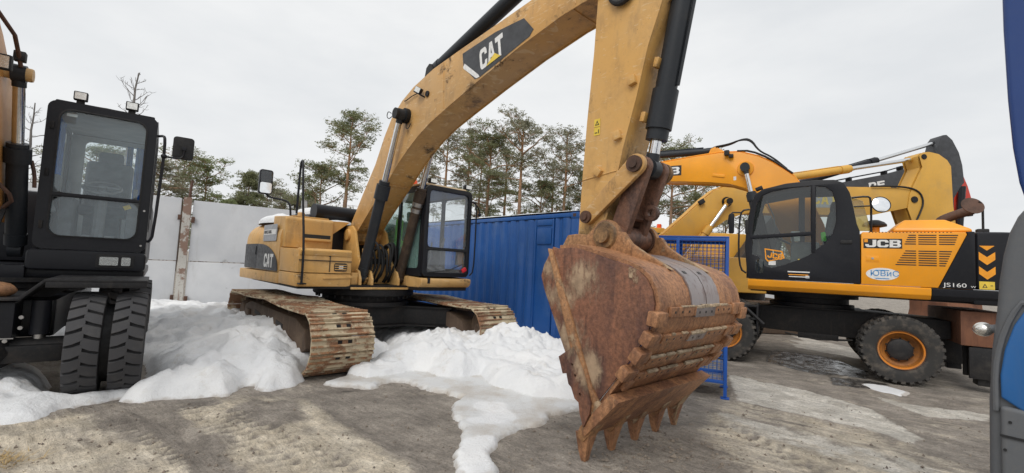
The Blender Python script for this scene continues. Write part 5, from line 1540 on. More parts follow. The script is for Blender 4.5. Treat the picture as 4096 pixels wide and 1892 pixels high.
# sill
b = B(); sec = [(1.10, 1.325), (1.20, 1.335), (1.252, 1.40), (1.262, 1.50), (1.24, 1.515), (0.9, 1.515), (0.9, 1.325)]
b.plate([(y, z) for y, z in sec], -1.60, 0.87, 'x', bevel=0.008); b.build('sill', 'orange_paint', jcb)
b = B(); b.plate([(y, z) for y, z in sec], -2.36, -1.605, 'x', bevel=0.008); b.plate([(-y, z) for y, z in sec], -2.36, 0.87, 'x', bevel=0.008)
b.bounds(-2.3, 0.85, -0.89, 0.89, 1.302, 1.42); b.build('deck', 'black_paint', jcb)
# engine side panel
b = B()
b.plate([(-0.755, 1.522), (-1.675, 1.522), (-2.0, 2.33), (-1.985, 2.365), (-0.775, 2.365), (-0.755, 2.34)], 1.215, 1.25, 'y', bevel=0.008)
ep = b.build('engine_panel', 'orange_paint', jcb)
def slot(u0, u1, z, par, h=0.016): 
    B().plate(rr(min(u0, u1), max(u0, u1), z - h / 2, z + h / 2, h * 0.45, 3), 1.2505, 1.2525, 'y').build('grille_slot', 'black_print', par)
for i in range(5):
    z = 2.315 - i * 0.034; k = i * 0.012
    for u0, u1 in ((-1.34 + k, -1.43), (-1.455, -1.665), (-1.69, -1.905 + k * 0.8)): slot(u0, u1, z, ep)
for i in range(7):
    z = 2.070 - i * 0.036; k = i * 0.022
    for u0, u1 in ((-1.30 + k * 0.9, -1.43), (-1.455, -1.665), (-1.69, -1.835 + k * 0.55)): slot(u0, u1, z, ep)
for i in range(24): B().box((-0.86 - i * 0.042, 1.236, 2.362), (0.014, 0.034, 0.012)).build('louvre', 'black_print', ep)
B().plate([(-0.785, 2.105), (-1.265, 2.105), (-1.265, 2.258), (-0.785, 2.258)], 1.2505, 1.254, 'y').build('name_plate', 'black_print', ep)
block_text('JCB', 0.140, 0.118, 0.012, 'white_print', ep, (-0.808, 1.2542, 2.122), (R(90), 0, R(180)), thick=0.0015)
B().plate([(-0.795, 2.20), (-0.84, 2.20), (-0.84, 2.25), (-0.795, 2.25)], 1.2545, 1.2555, 'y').build('emblem', 'orange_print', ep)
B().plate([(-1.02 + 0.205 * math.cos(2 * math.pi * i / 32), 1.695 + 0.098 * math.sin(2 * math.pi * i / 32)) for i in range(32)], 1.2505, 1.253, 'y').build('oval_sticker', 'white_print', ep)
text('lettering', 'ЮВиС', 0.12, 'blue_print', ep, (-0.865, 1.2545, 1.665), (R(90), 0, R(180)), 1.02, 0.0, 0.001)
for z in (1.755, 1.625): B().box((-1.02, 1.254, z), (0.17, 0.002, 0.012)).build('sticker_line', 'blue_print', ep)
b = B(); b.bounds(-0.98, -0.82, 1.2505, 1.256, 1.90, 1.98, 0.003); b.bounds(-0.99, -0.81, 1.2505, 1.2545, 1.885, 1.895); b.build('latch', 'orange_paint', ep)
B().cyl((-0.9, 1.255, 1.94), (-0.9, 1.262, 1.94), 0.018, n=12).build('lock', 'dull_steel', ep)
b = B(); b.plate([(-1.682, 1.522), (-2.085, 1.522), (-2.085, 2.372), (-1.995, 2.372), (-2.008, 2.33)], 1.205, 1.2495, 'y', bevel=0.008)
pb = b.build('rear_panel', 'black_paint', jcb)
text('lettering', 'JS160', 0.085, 'white_print', pb, (-1.735, 1.2505, 1.545), (R(90), 0, R(180)), 1.35, 0.0, 0.001)
text('lettering', 'W', 0.04, 'white_print', pb, (-2.03, 1.2505, 1.545), (R(90), 0, R(180)), 1.3, 0.0, 0.001)
# counterweight, rounded plan
plan = [(-2.09, -1.22), (-2.09, 1.245), (-2.30, 1.245)] + [(-2.30 - 0.42 * math.sin(R(a)), 0.82 + 0.425 * math.cos(R(a))) for a in range(10, 91, 10)] + [(-2.72, -0.80), (-2.55, -1.1), (-2.3, -1.22)]
b = B(); b.plate(plan, 1.522, 2.37, 'z', bevel=0.05, seg=3); b.plate([(x * 0.985, y * 0.985) for x, y in plan], 1.30, 1.516, 'z', bevel=0.04)
cwj = b.build('counterweight', 'black_paint', jcb)
for k, pts in enumerate(([(-2.125, 2.165), (-2.285, 2.165), (-2.205, 2.095)], [(-2.12, 2.075), (-2.205, 2.00), (-2.29, 2.075), (-2.29, 1.965), (-2.205, 1.885), (-2.12, 1.965)], [(-2.12, 1.865), (-2.205, 1.785), (-2.29, 1.865), (-2.29, 1.755), (-2.205, 1.675), (-2.12, 1.755)])):
    B().plate(pts, 1.2455, 1.2485, 'y').build('chevron', 'orange_print', cwj)
st = B().plate([(-2.12, 1.53), (-2.28, 1.53), (-2.28, 1.645), (-2.12, 1.645)], 1.2455, 1.2485, 'y').build('warning_sticker', 'yellow_print', cwj)
b = B(); b.plate([(-2.15, 1.555), (-2.205, 1.555), (-2.178, 1.615)], 1.2488, 1.2495, 'y', holes=[[(-2.164, 1.563), (-2.192, 1.563), (-2.178, 1.597)]]); b.bounds(-2.262, -2.235, 1.2488, 1.2495, 1.582, 1.592); b.build('sticker_print', 'black_print', cwj)
# engine body top and bonnet
b = B(); b.bounds(-2.085, -0.76, 0.30, 1.212, 1.52, 2.355, 0.02); b.bounds(-2.085, -0.76, -1.22, -0.55, 1.52, 2.30, 0.03); b.build('engine_body', 'orange_paint', jcb)
b = B()
o1 = [(-1.17, 0.40), (-2.08, 0.40), (-2.08, 1.16), (-1.17, 1.16)]; o2 = [(-1.32, 0.47), (-1.80, 0.47), (-1.80, 1.06), (-1.32, 1.06)]
vs = [(x, y, 2.375) for x, y in o1] + [(x, y, 2.42) for x, y in o1] + [(x, y, 2.575) for x, y in o2]
fs = [(0, 1, 2, 3), (8, 9, 10, 11)] + [(k * 4 + i, k * 4 + (i + 1) % 4, (k + 1) * 4 + (i + 1) % 4, (k + 1) * 4 + i) for k in range(2) for i in range(4)]
bm = bmesh.new(); vv = [bm.verts.new(v) for v in vs]
for f in fs: bm.faces.new([vv[i] for i in f])
bmesh.ops.recalc_face_normals(bm, faces=bm.faces[:]); B._bev(bm, 0.03, 3, 15)
b._take(bm); b.build('bonnet', 'orange_paint', jcb)
b = B(); b.cyl((-0.98, 0.80, 2.355), (-0.98, 0.80, 2.50), 0.07, n=16); pc = b.build('air_cleaner', 'orange_paint', jcb)
B().lathe([(0.0, 0.13), (0.06, 0.125), (0.13, 0.09), (0.165, 0.05), (0.165, 0.02), (0.08, 0.0), (0.07, 0.0)], (-0.98, 0.80, 2.48), 'z', 24).build('air_cleaner_cap', 'dusty_black', pc)
b = B(); b.tube([(-1.88, 0.2, 2.35), (-1.9, 0.2, 2.62), (-2.0, 0.2, 2.70), (-2.30, 0.25, 2.82)], 0.075, 12, smooth=2); b.build('exhaust_pipe', 'rust_dark', jcb)
b = B(); b.tube([(-2.32, 0.62, 2.36), (-2.33, 0.62, 2.45), (-2.33, 0.62, 2.85), (-2.28, 0.64, 2.9)], 0.016, 8); b.box((-2.32, 0.62, 2.42), (0.14, 0.12, 0.10), bevel=0.02)
b.tube([(-2.2, 0.7, 2.4), (-2.12, 0.72, 2.47), (-2.06, 0.72, 2.42), (-2.1, 0.7, 2.36)], 0.008, 6, smooth=2)
b.build('mirror_stalk', 'dusty_black', jcb)
mb = B(); mb.lathe([(0, -0.03), (0.10, -0.025), (0.145, 0.0), (0.145, 0.012), (0.0, 0.02)], (0, 0, 0), 'z', 24)
mb.build('round_mirror', 'rust_dark', jcb, loc=(-2.20, 0.68, 2.83), rot=(R(-60), R(-30), 0))
# handrail with round mirror behind the cab
b = B(); b.tube([(-0.62, 1.12, 2.95), (-0.85, 1.12, 2.97), (-0.90, 1.12, 2.93), (-0.90, 1.12, 2.36)], 0.016, 8, smooth=1); b.tube([(-0.66, 1.12, 2.80), (-0.90, 1.12, 2.81)], 0.012, 8); b.build('handrail', 'black_paint', jcb)
mo = B().lathe([(0.0, -0.02), (0.10, -0.015), (0.136, 0.0), (0.136, 0.014), (0.126, 0.016)], (0, 0, 0), 'z', 28).build('round_mirror', 'black_paint', jcb, loc=(-1.02, 1.15, 2.82), rot=(R(-78), 0, R(18)))
B().lathe([(0.126, 0.012), (0.085, 0.026), (0.04, 0.034), (0.0, 0.036)], (0, 0, 0), 'z', 28).build('mirror_face', 'mirror_glass', mo)
# cab
cabp = [(0.86, 1.522), (0.895, 1.70), (0.93, 2.10), (0.90, 2.50), (0.83, 2.92), (0.77, 3.05), (0.66, 3.14), (0.30, 3.225), (-0.15, 3.26), (-0.40, 3.25), (-0.53, 3.19), (-0.61, 3.02), (-0.66, 2.75), (-0.70, 2.50), (-0.74, 2.38), (-0.745, 1.522)]
win_up = [(0.815, 2.305), (0.79, 2.60), (0.74, 2.88), (0.66, 3.02), (0.52, 3.085), (0.20, 3.145), (-0.07, 3.16), (-0.07, 2.375)]
win_lo = [(0.81, 2.235), (-0.075, 2.305), (-0.085, 1.99), (0.10, 1.885), (0.35, 1.775), (0.50, 1.735), (0.60, 1.755), (0.66, 1.85), (0.70, 1.93), (0.81, 1.96)]
win_q = [(-0.145, 3.155), (-0.28, 3.13), (-0.37, 3.05), (-0.42, 2.85), (-0.425, 2.55), (-0.38, 2.35), (-0.29, 2.19), (-0.145, 2.06)]
b = B(); b.plate(cabp, 1.20, 1.25, 'y', holes=[win_up, win_lo, win_q], bevel=0.010)
b.plate([(x, z) for x, z in cabp], 0.34, 0.385, 'y', holes=[[(0.78, 2.0), (0.76, 2.6), (0.66, 3.0), (0.1, 3.1), (0.1, 1.9)], [(0.0, 3.1), (-0.5, 3.1), (-0.55, 2.2), (0.0, 2.2)]], bevel=0.01)
# skin joining both sides (roof, rear corner, lower front), the front stays glazed
skin = cabp[5:] 
vs = []; fs = []
for x, z in skin: vs += [(x, 0.386, z), (x, 1.199, z), (x * 0.985 + 0.0, 1.199, z - 0.03), (x * 0.985, 0.386, z - 0.03)]
for k in range(len(skin) - 1):
    if k in (6, 7): continue            # rear window opening
    for i in range(4): fs.append((k * 4 + i, k * 4 + (i + 1) % 4, (k + 1) * 4 + (i + 1) % 4, (k + 1) * 4 + i))
b.raw(vs, fs)
b.bounds(0.84, 0.90, 0.386, 1.199, 1.53, 1.80); b.bounds(-0.70, 0.84, 0.386, 1.199, 1.522, 1.56)
b.build('cab', 'black_paint', jcb)
cj = bpy.data.objects['cab.001']
for nm, w_ in (('door_window', win_up), ('door_window', win_lo), ('side_window', win_q)):
    B().plate([(x, z) for x, z in w_], 1.222, 1.228, 'y').build(nm, 'dark_glass', cj)
B().plate([(0.905, 1.80), (0.935, 2.10), (0.905, 2.50), (0.835, 2.92), (0.79, 3.02), (0.785, 3.01), (0.829, 2.92), (0.899, 2.5), (0.929, 2.10), (0.899, 1.80)], 0.39, 1.198, 'y').build('windshield', 'dark_glass', cj)
B().plate([(-0.625, 2.97), (-0.665, 2.75), (-0.70, 2.53), (-0.706, 2.53), (-0.671, 2.75), (-0.631, 2.97)], 0.40, 1.19, 'y').build('rear_window', 'amber_glass', cj)
# amber quarter light that wraps the rear corner
B().plate([(-0.628, 2.99), (-0.80, 2.90), (-0.86, 2.62), (-0.90, 2.40), (-0.745, 2.40), (-0.70, 2.56)], 1.03, 1.05, 'y', bevel=0.004).build('corner_window', 'amber_glass', cj)
b = B(); b.plate([(0.845, 2.24), (-0.09, 2.31), (-0.09, 2.37), (0.845, 2.30)], 1.2505, 1.262, 'y', bevel=0.003); b.bounds(-0.135, -0.08, 1.2505, 1.262, 2.02, 3.16, 0.004); b.build('door_bar', 'black_paint', cj)
B().plate(rr(0.62, 0.76, 1.62, 1.88, 0.06), 1.2505, 1.2555, 'y', bevel=0.002).build('side_light', 'dark_glass', cj)
B().box((-0.56, 1.256, 2.20), (0.16, 0.025, 0.06), bevel=0.012).build('door_handle', 'rubber_seal', cj)
# emblem on the glass
em = [(0.615, 2.075), (0.34, 2.03), (0.305, 1.905), (0.56, 1.835), (0.60, 1.88)]
_cx = sum(p[0] for p in em) / 5; _cz = sum(p[1] for p in em) / 5
eo = B().plate(em, 1.2285, 1.231, 'y', holes=[[(_cx + (x - _cx) * 0.86, _cz + (z - _cz) * 0.80) for x, z in em]]).build('emblem', 'orange_print', cj)
block_text('JCB', 0.072, 0.095, 0.008, 'orange_print', cj, (0.575, 1.2312, 1.915), (R(90), R(10), R(180)), name='emblem_letters', thick=0.001)
B().plate([(0.55, 1.78), (0.44, 1.78), (0.44, 1.85), (0.55, 1.85)], 1.2285, 1.2305, 'y').build('sticker', 'white_print', cj)
B().plate([(0.11, 1.83), (0.05, 1.83), (0.05, 1.90), (0.11, 1.90)], 1.2285, 1.2305, 'y').build('sticker', 'yellow_print', cj)
b = B(); b.bounds(-0.06, 0.26, 1.2505, 1.2525, 1.665, 1.685); b.bounds(-0.04, 0.25, 1.2505, 1.2525, 1.62, 1.634, mi=1); b.bounds(-0.05, 0.24, 1.2505, 1.2525, 1.585, 1.60); b.bounds(-0.055, -0.0, 1.2505, 1.2525, 1.575, 1.615); b.build('door_print', ['white_print', 'orange_print'], cj)
# inside the cab
b = B(); b.bounds(-0.35, 0.12, 0.58, 1.02, 1.98, 2.12, 0.05); b.box((-0.36, 0.80, 2.42), (0.13, 0.46, 0.66), (0, -0.15, 0), bevel=0.06); b.box((-0.42, 0.80, 2.84), (0.10, 0.26, 0.18), (0, -0.1, 0), bevel=0.05); b.bounds(-0.3, 0.1, 0.62, 0.98, 1.56, 1.98); b.build('seat', 'seat_fabric', cj)
b = B(); b.tube([(0.52, 0.80, 1.6), (0.40, 0.80, 2.22)], 0.05, 10); b.lathe([(0.155, -0.014), (0.172, 0), (0.155, 0.014), (0.14, 0), (0.155, -0.014)], (0, 0, 0), 'z', 24)
o_ = len(b.v) - 24 * 5
for i in range(o_, len(b.v)):
    v = Euler((0, R(-28), 0)).to_matrix() @ Vector(b.v[i]); b.v[i] = (v.x + 0.37, v.y + 0.80, v.z + 2.26)
for y in (0.52, 1.06): b.bounds(-0.2, 0.22, y - 0.06, y + 0.06, 1.7, 2.2, 0.03); b.tube([(0.18, y, 2.2), (0.2, y, 2.34)], 0.02, 8)
b.tube([(0.6, 1.10, 2.95), (0.45, 1.05, 2.6), (0.50, 1.05, 2.25)], 0.012, 6, smooth=1)
b.build('controls', 'interior_grey', cj)
B().plate(rr(0.08, 0.22, 2.22, 2.40, 0.02), 0.98, 1.0, 'y').build('paper', 'white_print', cj)
b = B(); b.box((-0.26, 1.06, 2.30), (0.07, 0.04, 0.16), (0, 0.1, 0), bevel=0.015); b.build('vest_or_reflection', 'hivis_green', cj)  # added solid stands in for a green reflection on the glass
# front mirrors and rails
b = B(); b.tube([(0.86, 1.24, 2.78), (0.98, 1.27, 2.76), (1.02, 1.27, 2.6), (1.03, 1.27, 2.0), (0.99, 1.27, 1.68), (0.90, 1.26, 1.62)], 0.016, 8, smooth=1); b.tube([(0.99, 1.27, 2.72), (1.18, 1.32, 2.72), (1.2, 1.32, 2.5)], 0.014, 8, smooth=1)
b.build('grab_rail', 'black_paint', cj)
B().plate(rr(1.10, 1.19, 2.33, 2.70, 0.03), 1.30, 1.34, 'y', bevel=0.012).build('mirror', 'black_paint', cj)
B().box((0.90, 1.24, 2.46), (0.06, 0.05, 0.26), bevel=0.02).build('work_lamp', 'rubber_seal', cj)
b = B(); b.box((0.72, 1.1, 3.18), (0.12, 0.1, 0.06), (0, 0.4, 0), bevel=0.01); b.build('roof_lamp', 'rubber_seal', cj)
B().lathe([(0, 0.09), (0.05, 0.085), (0.06, 0.0), (0, 0.0)], (0.10, 0.55, 3.235), 'z', 14).build('beacon', 'lamp_orange', cj)

# boom to the left, stick folded down
jt = [(-0.42, 2.05), (-0.30, 2.6), (-0.08, 3.14), (0.18, 3.55), (0.38, 3.72), (0.58, 3.87), (0.80, 4.00), (1.14, 4.125), (1.54, 4.145), (2.0, 4.11), (2.54, 4.055), (3.4, 3.96), (3.95, 3.92)]
jl = [(4.15, 3.78), (4.05, 3.62), (3.4, 3.62), (2.76, 3.64), (2.2, 3.60), (1.68, 3.55), (1.30, 3.49), (1.05, 3.40), (0.86, 3.28), (0.66, 3.05), (0.42, 2.55), (0.20, 1.95), (-0.1, 1.78), (-0.36, 1.85)]
b = B(); b.plate(jt + jl, -0.32, 0.12, 'y', bevel=0.006); jb = b.build('boom', 'orange_paint', jcb, 28)
for y0, y1 in ((0.1205, 0.134), (-0.334, -0.3205)): B().plate(offset_poly(jt + jl, 0.014), y0, y1, 'y', bevel=0.003).build('side_plate', 'orange_paint', jb, 28)
B().plate([(2.30, 3.73), (2.30, 3.955), (3.02, 3.955), (3.02, 3.73)], 0.1345, 0.138, 'y').build('name_plate', 'black_print', jb)
block_text('JCB', 0.205, 0.165, 0.02, 'white_print', jb, (2.99, 0.1385, 3.76), (R(90), 0, R(180)), thick=0.0015)
B().lathe([(0, 0.0), (0.15, 0.0), (0.155, -0.01), (0.155, -0.03)], (1.03, 0.165, 3.78), 'y', 24).build('pin_boss', 'orange_paint', jb)
B().lathe([(0, -0.05), (0.085, -0.05), (0.085, 0.05), (0, 0.05)], (1.03, 0.26, 3.79), 'y', 18).build('cylinder_pin', 'rubber_seal', jb)
hydraulic(jcb, 'hoist_cylinder', (0.55, 0.26, 1.65), (1.03, 0.26, 3.78), 0.085, 0.74, 0.14, 0.045)
b = B()
for y in (-0.2, 0.0): b.plate([(1.30, 4.12), (1.80, 4.12), (1.72, 4.30), (1.62, 4.34), (1.54, 4.28)], y - 0.02, y + 0.02, 'y', bevel=0.008)
b.build('cylinder_bracket', 'orange_paint', jb)
hydraulic(jcb, 'stick_cylinder', (1.64, -0.1, 4.27), (4.45, -0.1, 4.30), 0.075, 0.66, 0.14, 0.04)
b = B()
for k in range(4):
    y = -0.22 + 0.09 * k; b.tube([(x, y, z + 0.05) for x, z in jt[2:12]], 0.014, 6)
b.build('hydraulic_line', 'orange_paint', jb)
b = B()
for k in range(2): b.tube([(1.62, -0.05 + 0.08 * k, 4.33), (1.35, -0.05 + 0.08 * k, 4.36), (1.15, -0.05 + 0.08 * k, 4.46 - 0.03 * k), (0.95, 0, 4.44 - 0.03 * k), (0.80, 0.02, 4.16), (0.55, 0.05, 4.0), (0.3, 0.05, 3.74)], 0.018, 6, smooth=2)
b.tube([(1.2, 0.05, 4.19), (0.95, 0.06, 4.17), (0.6, 0.06, 3.98), (0.2, 0.06, 3.64)], 0.022, 6, smooth=1)
b.build('hose', 'rubber_seal', jb)
b = B(); b.box((1.38, 0.20, 4.13), (0.10, 0.09, 0.11), bevel=0.02); b.box((1.30, 0.19, 4.06), (0.09, 0.07, 0.07), bevel=0.01); b.build('work_lamp', 'rubber_seal', jb)
B().plate([(1.42, 3.62), (1.66, 3.66), (1.66, 3.72), (1.42, 3.68)], 0.135, 0.15, 'y', bevel=0.004).build('bracket', 'orange_paint', jb)
B().plate([(1.20, 3.55), (1.25, 3.55), (1.25, 3.63), (1.20, 3.63)], 0.1345, 0.137, 'y').build('sticker', 'white_print', jb)
js = [(4.50, 4.38), (4.40, 4.42), (3.80, 3.95), (3.74, 3.7), (3.86, 1.45), (3.96, 1.38), (4.06, 1.45), (4.28, 3.5), (4.55, 4.25)]
b = B(); b.plate(js, -0.25, 0.05, 'y', bevel=0.01); b.build('stick', 'orange_paint', jcb)
b = B(); b.plate(smooth_poly([(3.75, 1.45), (4.2, 1.5), (4.55, 1.1), (4.5, 0.55), (4.1, 0.12), (3.6, 0.05), (3.5, 0.2), (3.85, 0.55), (3.85, 1.1)], 1), -0.55, 0.35, 'y', bevel=0.01); b.build('bucket', 'rust_plate', jcb)
# ------------------------------------------------------------------ black cab wheeled excavator in front of the wall
lex = thing('wheeled_excavator', 'dark wheeled excavator with black cab and twin front tyres facing the yard', 'excavator', (-5.71, 5.23, 0), 0.66 - math.pi / 2)
tyre_block = tyre_mesh(0.53, 0.262, 0.285, 25, 'block', 'tyre_rubber')
rim_black = rim_mesh(0.285, 0.26, 'black_paint', 0.135)
for u in (1.22, -1.4):
    for s in (1, -1):
        for v, rr_ in ((1.11, 0.1), (0.78, 0.55)):
            t = link('wheel', tyre_block, lex, (u, s * v, 0.525), (0, rr_, 0 if s > 0 else math.pi))
            link('rim', rim_black, t)
        b = B(); b.cyl((u, s * 0.88, 0.525), (u, s * 1.01, 0.525), 0.40, n=36); b.build('spacer_ring', 'rubber_seal', lex)
    b = B(); b.cyl((u, -0.66, 0.5), (u, 0.66, 0.5), 0.11, n=14); b.ball((u, 0, 0.48), (0.24, 0.3, 0.22)); b.bounds(u - 0.13, u + 0.13, -0.62, 0.62, 0.38, 0.55, 0.03)
    b.build('axle', 'black_steel', lex)
b = B(); b.bounds(-2.0, 1.02, -0.5, 0.5, 0.58, 0.96, 0.03); b.bounds(1.02, 1.35, -0.55, 0.26, 0.60, 0.965, 0.02); b.build('chassis', 'black_paint', lex)
# mudguard plate
b = B()
sec = [(-0.9, 0.985), (0.30, 0.985), (0.46, 1.165), (1.22, 1.165), (1.22, 1.19), (0.45, 1.19), (0.285, 1.012), (-0.9, 1.012)]
b.plate(sec, 0.55, 1.48, 'x', bevel=0.004)
b.bounds(1.46, 1.485, 0.46, 1.22, 1.11, 1.165, 0.004)
b.plate([(0.30, 0.985), (0.46, 1.165), (0.62, 1.165), (0.62, 1.10), (0.44, 0.985)], 1.0, 1.02, 'x')
b.build('mudguard', 'dusty_black', lex)
b = B(); b.cyl((1.22, 0.42, 0.64), (1.22, 0.42, 0.97), 0.075, n=20); b.cyl((1.22, 0.42, 0.58), (1.22, 0.42, 0.645), 0.05, n=16, mi=1); b.build('axle_lock_cylinder', ['black_paint', 'dull_steel'], lex)
b = B()
for v, z in ((0.31, 0.82), (0.31, 0.72), (-0.05, 0.60), (0.22, 0.60)): b.cyl((1.345, v, z), (1.375, v, z), 0.018, n=8)
b.bounds(1.30, 1.352, 0.12, 0.27, 0.615, 0.625); b.build('bolt', 'dull_steel', lex)
b = B(); b.bounds(1.353, 1.37, -0.35, 0.12, 0.64, 0.94, 0.008); b.build('cover_plate', 'dusty_black', lex)
b = B(); b.lathe([(0, 0.965), (0.62, 0.965), (0.64, 1.0), (0.60, 1.02), (0.60, 1.08), (0.7, 1.09), (0.7, 1.14), (0, 1.14)], (-0.35, -0.05, 0), 'z', 32); b.build('swing_bearing', 'black_steel', lex)
b = B(); b.bounds(-2.2, 0.22, -1.2, 1.16, 1.14, 1.26, 0.03); b.bounds(0.22, 0.30, -0.75, 0.12, 1.12, 1.28, 0.02); b.build('deck', 'black_paint', lex)
# cab
b = B()
b.plate(rr(0.15, 1.15, 1.475, 3.20, 0.09, 5), 0.255, 0.31, 'x', holes=[rr(0.262, 1.045, 1.63, 3.11, 0.11, 5)], bevel=0.015)
for v0, v1 in ((0.15, 0.195), (1.105, 1.15)):
    b.plate([(-1.2, 1.40), (0.256, 1.40), (0.256, 3.12), (0.12, 3.20), (-1.05, 3.20), (-1.2, 3.05)], v0, v1, 'y', holes=[rr(-1.05, -0.45, 1.95, 3.06, 0.06), rr(-0.36, 0.17, 1.75, 3.06, 0.07)], bevel=0.01)
b.plate(rr(0.196, 1.104, 1.40, 3.18, 0.06), -1.2, -1.15, 'x', holes=[rr(0.34, 0.98, 2.0, 3.02, 0.06)], bevel=0.01)
b.bounds(-1.15, 0.25, 0.196, 1.104, 3.12, 3.195); b.bounds(-1.15, 0.25, 0.196, 1.104, 1.40, 1.46)
lc = b.build('cab', 'black_paint', lex)
b = B(); b.plate(rr(0.115, 1.165, 1.235, 1.468, 0.05), 0.10, 0.335, 'x', bevel=0.03, seg=3); b.build('cab_apron', 'black_paint', lc)
b = B(); b.plate(rr(0.19, 1.11, 3.197, 3.235, 0.015), -1.05, 0.2, 'x', bevel=0.006); b.build('cab_roof', 'black_paint', lc)
B().plate(rr(0.266, 1.041, 2.135, 3.106, 0.10, 5), 0.282, 0.288, 'x').build('upper_windshield', 'dusty_sheen_glass', lc)
B().plate(rr(0.266, 1.041, 1.634, 2.085, 0.10, 5), 0.278, 0.284, 'x').build('lower_windshield', 'dusty_sheen_glass', lc)
b = B(); b.bounds(0.272, 0.318, 0.262, 1.045, 2.088, 2.132, 0.006); b.build('windshield_bar', 'black_paint', lc)
for v in (0.172, 1.128):
    for x0, x1, z0 in ((-1.05, -0.45, 1.95), (-0.36, 0.17, 1.75)): B().bounds(x0, x1, v - 0.003, v + 0.003, z0, 3.06).build('side_window', 'window_glass', lc)
B().bounds(-1.178, -1.172, 0.34, 0.98, 2.0, 3.02).build('rear_window', 'window_glass', lc)
B().plate(rr(0.70, 1.055, 1.275, 1.435, 0.02), 0.336, 0.345, 'x', bevel=0.003).build('lamp_housing', 'rubber_seal', lc)
for v0, v1 in ((0.735, 0.905), (0.935, 1.02)):
    B().plate(rr(v0, v1, 1.305, 1.405, 0.012), 0.3455, 0.352, 'x').build('head_lamp', 'lamp_reflector', lc)
    B().plate(rr(v0, v1, 1.305, 1.405, 0.012), 0.3525, 0.356, 'x').build('lamp_lens', 'lamp_glass', lc)
for v in (0.41, 0.88):
    b = B(); b.box((0.27, v, 3.30), (0.07, 0.125, 0.105), bevel=0.012); b.box((0.25, v, 3.225), (0.05, 0.07, 0.05)); wl = b.build('roof_lamp', 'rubber_seal', lc)
    b = B(); b.box((0.307, v, 3.30), (0.004, 0.10, 0.08)); b.build('lamp_lens', 'lamp_reflector', lc)
B().bounds(0.275, 0.2805, 0.31, 0.40, 3.04, 3.075).build('sticker', 'white_print', lc)
# rubber seal, wiper, hinges and roof edge on the cab front
o_, i_ = rr(0.250, 1.057, 1.618, 3.122, 0.12, 5), rr(0.268, 1.039, 1.636, 3.104, 0.105, 5)
B().plate(o_, 0.3105, 0.318, 'x', holes=[i_], bevel=0.002).build('windshield_seal', 'rubber_seal', lc)
for z in (1.75, 2.35, 2.9): B().box((0.315, 0.205, z), (0.02, 0.035, 0.09), bevel=0.005).build('hinge', 'black_steel', lc)
for z in (1.56, 2.0): B().cyl((0.311, 1.10, z), (0.322, 1.10, z), 0.012, n=8).build('bolt', 'dull_steel', lc)
b = B(); b.tube([(0.22, 0.29, 2.08), (0.2, 0.30, 1.95), (0.12, 0.25, 1.80), (0.16, 0.24, 1.60)], 0.022, 8, smooth=2); b.build('cab_hose', 'rubber_seal', lc)
b = B(); b.tube([(0.27, 0.2, 3.19), (0.285, 0.65, 3.205), (0.27, 1.1, 3.19)], 0.012, 6); b.build('roof_gutter', 'black_steel', lc)
# inside the cab
b = B(); b.bounds(-0.75, -0.28, 0.42, 0.90, 1.92, 2.06, 0.05); b.box((-0.76, 0.66, 2.36), (0.14, 0.50, 0.68), (0, -0.15, 0), bevel=0.07, seg=3); b.box((-0.80, 0.66, 2.74), (0.11, 0.27, 0.20), (0, -0.1, 0), bevel=0.05, seg=3); b.bounds(-0.7, -0.35, 0.48, 0.84, 1.46, 1.92); b.build('seat', 'seat_fabric', lc)
b = B(); b.tube([(0.05, 0.66, 1.46), (-0.08, 0.66, 2.22)], 0.06, 10)
o_ = len(b.v); b.lathe([(0.185, -0.015), (0.20, 0), (0.185, 0.015), (0.17, 0), (0.185, -0.015)], (0, 0, 0), 'z', 28); b.box((0, 0, 0), (0.05, 0.34, 0.02)); b.lathe([(0.05, -0.02), (0.05, 0.02), (0, 0.02)], (0, 0, 0), 'z', 12)
for i in range(o_, len(b.v)):
    v = Euler((0, R(28), 0)).to_matrix() @ Vector(b.v[i]); b.v[i] = (v.x - 0.08, v.y + 0.66, v.z + 2.27)
b.bounds(0.0, 0.22, 0.22, 0.30, 1.9, 2.35, 0.02)
for v in (0.34, 0.98): b.bounds(-0.6, -0.1, v - 0.07, v + 0.07, 1.6, 2.12, 0.03); b.tube([(-0.15, v, 2.12), (-0.12, v, 2.30)], 0.022, 8)
b.bounds(0.02, 0.24, 0.40, 0.92, 1.50, 1.56, 0.01)
for v in (0.56, 0.78): b.box((0.12, v, 1.62), (0.14, 0.09, 0.02), (0, 0.5, 0))
b.build('controls', 'interior_grey', lc)
rc = random.Random(2)
for (v0, v1, u, z0) in ((0.21, 0.33, 0.18, 2.05),):
    vs = []; fs = []
    n = 26
    for i in range(n):
        x = u - 0.5 * i / (n - 1); y = 0.225 + 0.022 * math.sin(i * 1.5)
        vs += [(x, y, 2.12), (x, y, 3.05)]
    for i in range(n - 1): fs.append((2 * i, 2 * i + 2, 2 * i + 3, 2 * i + 1))
    B().raw(vs, fs).build('curtain', 'curtain_blue', lc, 80)
for (ya, yb) in ((0.80, 0.87), (0.90, 1.04)):
    vs = []; fs = []; n = 12
    for i in range(n):
        y = ya + (yb - ya) * i / (n - 1); x = -1.08 + 0.02 * math.sin(i * 1.7)
        vs += [(x, y, 1.95), (x, y, 3.02)]
    for i in range(n - 1): fs.append((2 * i, 2 * i + 2, 2 * i + 3, 2 * i + 1))
    B().raw(vs, fs).build('curtain', 'curtain_blue', lc, 80)
B().box((0.235, 0.93, 2.03), (0.006, 0.07, 0.05), (0.5, 0, 0)).build('paper', 'yellow_print', lc)
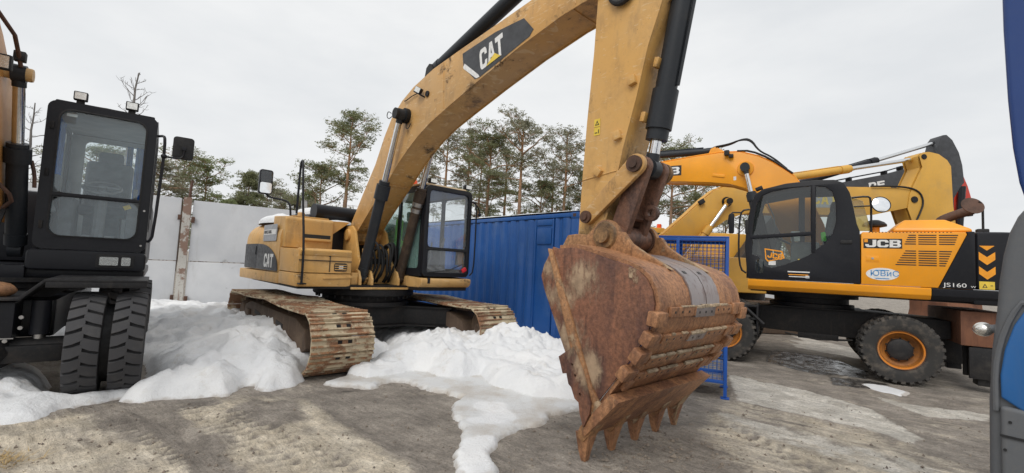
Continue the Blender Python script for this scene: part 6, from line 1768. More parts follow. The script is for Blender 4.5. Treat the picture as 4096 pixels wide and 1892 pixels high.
b = B(); b.bounds(-1.14, 0.24, 0.20, 1.10, 3.10, 3.118); b.plate(rr(0.20, 1.10, 1.47, 3.09, 0.02), -1.145, -1.13, 'x', holes=[rr(0.34, 0.98, 2.0, 3.02, 0.06)]); b.bounds(-1.12, 0.2, 0.20, 1.10, 1.462, 1.475); b.build('cab_liner', 'liner_grey', lc)
# mirror on its long bracket
b = B(); b.tube([(0.28, 1.16, 2.98), (0.34, 1.22, 2.985), (0.36, 1.235, 2.94), (0.36, 1.24, 2.72), (0.36, 1.21, 1.70), (0.34, 1.18, 1.62), (0.28, 1.155, 1.62)], 0.017, 8, smooth=1)
b.ball((0.36, 1.24, 2.72), 0.035); b.tube([(0.36, 1.24, 2.72), (0.38, 1.40, 2.71), (0.38, 1.44, 2.75), (0.38, 1.44, 2.84)], 0.012, 8, smooth=1); b.box((0.38, 1.44, 2.85), (0.03, 0.05, 0.05), bevel=0.008)
b.build('mirror_arm', 'black_paint', lex)
ml = B().plate(rr(1.32, 1.545, 2.715, 3.01, 0.04), 0.31, 0.365, 'x', bevel=0.016).build('mirror', 'rubber_seal', lex)
# boom and its cylinder
lt = [(-0.5, 2.05), (-0.25, 2.55), (0.1, 2.98), (0.5, 3.32), (0.95, 3.60), (1.5, 3.85), (2.2, 4.05), (3.4, 4.25), (4.4, 4.3)]
ll = [(4.4, 3.75), (3.4, 3.6), (2.3, 3.38), (1.7, 3.13), (1.25, 2.80), (0.85, 2.40), (0.35, 2.02), (-0.1, 1.75), (-0.42, 1.80)]
b = B(); b.plate(lt + ll, -0.60, -0.135, 'y', bevel=0.008); lb = b.build('boom', 'brown_boom_paint', lex, 28)
for y0, y1 in ((-0.1345, -0.12), (-0.615, -0.6005)): B().plate(offset_poly(lt + ll, 0.015), y0, y1, 'y', bevel=0.003).build('side_plate', 'brown_boom_paint', lb, 28)
b = B(); b.lathe([(0, -0.62), (0.072, -0.62), (0.072, 0.07), (0.066, 0.085), (0.0, 0.09)], (0.72, 0.0, 3.31), 'y', 22); b.build('cylinder_pin', 'cat_paint', lb)
hydraulic(lex, 'hoist_cylinder', (0.0, -0.02, 1.45), (0.72, -0.02, 3.31), 0.088, 0.60, 0.17, 0.05, glandk=1.28)
b = B()
b.tube([(3.2, -0.14, 4.35), (2.2, -0.13, 4.10), (1.55, -0.10, 3.72), (1.05, -0.02, 3.60), (0.86, -0.01, 3.45), (0.80, 0.0, 3.36)], 0.019, 8)
b.build('pipe', 'rust_dark', lb)
b = B(); b.tube([(2.2, -0.16, 4.0), (1.5, -0.14, 3.60), (1.15, -0.13, 3.40), (1.05, -0.12, 3.22)], 0.012, 6); b.box((0.82, -0.01, 3.46), (0.09, 0.09, 0.10), bevel=0.01)
b.build('hose', 'rubber_seal', lb)
b = B(); b.box((1.22, -0.06, 3.26), (0.08, 0.17, 0.15), (0, 0.1, 0), bevel=0.02); b.box((1.262, -0.06, 3.255), (0.004, 0.135, 0.115), (0, 0.1, 0), mi=1); b.build('work_lamp', ['rubber_seal', 'lamp_reflector'], lb)
b = B(); b.tube([(0.34, 0.08, 2.45), (0.36, 0.12, 2.30), (0.36, 0.13, 2.15)], 0.018, 8, smooth=1); b.tube([(0.3, -0.1, 1.9), (0.42, 0.0, 2.0), (0.5, -0.16, 2.2)], 0.02, 8, smooth=1); b.build('hose', 'rust_dark', lex)
b = B(); b.bounds(-2.6, -1.25, -1.2, 1.15, 1.27, 2.25, 0.08); b.build('engine_body', 'black_paint', lex)
b = B()
for k in range(4): b.tube([(0.32, -0.5 + 0.12 * k, 1.30), (0.45, -0.5 + 0.12 * k, 1.5), (0.40, -0.45 + 0.12 * k, 1.8), (0.2, -0.4 + 0.1 * k, 1.95)], 0.024, 8, smooth=2)
b.build('hose', 'rubber_seal', lex)
# a stone lying on the mudguard
sm = B(); sm.ball((0, 0, 0), (0.13, 0.16, 0.075), 0, 3)
for i, v in enumerate(sm.v):
    k = 1 + 0.35 * (vnoise(np.array([v[0] * 14 + 3]), np.array([v[1] * 14 + v[2] * 11]), 4)[0] - 0.5); sm.v[i] = (v[0] * k, v[1] * k, v[2] * k)
so_ = sm.build('stone', 'bucket_edge', None, 60)
so_.matrix_world = Matrix.Translation(lex.location) @ Matrix.Rotation(0.66 - math.pi / 2, 4, 'Z') @ Matrix.Translation((1.25, 0.07, 1.07))
setprops(so_, 'tan lump of rock lying on the black excavator mudguard', 'stone')
# ------------------------------------------------------------------ blue mesh cage behind the bucket
CG = Vector((2.79, 5.76, 0))
cage = thing('mesh_cage', 'bright blue steel mesh cage standing behind the rusty bucket', 'cage', CG, math.atan2(0.41, -0.91))
CGL, CGD, CGH = 1.25, 0.70, 2.03       # local x to the left along its front, local y towards the yard (body on -y)
for x in (0.02, 0.62, CGL - 0.02):
    for y in (-0.02, -CGD + 0.02):
        b = B(); b.bounds(x - 0.02, x + 0.02, y - 0.02, y + 0.02, 0.02, CGH, 0.004); b.bounds(x - 0.05, x + 0.05, y - 0.05, y + 0.05, 0.0, 0.012); b.build('post', 'blue_cage_paint', cage)
for z in (0.20, CGH - 0.022):
    for y in (-0.02, -CGD + 0.02): B().bounds(0.041, CGL - 0.041, y - 0.019, y + 0.019, z - 0.02, z + 0.02, 0.004).build('rail', 'blue_cage_paint', cage)
    for x in (0.02, CGL - 0.02): B().bounds(x - 0.019, x + 0.019, -CGD + 0.041, -0.041, z - 0.02, z + 0.02, 0.004).build('rail', 'blue_cage_paint', cage)
B().bounds(0.04, CGL - 0.04, -CGD + 0.04, -0.04, 0.16, 0.178).build('floor_plate', 'dull_steel', cage)
b = B(); b.bounds(0.0, CGL, -CGD, 0.0, CGH + 0.001, CGH + 0.02, 0.004); b.build('top_plate', 'blue_cage_paint', cage)
def mesh_panel(axis, fixed, a0, a1, z0=0.22, z1=CGH - 0.045, st=0.05, r=0.0032):
    b = B()
    for a in np.arange(a0 + st / 2, a1, st):
        p = (a, fixed) if axis == 'x' else (fixed, a); b.cyl((*p, z0), (*p, z1), r, n=4, caps=False)
    for z in np.arange(z0 + st / 2, z1, st):
        p, q = ((a0, fixed), (a1, fixed)) if axis == 'x' else ((fixed, a0), (fixed, a1)); b.cyl((*p, z), (*q, z), r, n=4, caps=False)
    o = b.build('wire_mesh', 'wire_blue', cage); o['kind'] = 'stuff'
for x0, x1 in ((0.04, 0.60), (0.64, CGL - 0.04)): mesh_panel('x', -0.015, x0, x1); mesh_panel('x', -CGD + 0.015, x0, x1)
mesh_panel('y', 0.015, -CGD + 0.04, -0.04); mesh_panel('y', CGL - 0.015, -CGD + 0.04, -0.04)

# ------------------------------------------------------------------ old yellow tracked excavator behind the cage (its boom reaches to the right)
ex2 = thing('tracked_excavator', 'mustard yellow tracked excavator behind the cage, boom reaching over the orange machine', 'excavator', (3.6, 12.0, 0), 0.0)
def L2(pts, dx=3.6): return [(x - dx, z) for x, z in pts]
t2 = L2([(3.55, 2.02), (3.72, 2.25), (3.96, 2.52), (4.52, 3.04), (5.02, 3.54), (5.30, 3.78), (5.58, 3.91), (6.03, 3.965), (6.6, 3.97), (7.6, 3.99), (9.23, 4.04), (10.03, 4.08), (10.35, 4.06)])
l2 = L2([(10.66, 3.98), (10.72, 3.80), (10.55, 3.66), (10.33, 3.58), (9.46, 3.36), (8.2, 3.30), (7.0, 3.28), (6.24, 3.26), (5.97, 3.19), (5.57, 3.02), (5.2, 2.74), (4.8, 2.42), (4.2, 1.95), (3.85, 1.75), (3.6, 1.82)])
b = B(); b.plate(t2 + l2, -0.24, 0.24, 'y', bevel=0.006); bo2 = b.build('boom', 'old_yellow_paint', ex2, 28)
for y0, y1 in ((-0.254, -0.2405), (0.2405, 0.254)): B().plate(offset_poly(t2 + l2, 0.015), y0, y1, 'y', bevel=0.003).build('side_plate', 'old_yellow_paint', bo2, 28)
B().plate(L2([(7.55, 3.45), (7.7, 3.90), (8.70, 3.92), (8.75, 3.50)]), -0.2575, -0.255, 'y').build('decal', 'grey_print', bo2)
block_text('CAT', 0.20, 0.26, 0.03, 'yellow_print', bo2, (7.86 - 3.6, -0.2578, 3.56), (R(90), 0, 0), thick=0.001)
hydraulic(ex2, 'hoist_cylinder', (4.15 - 3.6, -0.36, 1.35), (5.60 - 3.6, -0.36, 3.50), 0.085, 0.66, 0.2, 0.05, 'old_yellow_paint')
hydraulic(ex2, 'hoist_cylinder', (4.15 - 3.6, 0.36, 1.35), (5.60 - 3.6, 0.36, 3.50), 0.085, 0.66, 0.2, 0.05, 'old_yellow_paint')
b = B(); b.cyl((2.0, -0.45, 3.5), (2.0, 0.45, 3.5), 0.08, n=18); b.cyl((2.0, -0.28, 3.5), (2.0, 0.28, 3.5), 0.13, n=20); b.build('cylinder_pin', 'black_steel', bo2)
b = B()
for y in (-0.13, -0.05, 0.05, 0.13): b.tube([(x, y, z + 0.04) for x, z in t2[2:12]], 0.016, 6)
b.build('hydraulic_line', 'old_yellow_paint', bo2)
b = B(); b.box((4.92 - 3.6, -0.30, 3.46), (0.16, 0.09, 0.12), (0, -0.6, 0), bevel=0.02); b.build('work_lamp', 'rubber_seal', bo2)
hydraulic(ex2, 'stick_cylinder', (6.6 - 3.6, 0, 4.12), (10.80 - 3.6, 0, 4.96), 0.095, 0.57, 0.22, 0.055, 'old_yellow_paint')
st2 = L2([(10.68, 4.98), (10.78, 5.08), (10.95, 5.10), (11.2, 5.05), (11.42, 4.90), (11.52, 4.74), (11.54, 4.21), (11.56, 3.69), (11.66, 3.41), (11.68, 2.6), (11.56, 1.6), (11.48, 1.2), (11.36, 1.14), (11.26, 1.22), (10.95, 2.4), (10.52, 3.1), (10.36, 3.55), (10.42, 3.95), (10.56, 4.25), (10.76, 4.68)])
b = B(); b.plate(st2, -0.19, 0.19, 'y', bevel=0.006); s2o = b.build('stick', 'old_yellow_paint', ex2, 28)
for y0, y1 in ((-0.274, -0.26), (0.26, 0.274)): B().plate(st2[:8] + L2([(11.62, 3.2), (10.75, 2.9)]) + st2[15:], y0 if y0 < 0 else y0, y1, 'y', bevel=0.004).build('side_plate', 'old_yellow_paint', s2o, 28)
b = B(); b.cyl((10.53 - 3.6, -0.30, 3.80), (10.53 - 3.6, 0.30, 3.80), 0.085, n=18); b.cyl((10.80 - 3.6, -0.29, 4.96), (10.80 - 3.6, 0.29, 4.96), 0.07, n=16); b.build('pin', 'black_steel', s2o)
b = B()
for y in (-0.29, -0.26): b.tube([(9.4 - 3.6, y, 4.10), (10.2 - 3.6, y, 4.14), (10.65 - 3.6, y, 4.05), (10.78 - 3.6, y, 3.75), (10.65 - 3.6, y, 3.4), (10.45 - 3.6, y, 3.0)], 0.022, 6, smooth=2)
b.build('hose', 'rubber_seal', s2o)
b = B(); b.plate(smooth_poly(L2([(11.1, 1.25), (11.55, 1.3), (11.9, 0.9), (11.75, 0.35), (11.2, 0.05), (10.7, 0.05), (10.9, 0.5), (11.1, 0.8)]), 1), -0.55, 0.55, 'y', bevel=0.01); b.build('bucket', 'rust_plate', ex2)
# house, cab and tracks
b = B(); b.bounds(-2.6, 0.55, -1.4, 1.4, 1.10, 1.25, 0.03); b.bounds(-2.6, 0.1, -1.4, -0.45, 1.26, 2.1, 0.08); b.bounds(-2.6, -0.9, -0.44, 1.4, 1.26, 2.1, 0.08); b.build('house', 'old_yellow_paint', ex2)
b = B(); b.plate([(-0.8, 1.26), (0.85, 1.26), (0.85, 1.9), (0.68, 2.74), (0.6, 2.80), (-0.8, 2.80)], 0.42, 1.4, 'y', bevel=0.02)
cb2 = b.build('cab', 'old_yellow_paint', ex2)
B().plate([(-0.62, 1.95), (0.72, 1.95), (0.60, 2.66), (-0.62, 2.66)], 0.412, 0.418, 'y').build('side_window', 'dark_glass', cb2)
B().plate([(-0.62, 1.95), (0.72, 1.95), (0.60, 2.66), (-0.62, 2.66)], 0.4185, 0.4195, 'y').build('window_shade', 'interior_grey', cb2)
B().lathe([(0, 0.12), (0.06, 0.115), (0.07, 0.0), (0, 0.0)], (0.52, 0.6, 2.80), 'z', 14).build('beacon', 'lamp_orange', cb2)
b = B(); b.lathe([(0, 0.75), (0.8, 0.75), (0.8, 1.10), (0, 1.10)], (0, 0, 0), 'z', 28); b.bounds(-0.9, 0.9, -1.0, 1.0, 0.4, 0.76, 0.03); b.build('car_body', 'black_steel', ex2)
for s in (-1, 1):
    b = B(); pr = circ(1.75, 0.46, 0.44, 14, -90, 90) + circ(-1.75, 0.46, 0.44, 14, 90, 270)
    ins = circ(1.75, 0.46, 0.38, 14, -90, 90) + circ(-1.75, 0.46, 0.38, 14, 90, 270)
    b.plate(pr, s * 1.25 - 0.3, s * 1.25 + 0.3, 'y', holes=[ins]); b.plate(rr(-1.6, 1.6, 0.22, 0.66, 0.1), s * 1.25 - 0.2, s * 1.25 + 0.2, 'y'); b.build('track', 'track_frame_dirt', ex2)

# ------------------------------------------------------------------ dark boomed excavator further back
ex3 = thing('tracked_excavator', 'dark grey boomed excavator behind the mustard yellow one', 'excavator', (7.0, 14.2, 0), 0.0)
def L3(pts): return [(x * 14.2 / 14.0 - 7.0, 1.53 + (z - 1.53) * 14.2 / 14.0) for x, z in pts]
t3 = L3([(7.0, 2.1), (7.6, 3.0), (8.3, 3.9), (9.2, 4.4), (10.4, 4.69), (11.5, 4.95), (12.0, 5.12), (12.56, 5.20), (13.1, 5.15)])
l3 = L3([(13.25, 4.9), (13.0, 4.72), (12.23, 4.64), (11.3, 4.40), (10.5, 4.22), (9.4, 3.85), (8.7, 3.3), (8.0, 2.4), (7.3, 1.8), (7.0, 1.8)])
b = B(); b.plate(t3 + l3, -0.25, 0.25, 'y', bevel=0.008); bo3 = b.build('boom', 'decal_black', ex3, 28)
p_ = L3([(10.98, 4.43)])[0]
block_text('RE', 0.24, 0.22, 0.03, 'white_print', bo3, (p_[0], -0.254, p_[1]), (R(90), R(-12), 0), thick=0.002)
b = B()
for y in (-0.2, -0.1): b.tube([(x, y, z + 0.10) for x, z in t3[3:8]], 0.02, 6)
for x, z in t3[4:7]: b.box((x, -0.15, z + 0.06), (0.07, 0.2, 0.12), bevel=0.01)
b.build('hydraulic_line', 'black_paint', bo3)
f3, h3 = L3([(8.9, 4.55)])[0], L3([(13.28, 6.10)])[0]
hydraulic(ex3, 'stick_cylinder', (f3[0], 0, f3[1]), (h3[0], 0, h3[1]), 0.10, 0.56, 0.2, 0.06, 'black_paint')
s3 = L3([(13.20, 6.14), (13.30, 6.28), (13.42, 6.30), (13.60, 6.14), (13.80, 5.75), (13.90, 5.35), (13.95, 4.81), (13.80, 4.62), (13.62, 4.3), (13.60, 3.0), (13.55, 1.6), (13.45, 1.4), (13.30, 1.55), (13.20, 3.2), (13.25, 4.3), (13.36, 4.9), (13.42, 5.25), (13.07, 5.66)])
b = B(); b.plate(s3, -0.22, 0.22, 'y', bevel=0.02); b.build('stick', 'decal_black', ex3, 28)
b = B(); b.plate(smooth_poly(L3([(13.2, 1.6), (13.75, 1.6), (14.1, 1.1), (13.9, 0.4), (13.3, 0.1), (12.8, 0.1), (13.1, 0.6)]), 1), -0.6, 0.6, 'y', bevel=0.01); b.build('bucket', 'rust_plate', ex3)
b = B(); b.bounds(-2.8, 0.5, -1.4, 1.4, 1.10, 2.1, 0.08); b.bounds(-0.7, 0.9, 0.4, 1.4, 1.2, 2.95, 0.06); b.build('house', 'old_yellow_paint', ex3)
for s in (-1, 1):
    b = B(); b.plate(circ(1.75, 0.46, 0.44, 12, -90, 90) + circ(-1.75, 0.46, 0.44, 12, 90, 270), s * 1.25 - 0.3, s * 1.25 + 0.3, 'y', bevel=0.02); b.build('track', 'track_frame_dirt', ex3)
b = B(); b.lathe([(0, 0.5), (0.9, 0.5), (0.9, 1.10), (0, 1.10)], (0, 0, 0), 'z', 24); b.bounds(-0.9, 0.9, -1.0, 1.0, 0.35, 0.7); b.build('car_body', 'black_steel', ex3)

# ------------------------------------------------------------------ red loader crane behind
ex4 = thing('loader_crane', 'red folding crane arm with black cylinder standing behind the excavators', 'crane', (14.6, 15.6, 0), 0.0)
def L4(pts): return [(x * 15.6 / 15.0 - 14.6, 1.53 + (z - 1.53) * 15.6 / 15.0) for x, z in pts]
r4 = L4([(14.76, 5.45), (14.87, 5.60), (14.98, 5.35), (15.15, 4.95), (15.26, 4.55), (15.30, 4.31), (15.20, 4.12), (14.95, 4.05), (14.86, 4.25), (14.80, 4.9)])
b = B(); b.plate(r4, -0.15, 0.15, 'y', bevel=0.02); b.build('outer_arm', 'red_paint', ex4)
b = B(); b.plate(L4([(14.58, 4.66), (14.80, 4.9), (14.78, 4.0), (14.7, 2.2), (14.35, 2.2), (14.40, 3.9)]), -0.12, 0.12, 'y', bevel=0.02); b.build('inner_arm', 'red_paint', ex4)
p0, p1 = L4([(14.86, 4.90)])[0], L4([(14.66, 2.6)])[0]
b = B(); b.cyl((p0[0], -0.25, p0[1]), (p1[0], -0.25, p1[1]), 0.10, n=18); b.build('cylinder', 'black_paint', ex4)
b = B(); b.tube([(0.2, -0.25, 4.95), (0.05, -0.3, 4.85), (-0.2, -0.3, 4.6)], 0.03, 8); p2 = L4([(15.2, 4.2)])[0]; b.box((p2[0] - 0.1, -0.1, p2[1] - 0.12), (0.35, 0.2, 0.3), bevel=0.03); b.tube([(p2[0] - 0.3, -0.15, p2[1] - 0.1), (p2[0] - 0.45, -0.15, p2[1] - 0.4), (p2[0] - 0.3, -0.15, p2[1] - 0.8)], 0.04, 8, smooth=2); b.build('rotator', 'black_steel', ex4)
b = B(); b.lathe([(0.28, 0.0), (0.28, 0.5), (0.2, 0.6), (0.18, 2.4), (0.14, 2.45), (0, 2.45)], (-0.1, 0, 0), 'z', 18); b.bounds(-0.9, 0.9, -0.8, 0.8, 0.0, 0.25, 0.03); b.build('column', 'red_paint', ex4)

# ------------------------------------------------------------------ blue truck at the edge of the picture
PH = R(56)                                   # the truck stands turned so that its flank runs away from the camera
_tx = Vector((math.cos(PH), -math.sin(PH), 0)); _ty = Vector((math.sin(PH), math.cos(PH), 0))
TO = plane_at(3953, 1400, 1.75); TO.z = 0
trk = thing('truck', 'grey and blue truck corner with round side lamp cut off by picture edge', 'truck', TO, -PH)
def at2(px, py, d=0.0):
    """local x, z on the truck's outer face (or d metres behind it)"""
    r_ = _F + _R * ((px - 2048) / CAM_F) + _U * ((946 - py) / CAM_F)
    o_ = Vector((0, 0, CAM_H)); t_ = ((TO - o_).dot(_ty) + d) / r_.dot(_ty)
    p = o_ + r_ * t_
    return ((p - TO).dot(_tx), p.z)
fen = [at2(*p) for p in ((3953, 1892), (3951, 1600), (3962, 1400), (3982, 1240), (3992, 1120), (4008, 1020), (4032, 930), (4066, 865), (4110, 815))]
xr = 1.2
b = B(); b.plate([(xr, 0.30), (fen[0][0], 0.30)] + fen + [(0.62, fen[-1][1] + 0.13), (xr, fen[-1][1] + 0.15)], 0.0, 0.8, 'y', bevel=0.035, seg=4); b.build('mudguard', 'grey_plastic', trk, 40)
bp = [at2(*p, -0.014) for p in ((4096, 1650), (4003, 1590), (4000, 1500), (4018, 1397), (4056, 1300), (4100, 1240))]
b = B(); b.plate([(xr - 0.3, bp[0][1] - 0.10)] + bp + [(xr - 0.3, bp[-1][1] + 0.12)], -0.016, 0.02, 'y', bevel=0.010, seg=3); b.build('side_panel', 'truck_blue', trk, 40)
sm_ = [at2(*p, -0.004) for p in ((3985, 1640), (3982, 1480), (4002, 1370), (4044, 1265), (4100, 1195))]
b = B(); b.tube([(x, -0.004, z) for x, z in sm_] + [(xr - 0.3, -0.004, sm_[-1][1] + 0.10)], 0.010, 8, smooth=1); b.build('panel_trim', 'grey_plastic', trk)
lo = [at2(*p, -0.02) for p in ((3999, 1620), (3996, 2050))]
b = B(); b.plate([lo[0], (lo[0][0], 0.34), (xr - 0.3, 0.34), (xr - 0.3, lo[0][1] - 0.06)], -0.025, 0.02, 'y', bevel=0.016, seg=3); b.build('bumper', 'grey_plastic', trk, 40)
pil = [at2(*p, 0.05) for p in ((4012, -150), (4006, 0), (4010, 120), (4028, 400), (4048, 590), (4074, 730), (4110, 830))]
b = B(); b.plate(pil + [(xr, pil[-1][1]), (xr, pil[0][1])], 0.05, 0.5, 'y', bevel=0.02, seg=4); b.build('cab_pillar', 'truck_dark_blue', trk, 40)
b = B(); b.bounds(0.55, xr + 0.2, 0.1, 0.75, fen[-1][1] - 0.2, pil[0][1] - 0.05, 0.02); b.build('cab_body', 'truck_dark_blue', trk)
lx, lz = at2(3932, 1317, 0.05)
b = B(); b.lathe([(0, -0.02), (0.014, -0.018), (0.018, 0.0), (0.02, 0.05), (0, 0.05)], (lx + 0.035, 0.05, lz + 0.006), 'x', 14); b.build('lamp_stub', 'grey_plastic', trk)
bo_ = B(); bo_.ball((lx, 0.05, lz), (0.030, 0.030, 0.028), 0, 3); bo_.build('side_lamp', 'lamp_reflector', trk, 80)
b = B(); b.cyl((0.75, 0.1, 0.48), (0.75, 0.45, 0.48), 0.48, n=36); b.build('wheel', 'dusty_tyre', trk)

for px_, py_ in ((4040, 1690), (4020, 1800)):
    x_, z_ = at2(px_, py_, -0.03); B().cyl((x_, -0.029, z_), (x_, -0.02, z_), 0.005, n=8).build('screw', 'rubber_seal', trk)
x_, z_ = at2(4000, 1740, -0.028); b = B(); b.bounds(x_, x_ + 0.5, -0.030, -0.0245, z_ - 0.004, z_ + 0.004); b.build('panel_gap', 'rubber_seal', trk)

# dry grass tuft at the yard edge
gt = ground_at(20, 1850); rg = random.Random(4); b = B()
for k in range(160):
    x = gt.x + rg.gauss(-0.04, 0.09); y = gt.y + rg.gauss(0, 0.07); a = rg.uniform(0, 6.3); l_ = rg.uniform(0.04, 0.13)
    b.raw([(x, y, 0.0), (x + 0.005, y + 0.003, 0.0), (x + l_ * math.cos(a), y + l_ * math.sin(a), rg.uniform(0.01, 0.06))], [(0, 1, 2)])
setprops(b.build('dry_grass', 'dry_grass'), 'tuft of dry straw on the muddy ground at picture corner', 'grass', kind='stuff')
# ------------------------------------------------------------------ pines behind the wall
def tuft(rnd, c, size, out, dens):
    """a spray of needle bundles round a twig end"""
    vs, fs = out
    for _ in range(dens):
        th = rnd.uniform(0, 2 * math.pi); ph = math.acos(rnd.uniform(-0.45, 1.0))
        d = Vector((math.sin(ph) * math.cos(th), math.sin(ph) * math.sin(th), math.cos(ph) * 0.8))
        p = c + Vector((rnd.gauss(0, 0.40), rnd.gauss(0, 0.40), rnd.gauss(0, 0.25))) * size
        s = d.cross(Vector((rnd.uniform(-1, 1), rnd.uniform(-1, 1), rnd.uniform(-1, 1))))
        if s.length < 1e-3: continue
        s = s.normalized() * size * rnd.uniform(0.12, 0.24)
        l = size * rnd.uniform(0.5, 1.0)
        o = len(vs)
        vs += [p - s, p + s, p + d * l + s * 0.25, p + d * l - s * 0.25]
        fs.append((o, o + 1, o + 2, o + 3))
def cloud(rnd, c, rad, out, n, tr, root):
    """a flat pad of foliage carried by twigs"""
    for k in range(n):
        a = rnd.uniform(0, 6.283); r = rad * math.sqrt(rnd.random())
        p = c + Vector((r * math.cos(a), r * math.sin(a), rnd.gauss(0.05, 0.20) * rad + 0.10 * rad * (1 - r / rad)))
        if k % 5 == 0: tr.tube([root, root.lerp(p, 0.55) + Vector((0, 0, -0.03)), p], 0.010, 3, taper=0.5)
        tuft(rnd, p, rnd.uniform(0.10, 0.19), out, 6)
def pine(seed, H, crown0, cr, dens=1.0, shape='round', lean=0.0, dead=False):
    """returns trunk mesh builder and crown lists, base at the origin"""
    rnd = random.Random(seed * 13 + 5)
    tr = B(); out = ([], [])
    n = 12; pts = []; x = y = 0.0; dx = rnd.gauss(0, 0.02)
    for i in range(n + 1):
        t = i / n
        dx += rnd.gauss(0, 0.018)
        x += (dx + lean) * H / n * (0.6 if i else 0); y += rnd.gauss(0, 0.05)
        pts.append(Vector((x, y, H * t)))
    off = pts[-1].x - lean * H                       # keep the top over its surveyed place
    pts = [p - Vector((off * p.z / H, 0, 0)) for p in pts]
    r0 = 0.017 * H
    def trunk_at(t):
        f = t * n; i = min(int(f), n - 1); return pts[i].lerp(pts[i + 1], f - i)
    tr.tube(pts, r0, 8, taper=0.16)
    nb = int((17 if not dead else 22) * (0.75 + 0.35 * dens))
    for k in range(nb):
        u = ((k + rnd.random()) / nb) ** 0.9
        t = crown0 + (0.98 - crown0) * u
        base = trunk_at(t)
        prof = {'round': math.sqrt(max(0.05, 1 - (2 * u - 0.9) ** 2)), 'cone': (1.02 - u) * 1.05, 'flat': 0.70 + 0.45 * u - 1.9 * max(0, u - 0.72)}[shape]
        L = cr * max(0.15, prof) * rnd.uniform(0.45, 1.2)
        az = k * 2.4 + rnd.uniform(-0.9, 0.9)
        up = rnd.uniform(-0.15, 0.55) + 0.45 * u
        d = Vector((math.cos(az), math.sin(az), up)).normalized()
        bp = [base]; q = base.copy(); m = 5
        for i in range(m):
            d = (d + Vector((rnd.gauss(0, 0.20), rnd.gauss(0, 0.20), rnd.gauss(0.05, 0.16)))).normalized()
            q = q + d * L / m; bp.append(q.copy())
        tr.tube(bp, max(0.016, 0.045 * L / 2.2), 4, taper=0.3)
        if dead:
            for i in range(1, m + 1):
                sd = (d * 0.6 + Vector((rnd.gauss(0, 0.6), rnd.gauss(0, 0.6), rnd.uniform(-0.1, 0.7)))).normalized()
                sl = L * rnd.uniform(0.2, 0.45); e = bp[i] + sd * sl
                tr.tube([bp[i], bp[i] + sd * sl * 0.5 + Vector((0, 0, rnd.gauss(0, 0.05))), e], 0.013, 3, taper=0.4)
            continue
        cloud(rnd, bp[-1], rnd.uniform(0.38, 0.80) * (0.6 + 0.22 * cr), out, int(30 * dens * rnd.uniform(0.6, 1.3)), tr, bp[-2])
        for i in (2, 3, 4):
            if rnd.random() < 0.68:
                sd = Vector((-d.y * rnd.choice((-1, 1)), d.x * rnd.choice((-1, 1)), rnd.uniform(-0.1, 0.7))).normalized()
                e = bp[i] + sd * L * rnd.uniform(0.15, 0.38)
                tr.tube([bp[i], bp[i].lerp(e, 0.5) + Vector((0, 0, rnd.gauss(0, 0.05))), e], 0.016, 3, taper=0.5)
                cloud(rnd, e, rnd.uniform(0.30, 0.62) * (0.6 + 0.22 * cr), out, int(22 * dens * rnd.uniform(0.5, 1.3)), tr, bp[i].lerp(e, 0.6))
    if not dead:
        for k in range(4): cloud(rnd, trunk_at(0.90 + 0.03 * k), 0.42 - 0.06 * k, out, int(14 * dens), tr, trunk_at(0.88 + 0.03 * k))
    for k in range(int(16 * crown0 / 0.5)):
        t = rnd.uniform(crown0 * 0.5, crown0 + 0.1); a = rnd.uniform(0, 6.3); p = trunk_at(min(t, 0.9)); l = rnd.uniform(0.3, 1.3)
        e = p + Vector((math.cos(a) * l, math.sin(a) * l, rnd.uniform(-0.3, 0.25)))
        tr.tube([p, p.lerp(e, 0.5) + Vector((0, 0, 0.06)), e], 0.014, 3, taper=0.3)
    return tr, out
def place_tree(px, top_y, dist, label, seed, cr, crown0=0.5, dens=1.0, shape='round', mat='pine_needles', lean=0.0, dead=False, name='pine_tree'):
    top = plane_at(px, top_y, dist)
    H = top.z
    t = thing(name, label, 'tree', (top.x - lean * H, dist, 0), 0.0, 'trees behind the wall and container')
    tr, out = pine(seed, H, min(0.66, crown0 + (0 if dead else 0.07)), cr * (1 if dead else 1.15), dens * 1.0, shape, lean, dead)
    tr.build('trunk', 'dead_bark' if dead else 'pine_bark', t, 60)
    if not dead:
        me = bpy.data.meshes.new('crown'); me.from_pydata([tuple(v) for v in out[0]], [], out[1]); me.materials.append(MATS[mat]); me.update()
        o = link('crown', me, t); o['kind'] = 'stuff'
    return t
G_, GR = 'pine_needles_grey', 'pine_needles_green'
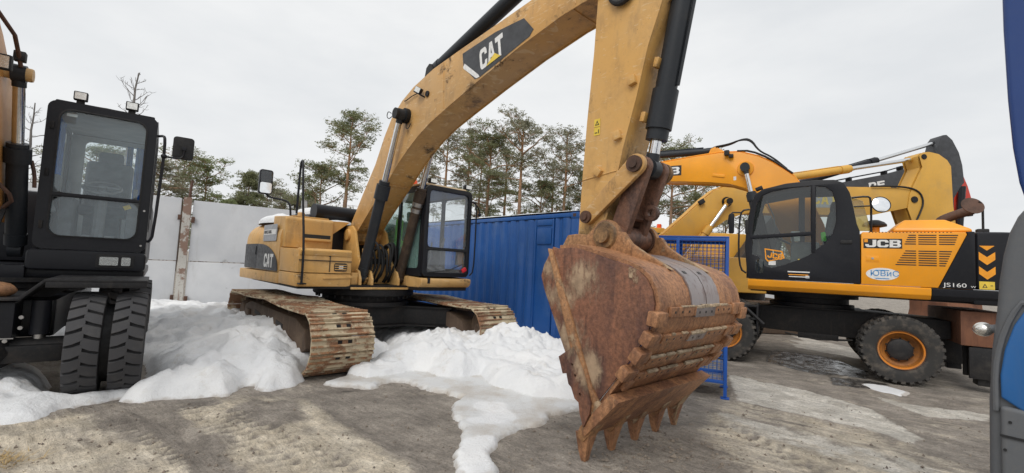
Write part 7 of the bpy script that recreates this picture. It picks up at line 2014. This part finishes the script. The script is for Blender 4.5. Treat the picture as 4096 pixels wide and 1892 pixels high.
TREES = [
    (548, 288, 22, 'tall bare dead tree rising above the black cab', 1, 1.15, 0.55, 1, 'round', G_, 0.0, True),
    (160, 418, 24, 'bare grey dead tree seen between the boom and the black cab', 2, 1.5, 0.35, 1, 'round', G_, 0.02, True),
    (640, 655, 30, 'olive pine just right of the black cab mirror', 3, 2.3, 0.42, 1.2, 'round', G_, 0, False),
    (735, 640, 33, 'pine standing behind the rusty post with the long rod', 4, 2.2, 0.40, 1.1, 'flat', 'pine_needles', 0, False),
    (835, 668, 34, 'flat topped pine above the pale concrete wall', 5, 2.0, 0.50, 1.0, 'flat', GR, 0, False),
    (905, 800, 30, 'small dark green young pine peeping over the wall', 6, 1.0, 0.30, 1.3, 'cone', GR, 0, False),
    (1002, 688, 32, 'bushy cone shaped pine left of the yellow excavator mirror', 7, 2.0, 0.30, 1.6, 'cone', 'pine_needles', 0, False),
    (1180, 800, 34, 'low pine behind the thin black handrail', 8, 1.8, 0.35, 1.1, 'round', G_, 0, False),
    (1295, 668, 30, 'shorter dark pine at the foot of the tallest pine', 9, 2.2, 0.30, 1.35, 'round', 'pine_needles', 0, False),
    (1415, 462, 30, 'tallest pine with open crown left of the boom', 33, 2.1, 0.42, 1.25, 'round', 'pine_needles', 0.02, False),
    (1250, 770, 36, 'young pine behind the excavator air duct', 11, 1.7, 0.25, 1.4, 'cone', GR, 0, False),
    (1690, 640, 34, 'grey green pine half hidden by the curved boom', 12, 2.0, 0.45, 1.0, 'flat', G_, 0, False),
    (1795, 515, 32, 'slender pine just right of the curved boom', 13, 2.0, 0.50, 0.95, 'flat', G_, 0.01, False),
    (1885, 528, 34, 'slim grey pine above the excavator cab', 14, 2.1, 0.45, 0.95, 'flat', G_, 0, False),
    (1970, 552, 30, 'dense green pine right of the excavator cab roof', 15, 2.3, 0.35, 1.7, 'flat', 'pine_needles', 0, False),
    (2098, 485, 29, 'tall thin pine with bare lower trunk above the container', 16, 2.1, 0.55, 1.0, 'round', G_, 0.015, False),
    (2170, 728, 31, 'round bushy low pine between two tall ones', 17, 1.9, 0.25, 1.3, 'round', 'pine_needles', 0, False),
    (2272, 527, 30, 'lanky pine with sparse crown beside the stick', 18, 1.9, 0.50, 0.85, 'round', G_, 0.01, False),
    (2345, 690, 31, 'green pine partly hidden behind the yellow stick', 19, 2.0, 0.35, 1.4, 'round', 'pine_needles', 0, False),
    (1075, 730, 36, 'slim pine between the cone shaped pine and the excavator mirror', 31, 1.6, 0.35, 1.1, 'round', G_, 0, False),
    (1930, 610, 36, 'grey pine behind the excavator cab roof lamp', 34, 2.0, 0.40, 1.1, 'round', G_, 0, False),
    (2030, 600, 37, 'pine just left of the tall thin one', 35, 2.0, 0.40, 1.1, 'flat', 'pine_needles', 0, False),
    (2215, 640, 36, 'pine between the round low one and the lanky one', 36, 1.9, 0.40, 1.1, 'flat', G_, 0, False),
    (2690, 592, 28, 'pine with orange trunk right of the bucket linkage', 21, 2.4, 0.45, 1.2, 'flat', 'pine_needles', 0, False),
    (2790, 640, 30, 'pine behind the raised orange boom', 22, 2.4, 0.35, 1.2, 'round', G_, 0, False),
    (2590, 650, 31, 'pine between the stick and the bucket linkage', 23, 2.2, 0.35, 1.2, 'round', 'pine_needles', 0, False),
    (2900, 770, 34, 'low pine seen under the orange boom', 24, 2.2, 0.25, 1.2, 'round', G_, 0, False),
    (3060, 800, 34, 'low pine seen past the mustard boom cylinder', 25, 2.2, 0.25, 1.2, 'round', 'pine_needles', 0, False),
    (400, 600, 30, 'pine glimpsed through the black cab rear window', 27, 2.4, 0.35, 1.2, 'round', 'pine_needles', 0, False),
    (300, 640, 34, 'second pine glimpsed through the black cab glass', 28, 2.2, 0.35, 1.1, 'flat', G_, 0, False),
]
for i, (px, ty, dist, lab, seed, cr, c0, dens, shp, mt, ln, dead) in enumerate(TREES):
    place_tree(px, ty, dist, lab, seed, cr, c0, dens, shp, mt, ln, dead, 'dead_tree' if dead else 'pine_tree')
# far wood: many small pines reading as one mass on the skyline
rnd = random.Random(77); vs, fs = [], []; tb = B()
for k in range(120):
    y = rnd.uniform(42, 70); x = rnd.uniform(-52, 32)
    h = rnd.uniform(4.0, 7.5); p = Vector((x, y, 0))
    tb.tube([p, p + Vector((rnd.gauss(0, 0.1), 0, h))], 0.10, 4, taper=0.3)
    for j in range(26):
        z = h * rnd.uniform(0.35, 1.0); r_ = 1.6 * (1.1 - z / h) + 0.3
        tuft(rnd, p + Vector((rnd.gauss(0, r_ * 0.6), rnd.gauss(0, r_ * 0.6), z)), 0.55, (vs, fs), 7)
o = len(tb.v)
me = bpy.data.meshes.new('far_wood'); me.from_pydata(tb.v + [tuple(v) for v in vs], [], tb.f + [tuple(i + o for i in f) for f in fs])
me.materials.append(MATS['pine_needles_grey']); me.materials.append(MATS['pine_bark'])
me.polygons.foreach_set('material_index', [1] * len(tb.f) + [0] * len(fs)); me.update()
setprops(link('far_wood', me), 'distant pine wood closing the skyline behind the yard', 'wood', kind='stuff')
